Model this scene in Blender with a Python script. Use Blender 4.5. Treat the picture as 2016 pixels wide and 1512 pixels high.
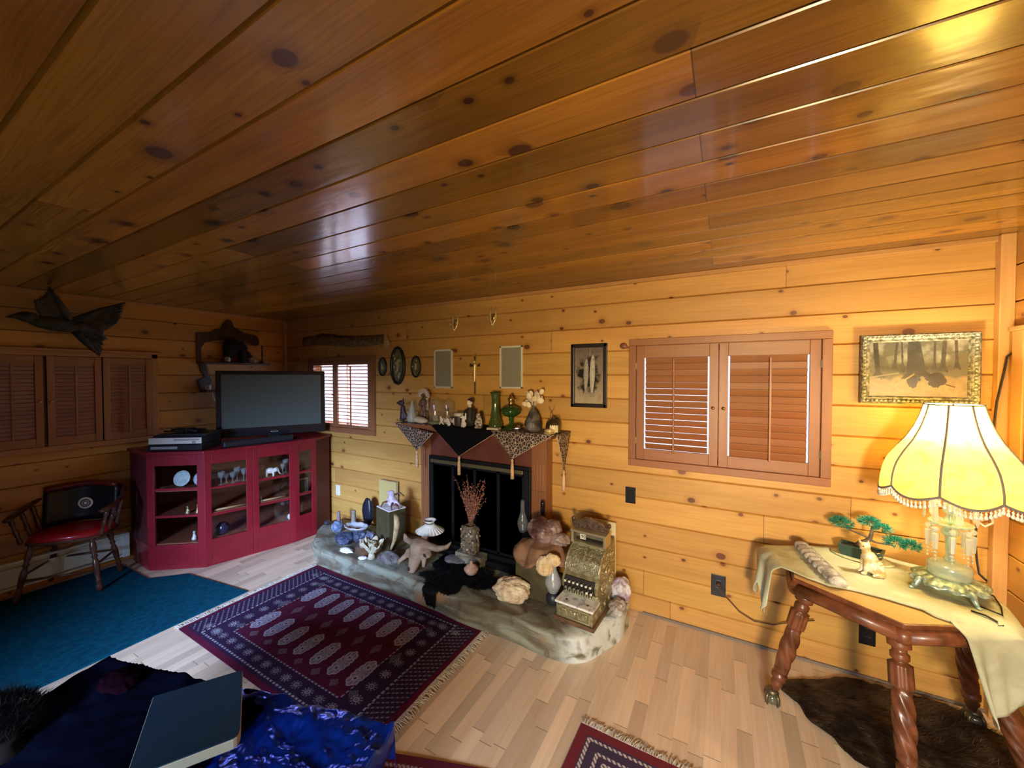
import bpy, bmesh, math, random
import numpy as np
from mathutils import Vector, Matrix, noise
random.seed(7)
PI = math.pi
# ---------------------------------------------------------------- camera, world, light, exposure
scene = bpy.context.scene
for _o in list(bpy.data.objects): bpy.data.objects.remove(_o)
col = scene.collection
CAM_H = 1.71; FPX = 754.0; YAW = math.atan(419/754.0)
SY, CY = math.sin(YAW), math.cos(YAW)
cd = bpy.data.cameras.new('camera'); cam = bpy.data.objects.new('camera', cd); col.objects.link(cam)
cd.sensor_width = 36; cd.lens = FPX/2016*36; cd.clip_start = .02
cam.location = (0, 0, CAM_H); cam.rotation_euler = (PI/2 - math.atan(16/FPX), 0, YAW)
scene.camera = cam
scene.view_settings.view_transform = 'Standard'; scene.view_settings.look = 'None'
scene.view_settings.exposure = 0.65; scene.view_settings.gamma = 1
w = bpy.data.worlds.new('sky'); scene.world = w; w.use_nodes = True
w.node_tree.nodes['Background'].inputs[0].default_value = (.72, .80, 1, 1)
w.node_tree.nodes['Background'].inputs[1].default_value = 1.5
def area(name, loc, rot, sx, sy, power, color, spread=180):
    l = bpy.data.lights.new(name, 'AREA'); l.shape = 'RECTANGLE'; l.size = sx; l.size_y = sy
    l.energy = power; l.color = color; l.spread = math.radians(spread)
    o = bpy.data.objects.new(name, l); col.objects.link(o); o.location = loc; o.rotation_euler = rot
    return o
# daylight through the windows of the unseen walls (behind and to the left of the camera)
area('daylight_south', (.0, -2.15, 1.45), (math.radians(52), 0, .1), 1.2, 1.3, 26, (.66, .80, 1), 80)
area('daylight_west', (-1.3, -2.4, 1.6), (math.radians(73), 0, math.radians(24)), 1.0, .9, 24, (.44, .60, 1), 36)
# daylight coming in through the small window beside the mantel
area('daylight_window', (-3.95, 3.35, 1.75), (math.radians(-62), 0, math.radians(18)), 1.0, .75, 60, (.60, .68, 1), 110)
# point lights; then a warm fill added behind the camera for the back wall
def bulb(name, loc, power, color, rad):
    l = bpy.data.lights.new(name, 'POINT'); l.energy = power; l.color = color; l.shadow_soft_size = rad
    o = bpy.data.objects.new(name, l); col.objects.link(o); o.location = loc; return o
area('back_wall_fill', (.55, -1.6, 1.45), (math.radians(87), 0, math.radians(7)), .35, .35, 21, (1, .76, .42), 72)
LAMP = (.90, 2.47)
bulb('table_lamp_light', (LAMP[0], LAMP[1], 1.37), 21, (1, .93, .64), .045)

# ---------------------------------------------------------------- constants of the room
BY = 2.84; LX = -4.84; RX = 1.22; CH = 2.40; SYW = -3.4
def px(u, y):                       # world x of the photo's column u on the plane y
    a = (u-1008)/FPX
    return y*(-SY + a*CY)/(CY + a*SY)
def pz(v, x, y):                    # world z of the photo's row v at (x, y)
    return CAM_H - (v-740)*(-SY*x + CY*y)/FPX

# ---------------------------------------------------------------- materials
def nt(name):
    m = bpy.data.materials.new(name); m.use_nodes = True; return m, m.node_tree
class G:
    def __init__(s, t): s.t = t
    def n(s, typ, **kw):
        nd = s.t.nodes.new(typ)
        for k, v in kw.items():
            if k.startswith('i_'):
                key = k[2:]; key = int(key) if key.isdigit() else key
                s.set(nd, key, v)
            else: setattr(nd, k, v)
        return nd
    def set(s, nd, key, v):
        inp = nd.inputs[key]
        if isinstance(v, bpy.types.NodeSocket): s.t.links.new(v, inp)
        elif isinstance(v, bpy.types.Node): s.t.links.new(v.outputs[0], inp)
        else: inp.default_value = v
    def m(s, op, a, b=None, c=None):
        nd = s.t.nodes.new('ShaderNodeMath'); nd.operation = op
        s.set(nd, 0, a)
        if b is not None: s.set(nd, 1, b)
        if c is not None: s.set(nd, 2, c)
        return nd.outputs[0]
    def mix(s, f, a, b, bt='MIX'):
        nd = s.t.nodes.new('ShaderNodeMix'); nd.data_type = 'RGBA'; nd.blend_type = bt
        s.set(nd, 0, f); s.set(nd, 6, a); s.set(nd, 7, b); return nd.outputs[2]
    def vec(s, x, y, z):
        nd = s.t.nodes.new('ShaderNodeCombineXYZ'); s.set(nd, 0, x); s.set(nd, 1, y); s.set(nd, 2, z); return nd.outputs[0]
    def ramp(s, f, lo, hi):
        nd = s.t.nodes.new('ShaderNodeMapRange'); s.set(nd, 0, f); nd.inputs[1].default_value = lo; nd.inputs[2].default_value = hi
        nd.interpolation_type = 'SMOOTHSTEP'; return nd.outputs[0]
def rgb(c): return (c[0], c[1], c[2], 1)
MC = {}
def pm(name, c1, c2=None, scale=8, rough=.5, metal=0, bump=0, bscale=None, trans=0, ior=1.45, emis=None, es=0, coat=0, sheen=0, detail=3, alpha=1, spec=.5):
    if name in MC: return MC[name]
    m, t = nt(name); g = G(t); b = t.nodes['Principled BSDF']
    tc = g.n('ShaderNodeTexCoord').outputs['Object']
    if c2 is not None:
        nz = g.n('ShaderNodeTexNoise', i_Vector=tc, i_Scale=scale, i_Detail=detail)
        g.set(b, 'Base Color', g.mix(g.ramp(nz.outputs[0], .38, .62), rgb(c1), rgb(c2)))
    else: b.inputs['Base Color'].default_value = rgb(c1)
    b.inputs['Roughness'].default_value = rough; b.inputs['Metallic'].default_value = metal
    b.inputs['Transmission Weight'].default_value = trans; b.inputs['IOR'].default_value = ior
    b.inputs['Coat Weight'].default_value = coat; b.inputs['Sheen Weight'].default_value = sheen; b.inputs['Alpha'].default_value = alpha
    b.inputs['Specular IOR Level'].default_value = spec
    if emis: b.inputs['Emission Color'].default_value = rgb(emis); b.inputs['Emission Strength'].default_value = es
    if bump:
        nb = g.n('ShaderNodeTexNoise', i_Vector=tc, i_Scale=bscale or scale*3, i_Detail=4)
        bp = g.n('ShaderNodeBump', i_Strength=min(1, bump), i_Distance=.004*max(1, bump), i_Height=nb.outputs[0])
        g.set(b, 'Normal', bp)
    MC[name] = m; return m
def glass(name, tint=(1, 1, 1), clear=.75, rough=.03):
    """clear thin glass: sees through with a tint and reflects by Fresnel"""
    if name in MC: return MC[name]
    m, t = nt(name); g = G(t); t.nodes.remove(t.nodes['Principled BSDF'])
    tr = g.n('ShaderNodeBsdfTransparent', i_0=rgb(tint)); gl = g.n('ShaderNodeBsdfGlossy', i_0=rgb((1, 1, 1)), i_Roughness=rough)
    df = g.n('ShaderNodeBsdfDiffuse', i_0=rgb([min(1, c*.9) for c in tint]))
    m1 = g.n('ShaderNodeMixShader', i_0=1-clear, i_1=tr, i_2=df)
    bf = g.n('ShaderNodeNewGeometry').outputs['Backfacing']
    fr = g.n('ShaderNodeFresnel', i_0=g.m('SUBTRACT', 1.5, g.m('MULTIPLY', bf, .8333)))
    m2 = g.n('ShaderNodeMixShader', i_0=fr, i_1=m1, i_2=gl)
    t.links.new(m2.outputs[0], t.nodes['Material Output'].inputs[0]); MC[name] = m; return m
def planks(name, axes, bw, v0, light, dark, tone=.25, knots=1.0, rough=.4, L=2.6, joints=None, grain=26, wear=0, bump=.15, knotc=(.10, .03, .012), coat=0, ks=1.0):
    """boards along axes[0], rows counted along axes[1]; knots, grain, tone per board, butt joints"""
    m, t = nt(name); g = G(t); b = t.nodes['Principled BSDF']
    sp = g.n('ShaderNodeSeparateXYZ', i_0=g.n('ShaderNodeTexCoord').outputs['Object'])
    U = sp.outputs[axes[0]]; V = sp.outputs[axes[1]]
    r = g.m('DIVIDE', g.m('SUBTRACT', V, v0), bw); row = g.m('FLOOR', r)
    wn = g.n('ShaderNodeTexWhiteNoise', noise_dimensions='1D', i_W=g.m('ADD', row, 11.3)).outputs[0]
    if joints is None:
        s = g.m('DIVIDE', g.m('ADD', U, g.m('MULTIPLY', wn, L*3.7)), L); seg = g.m('FLOOR', s)
        fr = g.m('FRACT', s); jd = g.m('MULTIPLY', g.m('MINIMUM', fr, g.m('SUBTRACT', 1, fr)), L)
    else:
        odd = g.m('MODULO', g.m('ADD', row, 100), 2); off = g.m('ADD', joints, g.m('MULTIPLY', odd, -2.3))
        s = g.m('DIVIDE', g.m('SUBTRACT', U, off), 4.6); seg = g.m('FLOOR', s)
        fr = g.m('FRACT', s); jd = g.m('MULTIPLY', g.m('MINIMUM', fr, g.m('SUBTRACT', 1, fr)), 4.6)
    bid = g.m('ADD', row, g.m('MULTIPLY', seg, 17.37))
    wt = g.n('ShaderNodeTexWhiteNoise', noise_dimensions='1D', i_W=bid).outputs[0]
    sh = g.m('MULTIPLY', wt, 31.0)
    u2 = g.m('ADD', U, sh)
    n1 = g.n('ShaderNodeTexNoise', i_Vector=g.vec(g.m('MULTIPLY', u2, 1.1), g.m('MULTIPLY', V, 9), sh), i_Scale=1, i_Detail=3).outputs[0]
    n2 = g.n('ShaderNodeTexNoise', i_Vector=g.vec(g.m('MULTIPLY', u2, 3), g.m('ADD', g.m('MULTIPLY', V, grain*6), g.m('MULTIPLY', n1, 12)), sh), i_Scale=1, i_Detail=2).outputs[0]
    c = g.mix(g.ramp(n1, .3, .75), rgb(light), rgb([l*.55+d*.45 for l, d in zip(light, dark)]))
    c = g.mix(g.m('MULTIPLY', g.ramp(n2, .35, .75), .35), c, rgb(dark))
    if knots > 0:
        kv = g.vec(g.m('MULTIPLY', u2, 4.2), g.m('MULTIPLY', V, 5.6), bid)
        vo = g.n('ShaderNodeTexVoronoi', i_Vector=kv, i_Scale=1.0, i_Randomness=.95, voronoi_dimensions='2D')
        d = vo.outputs['Distance']; vc = g.n('ShaderNodeSeparateColor', i_0=vo.outputs['Color'])
        size = g.m('MULTIPLY', g.m('GREATER_THAN', vc.outputs[0], 1-.62*knots), g.m('ADD', .045, g.m('MULTIPLY', g.m('POWER', vc.outputs[1], 3), .085*ks)))
        q = g.m('DIVIDE', d, g.m('ADD', size, .0001))
        k = g.m('SUBTRACT', 1, g.ramp(q, .75, 1.1)); halo = g.m('MULTIPLY', g.m('SUBTRACT', 1, g.ramp(q, 1, 2.6)), .45)
        has = g.m('GREATER_THAN', size, .01)
        c = g.mix(g.m('MULTIPLY', halo, has), c, rgb(dark))
        kc = g.mix(vc.outputs[2], rgb(knotc), rgb([x*2.2 for x in knotc]))
        c = g.mix(g.m('MULTIPLY', k, g.m('MULTIPLY', has, .93)), c, kc)
    hs = g.n('ShaderNodeHueSaturation', i_Value=g.m('ADD', 1-tone/2, g.m('MULTIPLY', wt, tone)), i_Hue=g.m('ADD', .5-.004, g.m('MULTIPLY', wn, .008)), i_Color=c)
    c = g.mix(g.m('MULTIPLY', g.m('LESS_THAN', jd, .0018), .75), hs.outputs[0], rgb([x*.25 for x in dark]))
    g.set(b, 'Base Color', c)
    g.set(b, 'Roughness', g.m('ADD', rough-.04, g.m('MULTIPLY', n1, .1)))
    b.inputs['Coat Weight'].default_value = coat; b.inputs['Coat Roughness'].default_value = .10
    nb = g.n('ShaderNodeTexNoise', i_Vector=g.vec(g.m('MULTIPLY', U, 1.5), g.m('MULTIPLY', V, 6), row), i_Scale=2.4, i_Detail=2).outputs[0]
    g.set(b, 'Normal', g.n('ShaderNodeBump', i_Strength=bump, i_Distance=.01, i_Height=nb))
    return m
def colmat(name, rough=.7, metal=0, bump=0, bscale=200, sheen=0):
    if name in MC: return MC[name]
    m, t = nt(name); g = G(t); b = t.nodes['Principled BSDF']
    at = g.n('ShaderNodeAttribute', attribute_name='Col'); g.set(b, 'Base Color', at.outputs['Color'])
    b.inputs['Roughness'].default_value = rough; b.inputs['Metallic'].default_value = metal; b.inputs['Sheen Weight'].default_value = sheen; b.inputs['Specular IOR Level'].default_value = .2
    if bump:
        nz = g.n('ShaderNodeTexNoise', i_Vector=g.n('ShaderNodeTexCoord').outputs['Object'], i_Scale=bscale)
        g.set(b, 'Normal', g.n('ShaderNodeBump', i_Strength=bump, i_Distance=.003, i_Height=nz.outputs[0]))
    MC[name] = m; return m

# ---------------------------------------------------------------- mesh helpers
ROOT = {}
class MB:
    def __init__(s): s.v = []; s.f = []; s.mi = []; s.sm = []
    def add(s, vs, fs, mi=0, smooth=False, M=None):
        o = len(s.v)
        s.v += [tuple(M @ Vector(p)) if M is not None else tuple(p) for p in vs]
        for f in fs: s.f.append([i+o for i in f]); s.mi.append(mi); s.sm.append(smooth)
        return s
    def box(s, c, d, M=None, mi=0):
        x, y, z = c; a, b, e = d[0]/2, d[1]/2, d[2]/2
        vs = [(x+i*a, y+j*b, z+k*e) for i in (-1, 1) for j in (-1, 1) for k in (-1, 1)]
        return s.add(vs, [(0, 1, 3, 2), (4, 6, 7, 5), (0, 4, 5, 1), (2, 3, 7, 6), (0, 2, 6, 4), (1, 5, 7, 3)], mi, False, M)
    def b2(s, x0, x1, y0, y1, z0, z1, M=None, mi=0):
        return s.box(((x0+x1)/2, (y0+y1)/2, (z0+z1)/2), (abs(x1-x0), abs(y1-y0), abs(z1-z0)), M, mi)
    def lathe(s, prof, n=24, c=(0, 0, 0), M=None, mi=0, smooth=True, flute=None, caps=True, phase=0):
        vs = []; fs = []
        for j, (r, z) in enumerate(prof):
            for i in range(n):
                a = 2*PI*i/n + phase; rr = r*(flute(a, z) if flute else 1)
                vs.append((c[0]+rr*math.cos(a), c[1]+rr*math.sin(a), c[2]+z))
        for j in range(len(prof)-1):
            for i in range(n):
                k = (i+1) % n; fs.append((j*n+i, j*n+k, (j+1)*n+k, (j+1)*n+i))
        if caps:
            if prof[0][0] > 1e-5: fs.append(tuple(reversed(range(n))))
            if prof[-1][0] > 1e-5: fs.append(tuple(range((len(prof)-1)*n, len(prof)*n)))
        return s.add(vs, fs, mi, smooth, M)
    def tube(s, pts, r, n=8, mi=0, M=None, smooth=True, closed=False, flat=1):
        pts = [Vector(p) for p in pts]; N = len(pts); rs = r if isinstance(r, (list, tuple)) else [r]*N
        vs = []; fs = []; up = None
        for i, p in enumerate(pts):
            if closed: d = pts[(i+1) % N] - pts[i-1]
            else: d = pts[min(i+1, N-1)] - pts[max(i-1, 0)]
            d = d.normalized() if d.length > 1e-9 else Vector((0, 0, 1))
            if up is None: up = Vector((0, 0, 1)) if abs(d.z) < .9 else Vector((1, 0, 0))
            x = d.cross(up)
            if x.length < 1e-6: x = d.orthogonal()
            x.normalize(); y = x.cross(d).normalized(); up = y
            for k in range(n):
                a = 2*PI*k/n; vs.append(p + x*math.cos(a)*rs[i] + y*math.sin(a)*rs[i]*flat)
        for i in range(N if closed else N-1):
            j = (i+1) % N
            for k in range(n):
                l = (k+1) % n; fs.append((i*n+k, i*n+l, j*n+l, j*n+k))
        if not closed: fs.append(tuple(reversed(range(n)))); fs.append(tuple(range((N-1)*n, N*n)))
        return s.add(vs, fs, mi, smooth, M)
    def ell(s, c, r, M=None, mi=0, nu=16, nv=10, R=None):
        r = r if isinstance(r, (list, tuple)) else (r, r, r); vs = []; fs = []
        for j in range(1, nv):
            t = PI*j/nv
            for i in range(nu):
                a = 2*PI*i/nu; q = Vector((r[0]*math.sin(t)*math.cos(a), r[1]*math.sin(t)*math.sin(a), r[2]*math.cos(t)))
                if R is not None: q = R @ q
                vs.append(Vector(c)+q)
        top = Vector((0, 0, r[2])); bot = -top
        if R is not None: top = R @ top; bot = R @ bot
        vs += [Vector(c)+top, Vector(c)+bot]; T = len(vs)-2; B = T+1
        for j in range(nv-2):
            for i in range(nu):
                k = (i+1) % nu; fs.append((j*nu+i, (j+1)*nu+i, (j+1)*nu+k, j*nu+k))
        for i in range(nu):
            k = (i+1) % nu; fs.append((T, i, k)); fs.append((B, (nv-2)*nu+k, (nv-2)*nu+i))
        return s.add(vs, fs, mi, True, M)
    def cap(s, a, b, ra, rb, M=None, mi=0, n=12):
        a = Vector(a); b = Vector(b); N = 6; P = []; R_ = []
        d = (b-a); L = d.length; d = d/L if L > 1e-9 else Vector((0, 0, 1))
        for i in range(4): t = PI/2*(i/4); P.append(a - d*ra*math.cos(t)); R_.append(max(ra*math.sin(t), ra*.05))
        P += [a, b]; R_ += [ra, rb]
        for i in range(1, 5): t = PI/2*(i/4); P.append(b + d*rb*math.sin(t)); R_.append(max(rb*math.cos(t), rb*.05))
        return s.tube(P, R_, n, mi, M)
    def prism(s, poly, z0, z1, M=None, mi=0, smooth=False):
        n = len(poly)
        ar = sum(poly[i][0]*poly[(i+1) % n][1]-poly[(i+1) % n][0]*poly[i][1] for i in range(n))
        if ar < 0: poly = poly[::-1]
        vs = [(p[0], p[1], z0) for p in poly]+[(p[0], p[1], z1) for p in poly]
        fs = [tuple(reversed(range(n))), tuple(range(n, 2*n))]+[(i, (i+1) % n, n+(i+1) % n, n+i) for i in range(n)]
        return s.add(vs, fs, mi, smooth, M)
    def grid(s, fn, nu, nv, M=None, mi=0, smooth=True, closeu=False):
        vs = [fn(i/(nu if closeu else nu-1), j/(nv-1)) for j in range(nv) for i in range(nu)]; fs = []
        for j in range(nv-1):
            for i in range(nu if closeu else nu-1):
                k = (i+1) % nu; fs.append((j*nu+i, j*nu+k, (j+1)*nu+k, (j+1)*nu+i))
        return s.add(vs, fs, mi, smooth, M)
    def rock(s, c, r, seed=0, amp=.25, freq=1.6, sub=4, M=None, mi=0, sharp=False, R=None):
        bm = bmesh.new(); bmesh.ops.create_icosphere(bm, subdivisions=sub, radius=1); vs = []
        off = Vector((seed*7.1, seed*3.3, seed*1.7))
        for v in bm.verts:
            n_ = v.co.normalized(); d = noise.fractal(n_*freq+off, 1.0, 2.2, 4)
            if sharp: d += .5*(noise.voronoi(n_*freq*1.3+off)[0][0]-.4)
            q = n_*(1+amp*d); q = Vector((q.x*r[0], q.y*r[1], q.z*r[2]))
            if R is not None: q = R @ q
            vs.append(Vector(c)+q)
        fs = [[v.index for v in f.verts] for f in bm.faces]; bm.free()
        return s.add(vs, fs, mi, not sharp, M)
    def tufts(s, n, fn, length, width, mi=0):
        for i in range(n):
            p, nn, d = fn(); p = Vector(p); d = (Vector(d)+Vector((random.gauss(0, .25), random.gauss(0, .25), random.gauss(0, .15)))).normalized()
            x = d.cross(Vector(nn)).normalized()*width; L = length*random.uniform(.6, 1.2)
            s.add([p-x, p+x, p+d*L], [(0, 1, 2)], mi)
        return s
    def build(s, name, mat, parent=None, world=False, bevel=0, remesh=0, sub=0, solid=0, soff=-1, colors=None, smooth=None, dec=0):
        vs = s.v
        if parent is not None and world:
            Mi = ROOT[parent.name].inverted(); vs = [tuple(Mi @ Vector(p)) for p in vs]
        me = bpy.data.meshes.new(name); me.from_pydata(vs, [], s.f)
        mats = mat if isinstance(mat, (list, tuple)) else [mat]
        for m_ in mats: me.materials.append(m_)
        me.polygons.foreach_set('material_index', s.mi)
        me.polygons.foreach_set('use_smooth', s.sm if smooth is None else [smooth]*len(s.f))
        if colors is not None:
            ca = me.color_attributes.new('Col', 'FLOAT_COLOR', 'POINT')
            ca.data.foreach_set('color', np.asarray(colors, dtype=np.float32).ravel())
        me.validate(); me.update()
        o = bpy.data.objects.new(name, me); col.objects.link(o)
        if parent is not None: o.parent = parent; ROOT[o.name] = ROOT[parent.name]
        else: ROOT[o.name] = Matrix.Identity(4)
        if remesh:
            md = o.modifiers.new('m', 'REMESH'); md.mode = 'VOXEL'; md.voxel_size = remesh; md.use_smooth_shade = True
            ms = o.modifiers.new('s', 'SMOOTH'); ms.iterations = 2; ms.factor = .5
        if solid: md = o.modifiers.new('t', 'SOLIDIFY'); md.thickness = solid; md.offset = soff
        if bevel: md = o.modifiers.new('b', 'BEVEL'); md.width = bevel; md.segments = 2; md.limit_method = 'ANGLE'; md.angle_limit = .6
        if sub: md = o.modifiers.new('u', 'SUBSURF'); md.levels = sub; md.render_levels = sub
        return o
def T(x, y, z, rz=0, rx=0, ry=0, s=1):
    return Matrix.Translation((x, y, z)) @ Matrix.Rotation(rz, 4, 'Z') @ Matrix.Rotation(ry, 4, 'Y') @ Matrix.Rotation(rx, 4, 'X') @ Matrix.Scale(s, 4)
def RX_(a): return Matrix.Rotation(a, 3, 'X')
def RY_(a): return Matrix.Rotation(a, 3, 'Y')
def RZ_(a): return Matrix.Rotation(a, 3, 'Z')
def tag(o, label, cat, group=None, kind=None):
    if label: o['label'] = label
    if cat: o['category'] = cat
    if group: o['group'] = group
    if kind: o['kind'] = kind
    return o
def thing(name, label, cat, loc=(0, 0, 0), rz=0, group=None):
    o = bpy.data.objects.new(name, None); col.objects.link(o); o.empty_display_size = .05
    o.location = loc; o.rotation_euler = (0, 0, rz); ROOT[o.name] = Matrix.Translation(loc) @ Matrix.Rotation(rz, 4, 'Z')
    return tag(o, label, cat, group)
def at(o, loc, rz=0):               # moves a single-mesh thing built around the origin
    o.location = loc; o.rotation_euler = (0, 0, rz); ROOT[o.name] = Matrix.Translation(loc) @ Matrix.Rotation(rz, 4, 'Z'); return o
def struct(o): o['kind'] = 'structure'; return o
def painted(name, mat, wd, ht, nx, ny, fn, parent=None, M=None, world=False):
    """flat panel in the local xz-plane facing -y whose pigment is fn(u, v) -> rgb"""
    us = np.linspace(0, 1, nx); vs = np.linspace(0, 1, ny); Ug, Vg = np.meshgrid(us, vs)
    c = fn(Ug, Vg); cols = np.concatenate([np.clip(c, 0, 1), np.ones(c.shape[:2]+(1,))], 2).reshape(-1, 4)
    b = MB(); b.grid(lambda a, e: ((a-.5)*wd, 0, (e-.5)*ht), nx, ny, M=M)
    return b.build(name, mat, parent, world=world, colors=cols)
def vnoise(U, V, sx, sy, seed=0, octv=3):
    """smooth value noise on numpy grids"""
    out = np.zeros_like(U); amp = 1; tot = 0
    for o in range(octv):
        rs = np.random.RandomState(seed*31+o); A = rs.rand(64, 64)
        x = (U*sx) % 63; y = (V*sy) % 63; i = np.floor(x).astype(int); j = np.floor(y).astype(int)
        fx = x-i; fy = y-j; fx = fx*fx*(3-2*fx); fy = fy*fy*(3-2*fy); i2 = (i+1) % 64; j2 = (j+1) % 64
        out += amp*((A[j, i]*(1-fx)+A[j, i2]*fx)*(1-fy)+(A[j2, i]*(1-fx)+A[j2, i2]*fx)*fy); tot += amp
        amp *= .5; sx *= 2; sy *= 2
    return out/tot
def C3(*c): return np.array(c, dtype=float)
# ---------------------------------------------------------------- shared materials
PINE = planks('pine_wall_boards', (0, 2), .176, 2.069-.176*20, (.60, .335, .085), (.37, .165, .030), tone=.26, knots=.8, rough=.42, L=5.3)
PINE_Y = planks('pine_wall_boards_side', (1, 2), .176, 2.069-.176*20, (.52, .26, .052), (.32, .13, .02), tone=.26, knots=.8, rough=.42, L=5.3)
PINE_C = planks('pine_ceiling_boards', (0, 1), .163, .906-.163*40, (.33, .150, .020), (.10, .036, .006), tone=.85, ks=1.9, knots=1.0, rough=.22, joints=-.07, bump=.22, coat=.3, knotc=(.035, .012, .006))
OAK = planks('oak_strip_floor', (1, 0), .066, 0, (.76, .61, .44), (.56, .38, .23), tone=.42, knots=0, rough=.30, L=.52, grain=20, bump=.03)
SHUT = planks('shutter_cedar', (0, 2), .5, 0, (.31, .125, .048), (.20, .070, .025), tone=.1, knots=0, rough=.40, L=9, bump=.05)
SHUTV = planks('shutter_cedar_upright', (2, 0), .5, 0, (.31, .125, .048), (.20, .070, .025), tone=.1, knots=0, rough=.40, L=9, bump=.05)
SHUTL = planks('shutter_pine_dark', (1, 2), .5, 0, (.40, .18, .06), (.26, .10, .03), tone=.1, knots=0, rough=.42, L=9, bump=.05)
TRIMW = planks('pine_trim', (2, 0), .5, 0, (.58, .32, .11), (.40, .19, .06), tone=.1, knots=0, rough=.45, L=9)
TRIMX = planks('pine_trim_flat', (0, 2), .5, 0, (.50, .25, .08), (.34, .14, .04), tone=.1, knots=0, rough=.45, L=9)
MAHOG = pm('red_brown_table_wood', (.105, .034, .014), (.19, .062, .026), 14, rough=.36, coat=.25)
DARKW = pm('dark_wood', (.055, .022, .012), (.03, .012, .008), 20, rough=.35)
BLACK = pm('black_plastic', (.010, .010, .012), rough=.35)
BRASS = pm('brass', (.62, .45, .16), rough=.28, metal=1)
WHITE = pm('white_paint', (.75, .72, .64), rough=.5)

# ---------------------------------------------------------------- room shell
def boards(name, a0, a1, z0, z1, bw, base, openings, place, mat, gv=.006):
    """V-grooved boards along a; place(a, h, d) -> world point, d = depth behind the face"""
    mb = MB(); k = math.floor((z0-base)/bw)
    while base+k*bw < z1-1e-6:
        r0 = max(base+k*bw, z0); r1 = min(base+(k+1)*bw, z1)
        cuts = sorted({r0, r1} | {h for o in openings for h in (o[2], o[3]) if r0 < h < r1})
        for c0, c1 in zip(cuts[:-1], cuts[1:]):
            sp = [(a0, a1)]
            for o in openings:
                if o[2] < c1-1e-6 and o[3] > c0+1e-6:
                    ns = []
                    for (p, q) in sp:
                        if o[0] > p: ns.append((p, min(q, o[0])))
                        if o[1] < q: ns.append((max(p, o[1]), q))
                    sp = [x for x in ns if x[1]-x[0] > 1e-4]
            g0 = gv if abs(c0-r0) < 1e-6 else 0; g1 = gv if abs(c1-r1) < 1e-6 else 0
            for (p, q) in sp:
                hs = [(c0, g0*2), (c0+g0, 0), (c1-g1, 0), (c1, g1*2)] if g0 or g1 else [(c0, 0), (c1, 0)]
                hs = [h for i, h in enumerate(hs) if i == 0 or abs(h[0]-hs[i-1][0]) > 1e-7]
                pts = [place(e, h, d) for h, d in hs for e in (p, q)]
                mb.add(pts, [(2*i, 2*i+1, 2*i+3, 2*i+2) for i in range(len(hs)-1)])
        k += 1
    return mb
zb = 2.069-.176*20
W2 = (-.555, .492, 1.115, 1.925)          # large shuttered window opening
W1 = (-4.30, -3.29, 1.13, 1.87)           # small open shuttered window
mb = boards('wall_back', LX-.03, RX+.03, 0, CH+.04, .176, zb, [W1, W2], lambda a, h, d: (a, BY+d, h), PINE)
struct(mb.build('wall_back', PINE))
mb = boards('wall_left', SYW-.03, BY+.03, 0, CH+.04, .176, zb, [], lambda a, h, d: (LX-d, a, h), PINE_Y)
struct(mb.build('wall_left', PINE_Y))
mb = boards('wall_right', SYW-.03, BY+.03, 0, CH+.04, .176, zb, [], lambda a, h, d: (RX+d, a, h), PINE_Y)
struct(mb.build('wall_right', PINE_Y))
mb = boards('wall_front', LX-.03, RX+.03, 0, CH+.04, .176, zb, [], lambda a, h, d: (a, SYW-d, h), PINE)
struct(mb.build('wall_front', pm('dark_far_boards', (.10, .05, .02), rough=.6)))
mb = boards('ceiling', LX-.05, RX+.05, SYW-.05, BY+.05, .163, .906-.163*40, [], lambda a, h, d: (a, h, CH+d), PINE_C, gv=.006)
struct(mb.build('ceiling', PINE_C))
struct(MB().b2(LX-.1, RX+.1, SYW-.1, BY+.1, -.06, 0).build('floor', OAK))
# corner and edge trims
struct(MB().b2(RX-.052, RX, BY-.045, BY, 0, CH).build('trim_1', TRIMW, bevel=.004))
struct(MB().b2(LX, LX+.035, BY-.035, BY, 0, CH).build('trim_2', TRIMW, bevel=.004))
struct(MB().b2(LX, RX, BY-.022, BY, CH-.028, CH).build('trim_3', TRIMX, bevel=.003))
struct(MB().b2(LX, LX+.022, SYW, BY, CH-.028, CH).build('trim_4', TRIMX, bevel=.003))
struct(MB().b2(-.50, RX, BY-.012, BY, 0, .016).build('baseboard_back', pm('grey_caulk', (.2, .16, .13), rough=.7)))

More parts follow.
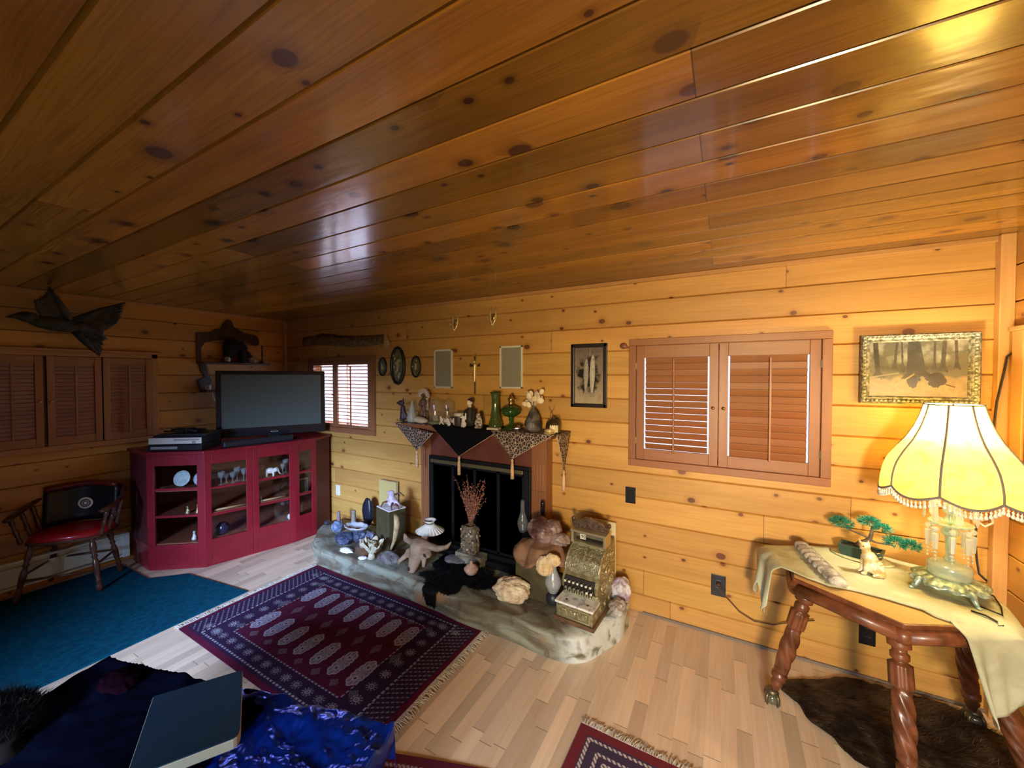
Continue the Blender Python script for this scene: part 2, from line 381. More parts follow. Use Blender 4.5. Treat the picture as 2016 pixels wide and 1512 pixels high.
# ---------------------------------------------------------------- shuttered windows
def shutter(parent, x0, x1, z0, z1, y, mats, nsl, tilt, stile=.052, rail_t=.085, rail_b=.075, slen=.006, rodx=None, knob=None, hinge=None, sh=None, dusty=None, skip=()):
    """one louvred leaf in the xz-plane, face at y (towards -y); returns leaf object"""
    mf, ms = mats; th = .022
    leaf = parent
    for (q0, q1) in ((x0, x0+stile), (x1-stile, x1)): MB().b2(q0, q1, y, y+th, z0, z1).build('stile', ms, leaf, bevel=.002)
    for (q0, q1) in ((z1-rail_t, z1), (z0, z0+rail_b)): MB().b2(x0+stile, x1-stile, y+.002, y+th-.002, q0, q1).build('rail', mf, leaf, bevel=.002)
    a0, a1 = x0+stile+slen, x1-stile-slen; b0, b1 = z0+rail_b, z1-rail_t; p = (b1-b0)/nsl
    s = MB(); h = (sh or p*1.12)
    for i in range(nsl):
        zc = b0+p*(i+.5); tl = tilt(i) if callable(tilt) else tilt
        M = Matrix.Translation(((a0+a1)/2, y+.012, zc)) @ Matrix.Rotation(tl, 4, 'X')
        s.box((0, 0, 0), (a1-a0, .007, h), M)
    s.build('louvres', mf, leaf, bevel=.0015)
    if rodx is not None:
        MB().b2(rodx-.006, rodx+.006, y-.024, y-.010, b0-.01, b1-.012).build('tilt_rod', ms, leaf, bevel=.002)
    if knob is not None:
        k = MB(); k.lathe([(.004, 0), (.004, .008), (.010, .012), (.011, .018), (.007, .023), (0, .024)], 14, M=T(knob[0], y, knob[1], rx=PI/2))
        kk = k.build('knob', BRASS, leaf); kk['label'] = 'small brass knob'
    if hinge:
        for zz in hinge[1]: MB().b2(hinge[0]-.004, hinge[0]+.004, y-.006, y+.004, zz-.022, zz+.022).build('hinge', BRASS if hinge[0] < 0 else DARKW, leaf)
    return leaf
def window_frame(x0, x1, z0, z1, op, tw, y, mats, proud=.026):
    f = MB(); e = op
    f.b2(x0, x1, y-proud, y, e[3], z1); f.b2(x0, x1, y-proud, y, z0, e[2])
    o = f.build('window_1', mats[0], bevel=.003)
    g = MB(); g.b2(x0, e[0], y-proud, y, e[2], e[3]); g.b2(e[1], x1, y-proud, y, e[2], e[3])
    g.build('window_casing', mats[1], o, bevel=.003)
    r = MB()
    for (a, b, c, d) in ((e[0]-.002, e[0]+.004, e[2], e[3]), (e[1]-.004, e[1]+.002, e[2], e[3]), (e[0], e[1], e[2]-.002, e[2]+.004), (e[0], e[1], e[3]-.004, e[3]+.002)):
        r.b2(a, b, y-.004, y+.13, c, d)
    r.build('window_reveal', mats[0], o)
    s = MB(); mx = (e[0]+e[1])/2
    s.b2(e[0], e[1], y+.09, y+.12, e[2], e[2]+.035); s.b2(e[0], e[1], y+.09, y+.12, e[3]-.035, e[3])
    s.b2(e[0], e[0]+.035, y+.09, y+.12, e[2], e[3]); s.b2(e[1]-.035, e[1], y+.09, y+.12, e[2], e[3]); s.b2(mx-.015, mx+.015, y+.09, y+.12, e[2], e[3])
    s.build('window_sash', WHITE, o)
    MB().b2(e[0]+.02, e[1]-.02, y+.103, y+.107, e[2]+.02, e[3]-.02).build('window_glass', glass('window_pane', (.97, .98, 1), 1.0), o)
    return struct(o)
wl = window_frame(-.603, .541, 1.066, 1.972, W2, .045, BY, (SHUT, SHUTV)); wl.name = 'window_2'
mid = -.035; yy = BY-.020
gapset = lambda i: .235 if i not in (4, 11, 12) else .17
sA = thing('window_shutter', 'left cedar shutter leaf of the large window with bright light lines between its slats', 'shutter', (0, 0, 0), group='shutter leaves of the large window')
shutter(sA, W2[0]+.004, mid-.002, W2[2]+.003, W2[3]-.003, yy, (SHUT, SHUTV), 15, lambda i: [.45, .3, .1, .3, .52, .56, .6, .55, .5, .46, .62, .25, .5, .62, .6][14-i]*.55+.25, sh=.046, rodx=-.303, knob=(mid-.03, 1.50), hinge=(W2[0]+.002, (1.25, 1.78)), slen=.009)
sB = thing('window_shutter', 'right cedar shutter leaf of the large window with nearly closed slats', 'shutter', (0, 0, 0), group='shutter leaves of the large window')
shutter(sB, mid+.002, W2[1]-.004, W2[2]+.003, W2[3]-.003, yy, (SHUT, SHUTV), 15, lambda i: .30+.12*math.sin(i*2.3), sh=.0475, rodx=.243, knob=(mid+.03, 1.50), hinge=(W2[1]-.002, (1.25, 1.78)), slen=.009)
ws = window_frame(-4.352, -3.222, 1.072, 1.925, W1, .05, BY, (SHUT, SHUTV)); ws.name = 'window_1'
mid1 = (W1[0]+W1[1])/2+.0
for (a, b, lb, kn) in ((W1[0]+.004, -3.868, 'left leaf of the small bright window, half hidden behind the television', -3.89), (-3.864, W1[1]-.004, 'right leaf of the small bright window with wide open slats', None)):
    t_ = thing('window_shutter', lb, 'shutter', (0, 0, 0), group='shutter leaves of the small window')
    shutter(t_, a, b, W1[2]+.003, W1[3]-.003, yy, (SHUT, SHUTV), 17, 1.27, stile=.036, rail_t=.035, rail_b=.035, sh=.036, rodx=(a+b)/2, knob=(kn, 1.5) if kn else None, slen=.001)
# dark closed shutters on the left wall
f = MB(); y0, y1, z0, z1 = .20, 1.58, 1.09, 1.915
def LW(a): return Matrix.Translation((LX, 0, 0)) @ Matrix.Rotation(PI/2, 4, 'Z')
Lm = Matrix.Translation((LX, 0, 0)) @ Matrix.Rotation(PI/2, 4, 'Z')   # local x -> +Y, local -y -> +X
def lb2(mb, a, b, d0, d1, c, d): return mb.b2(LX+d0, LX+d1, a, b, c, d)
lb2(f, y0, y1, 0, .03, z1-.04, z1); lb2(f, y0, y1, 0, .03, z0, z0+.045); lb2(f, y1-.045, y1, 0, .03, z0, z1); lb2(f, y0, y0+.045, 0, .03, z0, z1)
lb2(f, y0-.02, y1+.03, 0, .045, z1, z1+.02)
w3 = struct(f.build('window_3', SHUTL, bevel=.003))
lb2(MB(), y0+.02, y1-.02, .0, .006, z0+.02, z1-.02).build('window_backing', DARKW, w3)
edges = [.245, .555, .865, .870, 1.180, 1.200, 1.535]
leaves = [(.245, .540, 'far left'), (.545, .862, 'left'), (.882, 1.195, 'middle'), (1.205, 1.533, 'right')]
lbl = {'far left': 'dark shutter leaf of the left wall window cut by the picture edge', 'left': 'dark shutter leaf left of the two small knobs on the left wall', 'middle': 'dark shutter leaf right of the two small knobs on the left wall', 'right': 'dark shutter leaf of the left wall window next to the television corner'}
for (a, b, nm) in leaves:
    t_ = thing('window_shutter', lbl[nm], 'shutter', (LX, 0, 0), rz=PI/2, group='shutter leaves of the left wall window')
    shutter(t_, a, b, z0+.048, z1-.043, -.034, (SHUT, SHUTV), 19, .28, stile=.042, rail_t=.06, rail_b=.07, rodx=(a+b)/2, knob=((b-.02, 1.50) if nm == 'left' else (a+.02, 1.50)) if nm in ('left', 'middle') else None, slen=.002)
# partly visible window on the right wall at the frame edge
g = MB(); g.b2(RX-.022, RX, 2.685, 2.765, 1.16, 1.925); g.b2(RX-.028, RX, 2.0, 2.775, 1.925, 1.945); g.b2(RX-.022, RX, 2.0, 2.685, 1.86, 1.925); g.b2(RX-.022, RX, 2.0, 2.685, 1.16, 1.22)
w4 = struct(g.build('window_4', TRIMW, bevel=.003))
MB().b2(RX-.012, RX-.004, 2.0, 2.69, 1.2, 1.88).build('window_backing', DARKW, w4)
g = MB()
for i in range(17): g.box((RX-.014, 2.34, 1.24+i*.037), (.006, .66, .036), None)
g.build('window_louvres', TRIMX, w4)
# ---------------------------------------------------------------- fireplace surround, insert, mantel
FX0, FX1 = px(826, 2.70), px(1074, 2.70); IX0, IX1 = px(845, 2.70), px(1045, 2.70)
HZ = .15
t_ = thing('fireplace_surround', 'reddish wood fireplace surround with fluted pilasters under the draped mantel', 'fireplace', ((FX0+FX1)/2, 2.76, HZ))
for (a, b) in ((FX0, IX0), (IX1, FX1)):
    m_ = MB(); m_.b2(a, b, 2.715, BY, HZ, 1.24); wd = b-a
    for k in range(4): m_.tube([(a+wd*(.2+k*.2), 2.715, HZ+.1), (a+wd*(.2+k*.2), 2.715, 1.02)], .008, 8, flat=.8)
    m_.build('pilaster', SHUTV, t_, world=True, bevel=.002)
MB().b2(IX0, IX1, 2.715, BY, .985, 1.24).build('frieze_board', pm('dark_cherry', (.17, .055, .035), (.13, .04, .025), 6, rough=.4), t_, world=True)
m_ = MB(); m_.b2(FX0-.10, FX1+.10, 2.56, BY, 1.245, 1.278); m_.b2(FX0-.03, FX1+.03, 2.66, BY, 1.21, 1.245)
m_.build('mantel_shelf', SHUT, t_, world=True, bevel=.004)
# corbels
MB().b2(FX0-.02, FX0+.03, 2.6, 2.715, 1.14, 1.21).build('corbel', SHUTV, t_, world=True, bevel=.01)
ins = thing('fireplace_insert', 'black metal fireplace insert with dark glass doors above the stone hearth', 'fireplace insert', ((IX0+IX1)/2, 2.7, HZ))
BM = pm('black_iron', (.012, .013, .016), rough=.35, metal=.3)
m_ = MB(); m_.b2(IX0, IX1, 2.69, 2.80, .955, .985); m_.b2(IX0, IX0+.035, 2.69, 2.80, HZ, .955); m_.b2(IX1-.06, IX1, 2.69, 2.80, HZ, .955); m_.b2(IX0, IX1, 2.66, 2.80, HZ, .23)
m_.b2(IX0+.02, IX1-.02, 2.60, 2.66, HZ, .20)
m_.build('outer_frame', BM, ins, world=True, bevel=.004)
MB().b2(IX0+.03, IX1-.06, 2.675, 2.69, .925, .957).build('top_rail', pm('dull_brass_strip', (.30, .27, .14), rough=.35, metal=.8), ins, world=True, bevel=.004)
gm = pm('dark_door_glass', (.006, .008, .010), rough=.06, spec=.8)
n_ = 4; xa, xb = IX0+.035, IX1-.06; pw = (xb-xa)/n_
for i in range(n_):
    a = xa+i*pw; d = MB().b2(a+.002, a+pw-.002, 2.700, 2.708, .235, .925).build('glass_door', gm, ins, world=True)
    e = MB(); e.b2(a+.001, a+.014, 2.694, 2.700, .235, .925); e.b2(a+pw-.014, a+pw-.001, 2.694, 2.700, .235, .925); e.b2(a, a+pw, 2.694, 2.700, .905, .925); e.b2(a, a+pw, 2.694, 2.700, .235, .25)
    e.build('door_frame', BM, d, world=True)
MB().b2(IX0+.03, IX1-.05, 2.70, 2.8, HZ, .985).build('firebox', pm('soot', (.008, .008, .008), rough=.9), ins, world=True)
for k in range(2): MB().b2(IX0+.05, IX1-.05, 2.610+.0*k, 2.618, .165+.018*k, .172+.018*k).build('air_slot', pm('grey_metal', (.16, .15, .13), rough=.4, metal=.7), ins, world=True)
# mantel scarf: black centre, leopard points, cream piping, tassels
MTOP = 1.281
sc = thing('mantel_scarf', 'black velvet and leopard print mantel scarf with pointed ends and cream tassels', 'table runner', ((FX0+FX1)/2, 2.7, MTOP))
def leo(U, V):
    n1 = vnoise(U, V, 1, 1, 3, 2)
    return n1
m_, t2 = nt('leopard_cloth'); g = G(t2); b_ = t2.nodes['Principled BSDF']
vo = g.n('ShaderNodeTexVoronoi', i_Vector=g.n('ShaderNodeTexCoord').outputs['Object'], i_Scale=42, feature='DISTANCE_TO_EDGE')
vo2 = g.n('ShaderNodeTexVoronoi', i_Vector=g.n('ShaderNodeTexCoord').outputs['Object'], i_Scale=42)
c_ = g.mix(g.ramp(vo.outputs[0], .03, .09), rgb((.52, .40, .29)), rgb((.030, .018, .014)))
c_ = g.mix(g.m('SUBTRACT', 1, g.ramp(vo2.outputs['Distance'], .10, .22)), c_, rgb((.20, .12, .07)))
g.set(b_, 'Base Color', c_); b_.inputs['Roughness'].default_value = .8; LEO = m_
VEL = pm('black_velvet', (.004, .004, .006), rough=.95, spec=.15)
PIPE = pm('cream_piping', (.55, .42, .30), rough=.7); TAS = pm('cream_tassel', (.72, .50, .30), (.60, .38, .2), 60, rough=.75)
FY = 2.548
def pxz(u, v, y=FY): x = px(u, y); return (x, pz(v, x, y))
XL, XR = px(777, FY), px(1096, FY); s1 = px(850, FY); s2 = px(974, FY)
top = MB()
for (a, b, mi) in ((XL, s1, 0), (s1, s2, 1), (s2, XR, 0)): top.b2(a, b, FY, 2.80, MTOP-.002, MTOP+.002, mi=mi)
top.build('scarf_top', [LEO, VEL], sc, world=True)
def pennant(p, q, r, mat, nm='scarf_point', M=None, th=.004):
    a = MB(); A, B, C_ = Vector(p), Vector(q), Vector(r)
    nrm = (B-A).cross(C_-A).normalized()*th/2
    def f_(u, v):
        P = A.lerp(B, u); Q = P.lerp(C_, v); return Q + nrm*2*math.sin(u*9+v*3)*v*(1-v)
    a.grid(f_, 14, 14)
    o = a.build(nm, mat, sc, world=True, solid=th)
    e = MB(); e.tube([A, C_, B], .0032, 6); e.build('piping', PIPE, o, world=True)
    t = MB(); c = C_
    t.lathe([(.002, 0), (.009, -.010), (.011, -.02), (.006, -.03), (.011, -.045), (.013, -.10), (.014, -.155), (0, -.155)], 10, c=tuple(c), flute=lambda an, z: 1+.12*math.sin(an*10))
    t.build('tassel', TAS, o, world=True)
zt = MTOP
pennant((XL, FY, zt), (s1+.01, FY, pxz(855, 853)[1]), (pxz(820, 887)[0], FY, pxz(820, 887)[1]), LEO)
pennant((s1-.005, FY-.001, zt), (s2+.03, FY-.001, zt-.002), (pxz(905, 898)[0], FY-.012, pxz(905, 898)[1]), VEL)
pennant((s2-.03, FY-.003, zt), (XR-.03, FY-.003, zt), (pxz(1010, 903)[0], FY-.012, pxz(1010, 903)[1]), LEO)
pennant((XR+.002, FY, zt), (XR+.004, BY-.02, zt), (XR+.012, 2.66, zt-.27), LEO)

# ---------------------------------------------------------------- stone hearth
def inv_floor(u, v, z):
    b = (756-v)/FPX; a = (u-1008)/FPX; p = math.atan(16/FPX)
    fw = math.cos(p)+b*math.sin(p); up = -math.sin(p)+b*math.cos(p)
    x = -SY*fw+a*CY; y = CY*fw+a*SY; t = (z-CAM_H)/up; return (x*t, y*t)
outl = [(-3.70, 2.80), (-3.69, 2.52), (-3.46, 2.25), (-3.16, 2.13), (-2.86, 2.155), (-2.5, 2.16), (-2.1, 2.14), (-1.75, 2.12), (-1.5, 2.10), (-1.2, 2.13), (-.98, 2.10), (-.80, 2.11), (-.69, 2.19), (-.62, 2.36), (-.56, 2.5), (-.555, 2.68), (-.60, 2.80)]
def chaikin(P, k=2, closed=True):
    for _ in range(k):
        Q = []
        for i in range(len(P)):
            a, b = P[i], P[(i+1) % len(P)]
            if not closed and i == len(P)-1: break
            Q += [(a[0]*.75+b[0]*.25, a[1]*.75+b[1]*.25), (a[0]*.25+b[0]*.75, a[1]*.25+b[1]*.75)]
        P = Q
    return P
ol = chaikin(outl, 2); N = len(ol); hb = MB(); cx, cy = -2.0, 2.5
rings = [(1.0, 0.0), (1.0, .03), (1.006, .075), (1.0, .115), (.992, .138), (.975, HZ), (.9, HZ+.001), (.7, HZ), (.4, HZ), (.02, HZ)]
vs = []
for s_, z_ in rings:
    for i, (x, y) in enumerate(ol):
        nn = noise.fractal(Vector((x*4, y*4, z_*9)), 1, 2, 4)
        k = 1 if s_ > .95 else 0
        dx, dy = x-cx, y-cy
        L = math.hypot(dx, dy)
        ins_ = (1-s_)*(.9 if s_ > .95 else 1)*(1.0)
        off = (1.0-s_)*.9 if s_ > .9 else None
        if s_ >= .97: nx_, ny_ = -dx/L*(1-s_)*1.2, -dy/L*(1-s_)*1.2 if True else 0; X, Y = x+nx_*.9, y+ny_*.9
        else: X, Y = cx+dx*s_, cy+dy*s_
        if 0 < z_ < HZ-.001: X += nn*.03*dx/L; Y += nn*.03*dy/L
        vs.append((X, Y, z_+(nn*.006 if .97 > s_ else nn*.01*(z_ > .1))*k))
fs = [(j*N+i, j*N+(i+1) % N, (j+1)*N+(i+1) % N, (j+1)*N+i) for j in range(len(rings)-1) for i in range(N)]
fs.append(tuple(range((len(rings)-1)*N, len(rings)*N)))
hb.add(vs, fs, smooth=True)
m_, t2 = nt('slate_stone'); g = G(t2); b_ = t2.nodes['Principled BSDF']; tc = g.n('ShaderNodeTexCoord').outputs['Object']
wv = g.n('ShaderNodeMapping', i_Vector=tc); wv.inputs['Scale'].default_value = (1.2, 3.2, 6)
na = g.n('ShaderNodeTexNoise', i_Vector=wv, i_Scale=1.5, i_Detail=5, i_Distortion=1.2).outputs[0]
nb = g.n('ShaderNodeTexNoise', i_Vector=tc, i_Scale=9, i_Detail=6, i_Distortion=.6).outputs[0]
c_ = g.mix(g.ramp(na, .40, .60), rgb((.135, .11, .068)), rgb((.28, .29, .21)))
c_ = g.mix(g.ramp(nb, .54, .72), c_, rgb((.10, .065, .04)))
c_ = g.mix(g.ramp(g.n('ShaderNodeTexNoise', i_Vector=tc, i_Scale=3.3, i_Detail=5).outputs[0], .56, .66), c_, rgb((.30, .17, .085)))
# daylight on the slab's right end, painted into the stone as a pale tint
sx = g.n('ShaderNodeSeparateXYZ', i_0=tc).outputs[0]
pale = g.m('MULTIPLY', g.ramp(sx, -.90, -.72), g.ramp(nb, .36, .5))
c_ = g.mix(pale, c_, rgb((.62, .66, .62)))
g.set(b_, 'Base Color', c_); b_.inputs['Roughness'].default_value = .6
g.set(b_, 'Normal', g.n('ShaderNodeBump', i_Strength=.8, i_Distance=.015, i_Height=nb)); SLATE = m_
tag(hb.build('stone_hearth', SLATE), 'irregular flat grey and brown stone slab hearth in front of the fireplace', 'hearth')

# ---------------------------------------------------------------- rugs
def bokhara(Ux, Vy):
    """Ux along the length 0..1.80 m, Vy across 0..1.00 m"""
    base = C3(.085, .006, .030); navy = C3(.020, .012, .045); pale = C3(.42, .42, .50); wine = C3(.10, .006, .03)
    c = np.zeros(Ux.shape+(3,)); c[:] = base
    n = vnoise(Ux, Vy, 30, 30, 5, 3)[..., None]
    L, W = 1.80, 1.0
    def put(mask, colr, k=1.0):
        m = np.clip(mask, 0, 1)[..., None]*k; c[:] = c*(1-m)+colr*m
    eu = np.minimum(Ux, L-Ux); ev = np.minimum(Vy, W-Vy)
    # side bands
    band = (eu < .36) | (ev < .17)
    put(band.astype(float), navy, .85)
    put(((eu < .035) | (ev < .035)).astype(float), wine)
    # field edge dashes
    for (e1, e2, lim1, lim2) in ((.36, .17, .36, .17), (.19, .06, .19, .06)):
        d1 = (np.abs(eu-e1) < .005) & (ev > e2); d2 = (np.abs(ev-e2) < .005) & (eu > e1)
        dash = ((d1 & (np.mod(Vy, .03) < .018)) | (d2 & (np.mod(Ux, .03) < .018))).astype(float)
        put(dash, pale, .75)
    # end bands: slanted rows of small hooks
    zz = (eu < .19) & (eu > .04) & (ev > .05)
    h = ((np.mod(Vy+eu*.6, .034) < .010) & (np.mod(eu, .022) < .014)).astype(float)*zz
    put(h, pale, .42)
    # rosettes in borders
    def ros(cu, cv, a, b, k=.8):
        du = (Ux-cu)/a; dv = (Vy-cv)/b; r = np.hypot(du, dv); th = np.arctan2(dv, du)
        ring = (np.abs(r-.62) < .16); core = r < .28
        rays = (r > .95) & (r < 1.5) & (np.abs(np.sin(th*5)) > .75)
        put(ring.astype(float), pale, k); put(core.astype(float), pale, k*.7); put(rays.astype(float), pale, k*.6)
    k_ = 0
    for i in range(9):
        for s_ in (0, 1):
            cv = .11+.098*i; cu = .275 if s_ == 0 else L-.275
            ros(cu, cv, .024, .020, .8 if i % 2 else .6)
    for i in range(16):
        for s_ in (0, 1):
            cu = .15+.1*i; cv = .115 if s_ == 0 else W-.115
            ros(cu, cv, .024, .018, .75 if i % 2 else .55)
    # medallions: two rows of seven, long across the rug
    for row, cv in ((0, .345), (1, .70)):
        for i in range(7):
            cu = .415+.164*i; du = (Ux-cu); dv = (Vy-cv)
            best = np.zeros(Ux.shape); fill = np.zeros(Ux.shape)
            lob = [(-.062, -.016, .026), (-.062, .016, .026), (.062, -.016, .026), (.062, .016, .026), (0, -.026, .024), (0, .026, .024), (-.03, -.026, .022), (-.03, .026, .022), (.03, -.026, .022), (.03, .026, .022), (-.082, 0, .020), (.082, 0, .020), (0, 0, .03), (.03, 0, .03), (-.03, 0, .03)]
            dmin = np.full(Ux.shape, 9.)
            for (q, p, r) in lob:
                dmin = np.minimum(dmin, np.hypot(dv-q, du-p)-r)
            put((dmin < 0).astype(float), C3(.20, .17, .24))
            put(((dmin < 0) & (dmin > -.0075)).astype(float), pale, .95)
            th = np.arctan2(du, dv*.6)
            put(((dmin < -.010) & (np.abs(np.sin(th*6+.5)) > .8)).astype(float), pale, .65)
            r2 = np.minimum(np.hypot(dv-.045, du), np.hypot(dv+.045, du))
            put((np.abs(r2-.014) < .005).astype(float), pale, .8)
            put((r2 < .008).astype(float), C3(.12, .01, .03))
    for cv in (.225, .52, .82):
        for i in range(8):
            cu = .333+.164*i; d = np.abs(Ux-cu)/.035+np.abs(Vy-cv)/(.055 if cv == .52 else .03)
            put(((d < 1) & (np.mod((Ux*140).astype(int)+(Vy*140).astype(int), 2) == 0)).astype(float), pale, .38)
    return c*(.85+.3*n)
RUGM = colmat('rug_wool', rough=.95, bump=.4, bscale=260)
def rug(name, label, L, W, loc, rz, fn, nx, ny, fringe, grp=None, fl=.05):
    t = thing(name, label, 'rug', loc, rz, grp)
    us = np.linspace(0, L, nx); vs = np.linspace(0, W, ny); Ug, Vg = np.meshgrid(us, vs); c = fn(Ug, Vg)
    cols = np.concatenate([np.clip(c, 0, 1), np.ones(c.shape[:2]+(1,))], 2).reshape(-1, 4)
    b = MB(); b.grid(lambda a, e: (a*L, e*W, .008+.0025*math.sin(a*7+e*4)), nx, ny)
    b.build('pile', RUGM, t, colors=cols)
    e = MB(); e.b2(.003, L-.003, .003, W-.003, .0005, .0045); e.build('backing', pm('rug_edge', (.09, .012, .03), rough=.9), t)
    if fringe:
        r = random.Random(3)
        for side in fringe:
            f = MB()
            nn = int((W if side in 'lr' else L)/.0042)
            for i in range(nn):
                s_ = (i+.5)/nn; le = fl*r.uniform(.7, 1.15); sk = r.gauss(0, .012); wv_ = .0022
                if side == 'l': P = (0, s_*W); D = Vector((-le, sk, 0))
                elif side == 'r': P = (L, s_*W); D = Vector((le, sk, 0))
                else: P = (s_*L, W); D = Vector((sk, le, 0))
                a = Vector((P[0], P[1], .008)); m1 = a+D*.5+Vector((0, 0, .004*r.random())); b_2 = a+D; b_2.z = .003
                f.tube([a, m1, b_2], [wv_, wv_, wv_*.6], 4, smooth=False)
            if side == 'l': f.b2(-.016, .004, .002, W-.002, .001, .010)
            elif side == 'r': f.b2(L-.004, L+.016, .002, W-.002, .001, .010)
            f.build('fringe', pm('cream_wool_fringe', (.62, .56, .46), (.50, .44, .36), 50, rough=.9), t)
    return t
rug('persian_rug', 'large wine red and navy patterned rug with rows of oval medallions before the hearth', 1.80, 1.0, (-3.20, 1.13, .001), math.radians(-.3), bokhara, 640, 360, 'lr')
def smallrug(Ux, Vy):
    c = np.zeros(Ux.shape+(3,)); c[:] = C3(.055, .035, .07); pale = C3(.62, .55, .52)
    e = np.minimum(np.minimum(Ux, .95-Ux), 1.25-Vy)
    c[e < .045] = C3(.16, .02, .03)
    for d in (.06, .115, .15, .20, .24):
        m = (np.abs(e-d) < .007) & (np.mod(Ux+Vy, .022) < .013); c[m] = pale
    m = (e > .16) & (e < .19) & (np.mod(Ux-Vy, .03) < .012); c[m] = C3(.35, .08, .08)
    m = (e > .27) & (np.mod(Ux*1.0, .05) < .02) & (np.mod(Vy, .05) < .02); c[m] = pale
    return c
rug('persian_rug', 'small dark red rug with white dotted border and ragged white fringe at the bottom edge', .95, 1.25, (-.62, .53, .001), math.radians(-1), smallrug, 300, 380, 't', fl=.05)
def redrug(Ux, Vy):
    c = np.zeros(Ux.shape+(3,)); c[:] = C3(.10, .012, .03); e = np.minimum(np.minimum(Ux, .98-Ux), .9-Vy)
    m = (np.abs(e-.05) < .006) & (np.mod(Ux+Vy, .02) < .012); c[m] = C3(.4, .3, .3)
    m = (e > .07) & (e < .14) & (np.mod(Ux*3+Vy, .04) < .012); c[m] = C3(.2, .12, .16)
    return c
rug('persian_rug', 'plain wine red rug corner visible behind the blue covered table', .98, .9, (-1.36, .235, .0005), math.radians(20), redrug, 260, 180, '')
# green blue floor carpet
cp = [(-4.76, -.9), (-3.26, -.9), (-3.255, .41), (-3.285, 1.60), (-3.40, 1.585), (-4.02, 1.50), (-4.22, 1.30), (-4.76, 1.28)]
m_ = MB().prism(cp, .0005, .009)
tag(m_.build('carpet', pm('teal_carpet', (.0015, .082, .135), (.0015, .055, .095), 30, rough=.95, bump=1, bscale=300, spec=.1)), 'deep teal blue low pile carpet under the chair beside the red cabinet', 'carpet')

# ---------------------------------------------------------------- red display cabinet
RED = pm('red_paint', (.235, .008, .018), (.20, .007, .015), 6, rough=.38, coat=.2)
CG = glass('cabinet_glass', (.95, .97, .97), 1.0, .04)
CABP = [(-4.39, 1.35), (-4.025, 1.626), (-3.835, 2.33), (-3.83, 2.56)]
ct = thing('display_cabinet', 'red painted glass fronted display cabinet with angled wings under the television', 'cabinet', (-4.3, 2.05, 0))
CABH = 1.02
foot = [(-4.39, 1.35), (-4.025, 1.626), (-3.835, 2.33), (-3.83, 2.56), (-3.95, 2.80), (-4.79, 2.80), (-4.79, 1.36)]
def inset(P, d):
    out = []; n = len(P); cxx = sum(p[0] for p in P)/n; cyy = sum(p[1] for p in P)/n
    for i in range(n):
        a = Vector(P[i-1]); b = Vector(P[i]); c = Vector(P[(i+1) % n])
        e1 = (b-a).normalized(); e2 = (c-b).normalized(); n1 = Vector((-e1.y, e1.x)); n2 = Vector((-e2.y, e2.x))
        bis = (n1+n2); bis = bis/ max(.3, bis.length_squared)*2 if bis.length > 1e-6 else n1
        out.append(tuple(b+bis*d*.5*1.0*2/2))
    return out
MB().prism(inset(foot, .02), 0, .22).build('plinth', RED, ct, world=True)
MB().prism(inset(foot, -.03), CABH-.002, CABH+.026).build('cabinet_top', RED, ct, world=True, bevel=.006)
INT = pm('cabinet_inside', (.10, .012, .018), rough=.6); SHF = pm('shelf_edge', (.34, .10, .05), rough=.5)
for z_ in (.215, .46, .69): MB().prism(inset(foot, .035), z_, z_+.016).build('shelf', SHF, ct, world=True)
m_ = MB(); m_.b2(-4.79, -4.775, 1.37, 2.80, .22, CABH); m_.b2(-4.78, -3.96, 2.785, 2.80, .22, CABH); m_.b2(-4.78, -4.40, 1.36, 1.375, .22, CABH)
m_.add([(-3.83, 2.56, 0), (-3.95, 2.80, 0), (-3.95, 2.80, CABH), (-3.83, 2.56, CABH), (-3.845, 2.555, 0), (-3.965, 2.795, 0), (-3.965, 2.795, CABH), (-3.845, 2.555, CABH)], [(0, 1, 2, 3), (7, 6, 5, 4), (0, 3, 7, 4), (1, 5, 6, 2), (3, 2, 6, 7), (0, 4, 5, 1)])
m_.build('carcass', INT, ct, world=True)
def cdoor(A, B, panes, nm, z0=.02, z1=CABH, st=.055, top=.10, bot=.22, mu=(), hinge=False):
    A = Vector((A[0], A[1], 0)); B = Vector((B[0], B[1], 0)); L = (B-A).length; M = Matrix.Translation(A) @ Matrix.Rotation(math.atan2(B.y-A.y, B.x-A.x), 4, 'Z')
    f = MB(); f.b2(0, st, 0, .022, z0, z1, M); f.b2(L-st, L, 0, .022, z0, z1, M); f.b2(st, L-st, 0.001, .021, z1-top, z1, M); f.b2(st, L-st, 0.001, .021, z0, z0+bot, M)
    for z_ in mu: f.b2(st, L-st, .004, .018, z_-.011, z_+.011, M)
    o = f.build(nm, RED, ct, world=True, bevel=.003)
    MB().b2(st-.004, L-st+.004, .010, .013, z0+bot-.004, z1-top+.004, M).build('glass_pane', CG, o, world=True)
    return M, L
a_, b_, c_, d_ = [Vector((p[0], p[1], 0)) for p in CABP]
cdoor(a_, b_, 3, 'door', mu=(.47, .71), st=.06, bot=.20)
mm = b_.lerp(c_, .5)
cdoor(b_, b_+(mm-b_)*.995, 3, 'door', mu=(.46, .70), st=.05)
cdoor(mm, c_, 3, 'door', mu=(.46, .70), st=.05)
cdoor(c_, d_, 3, 'door', mu=(.48, .71), st=.045, bot=.24, top=.09)
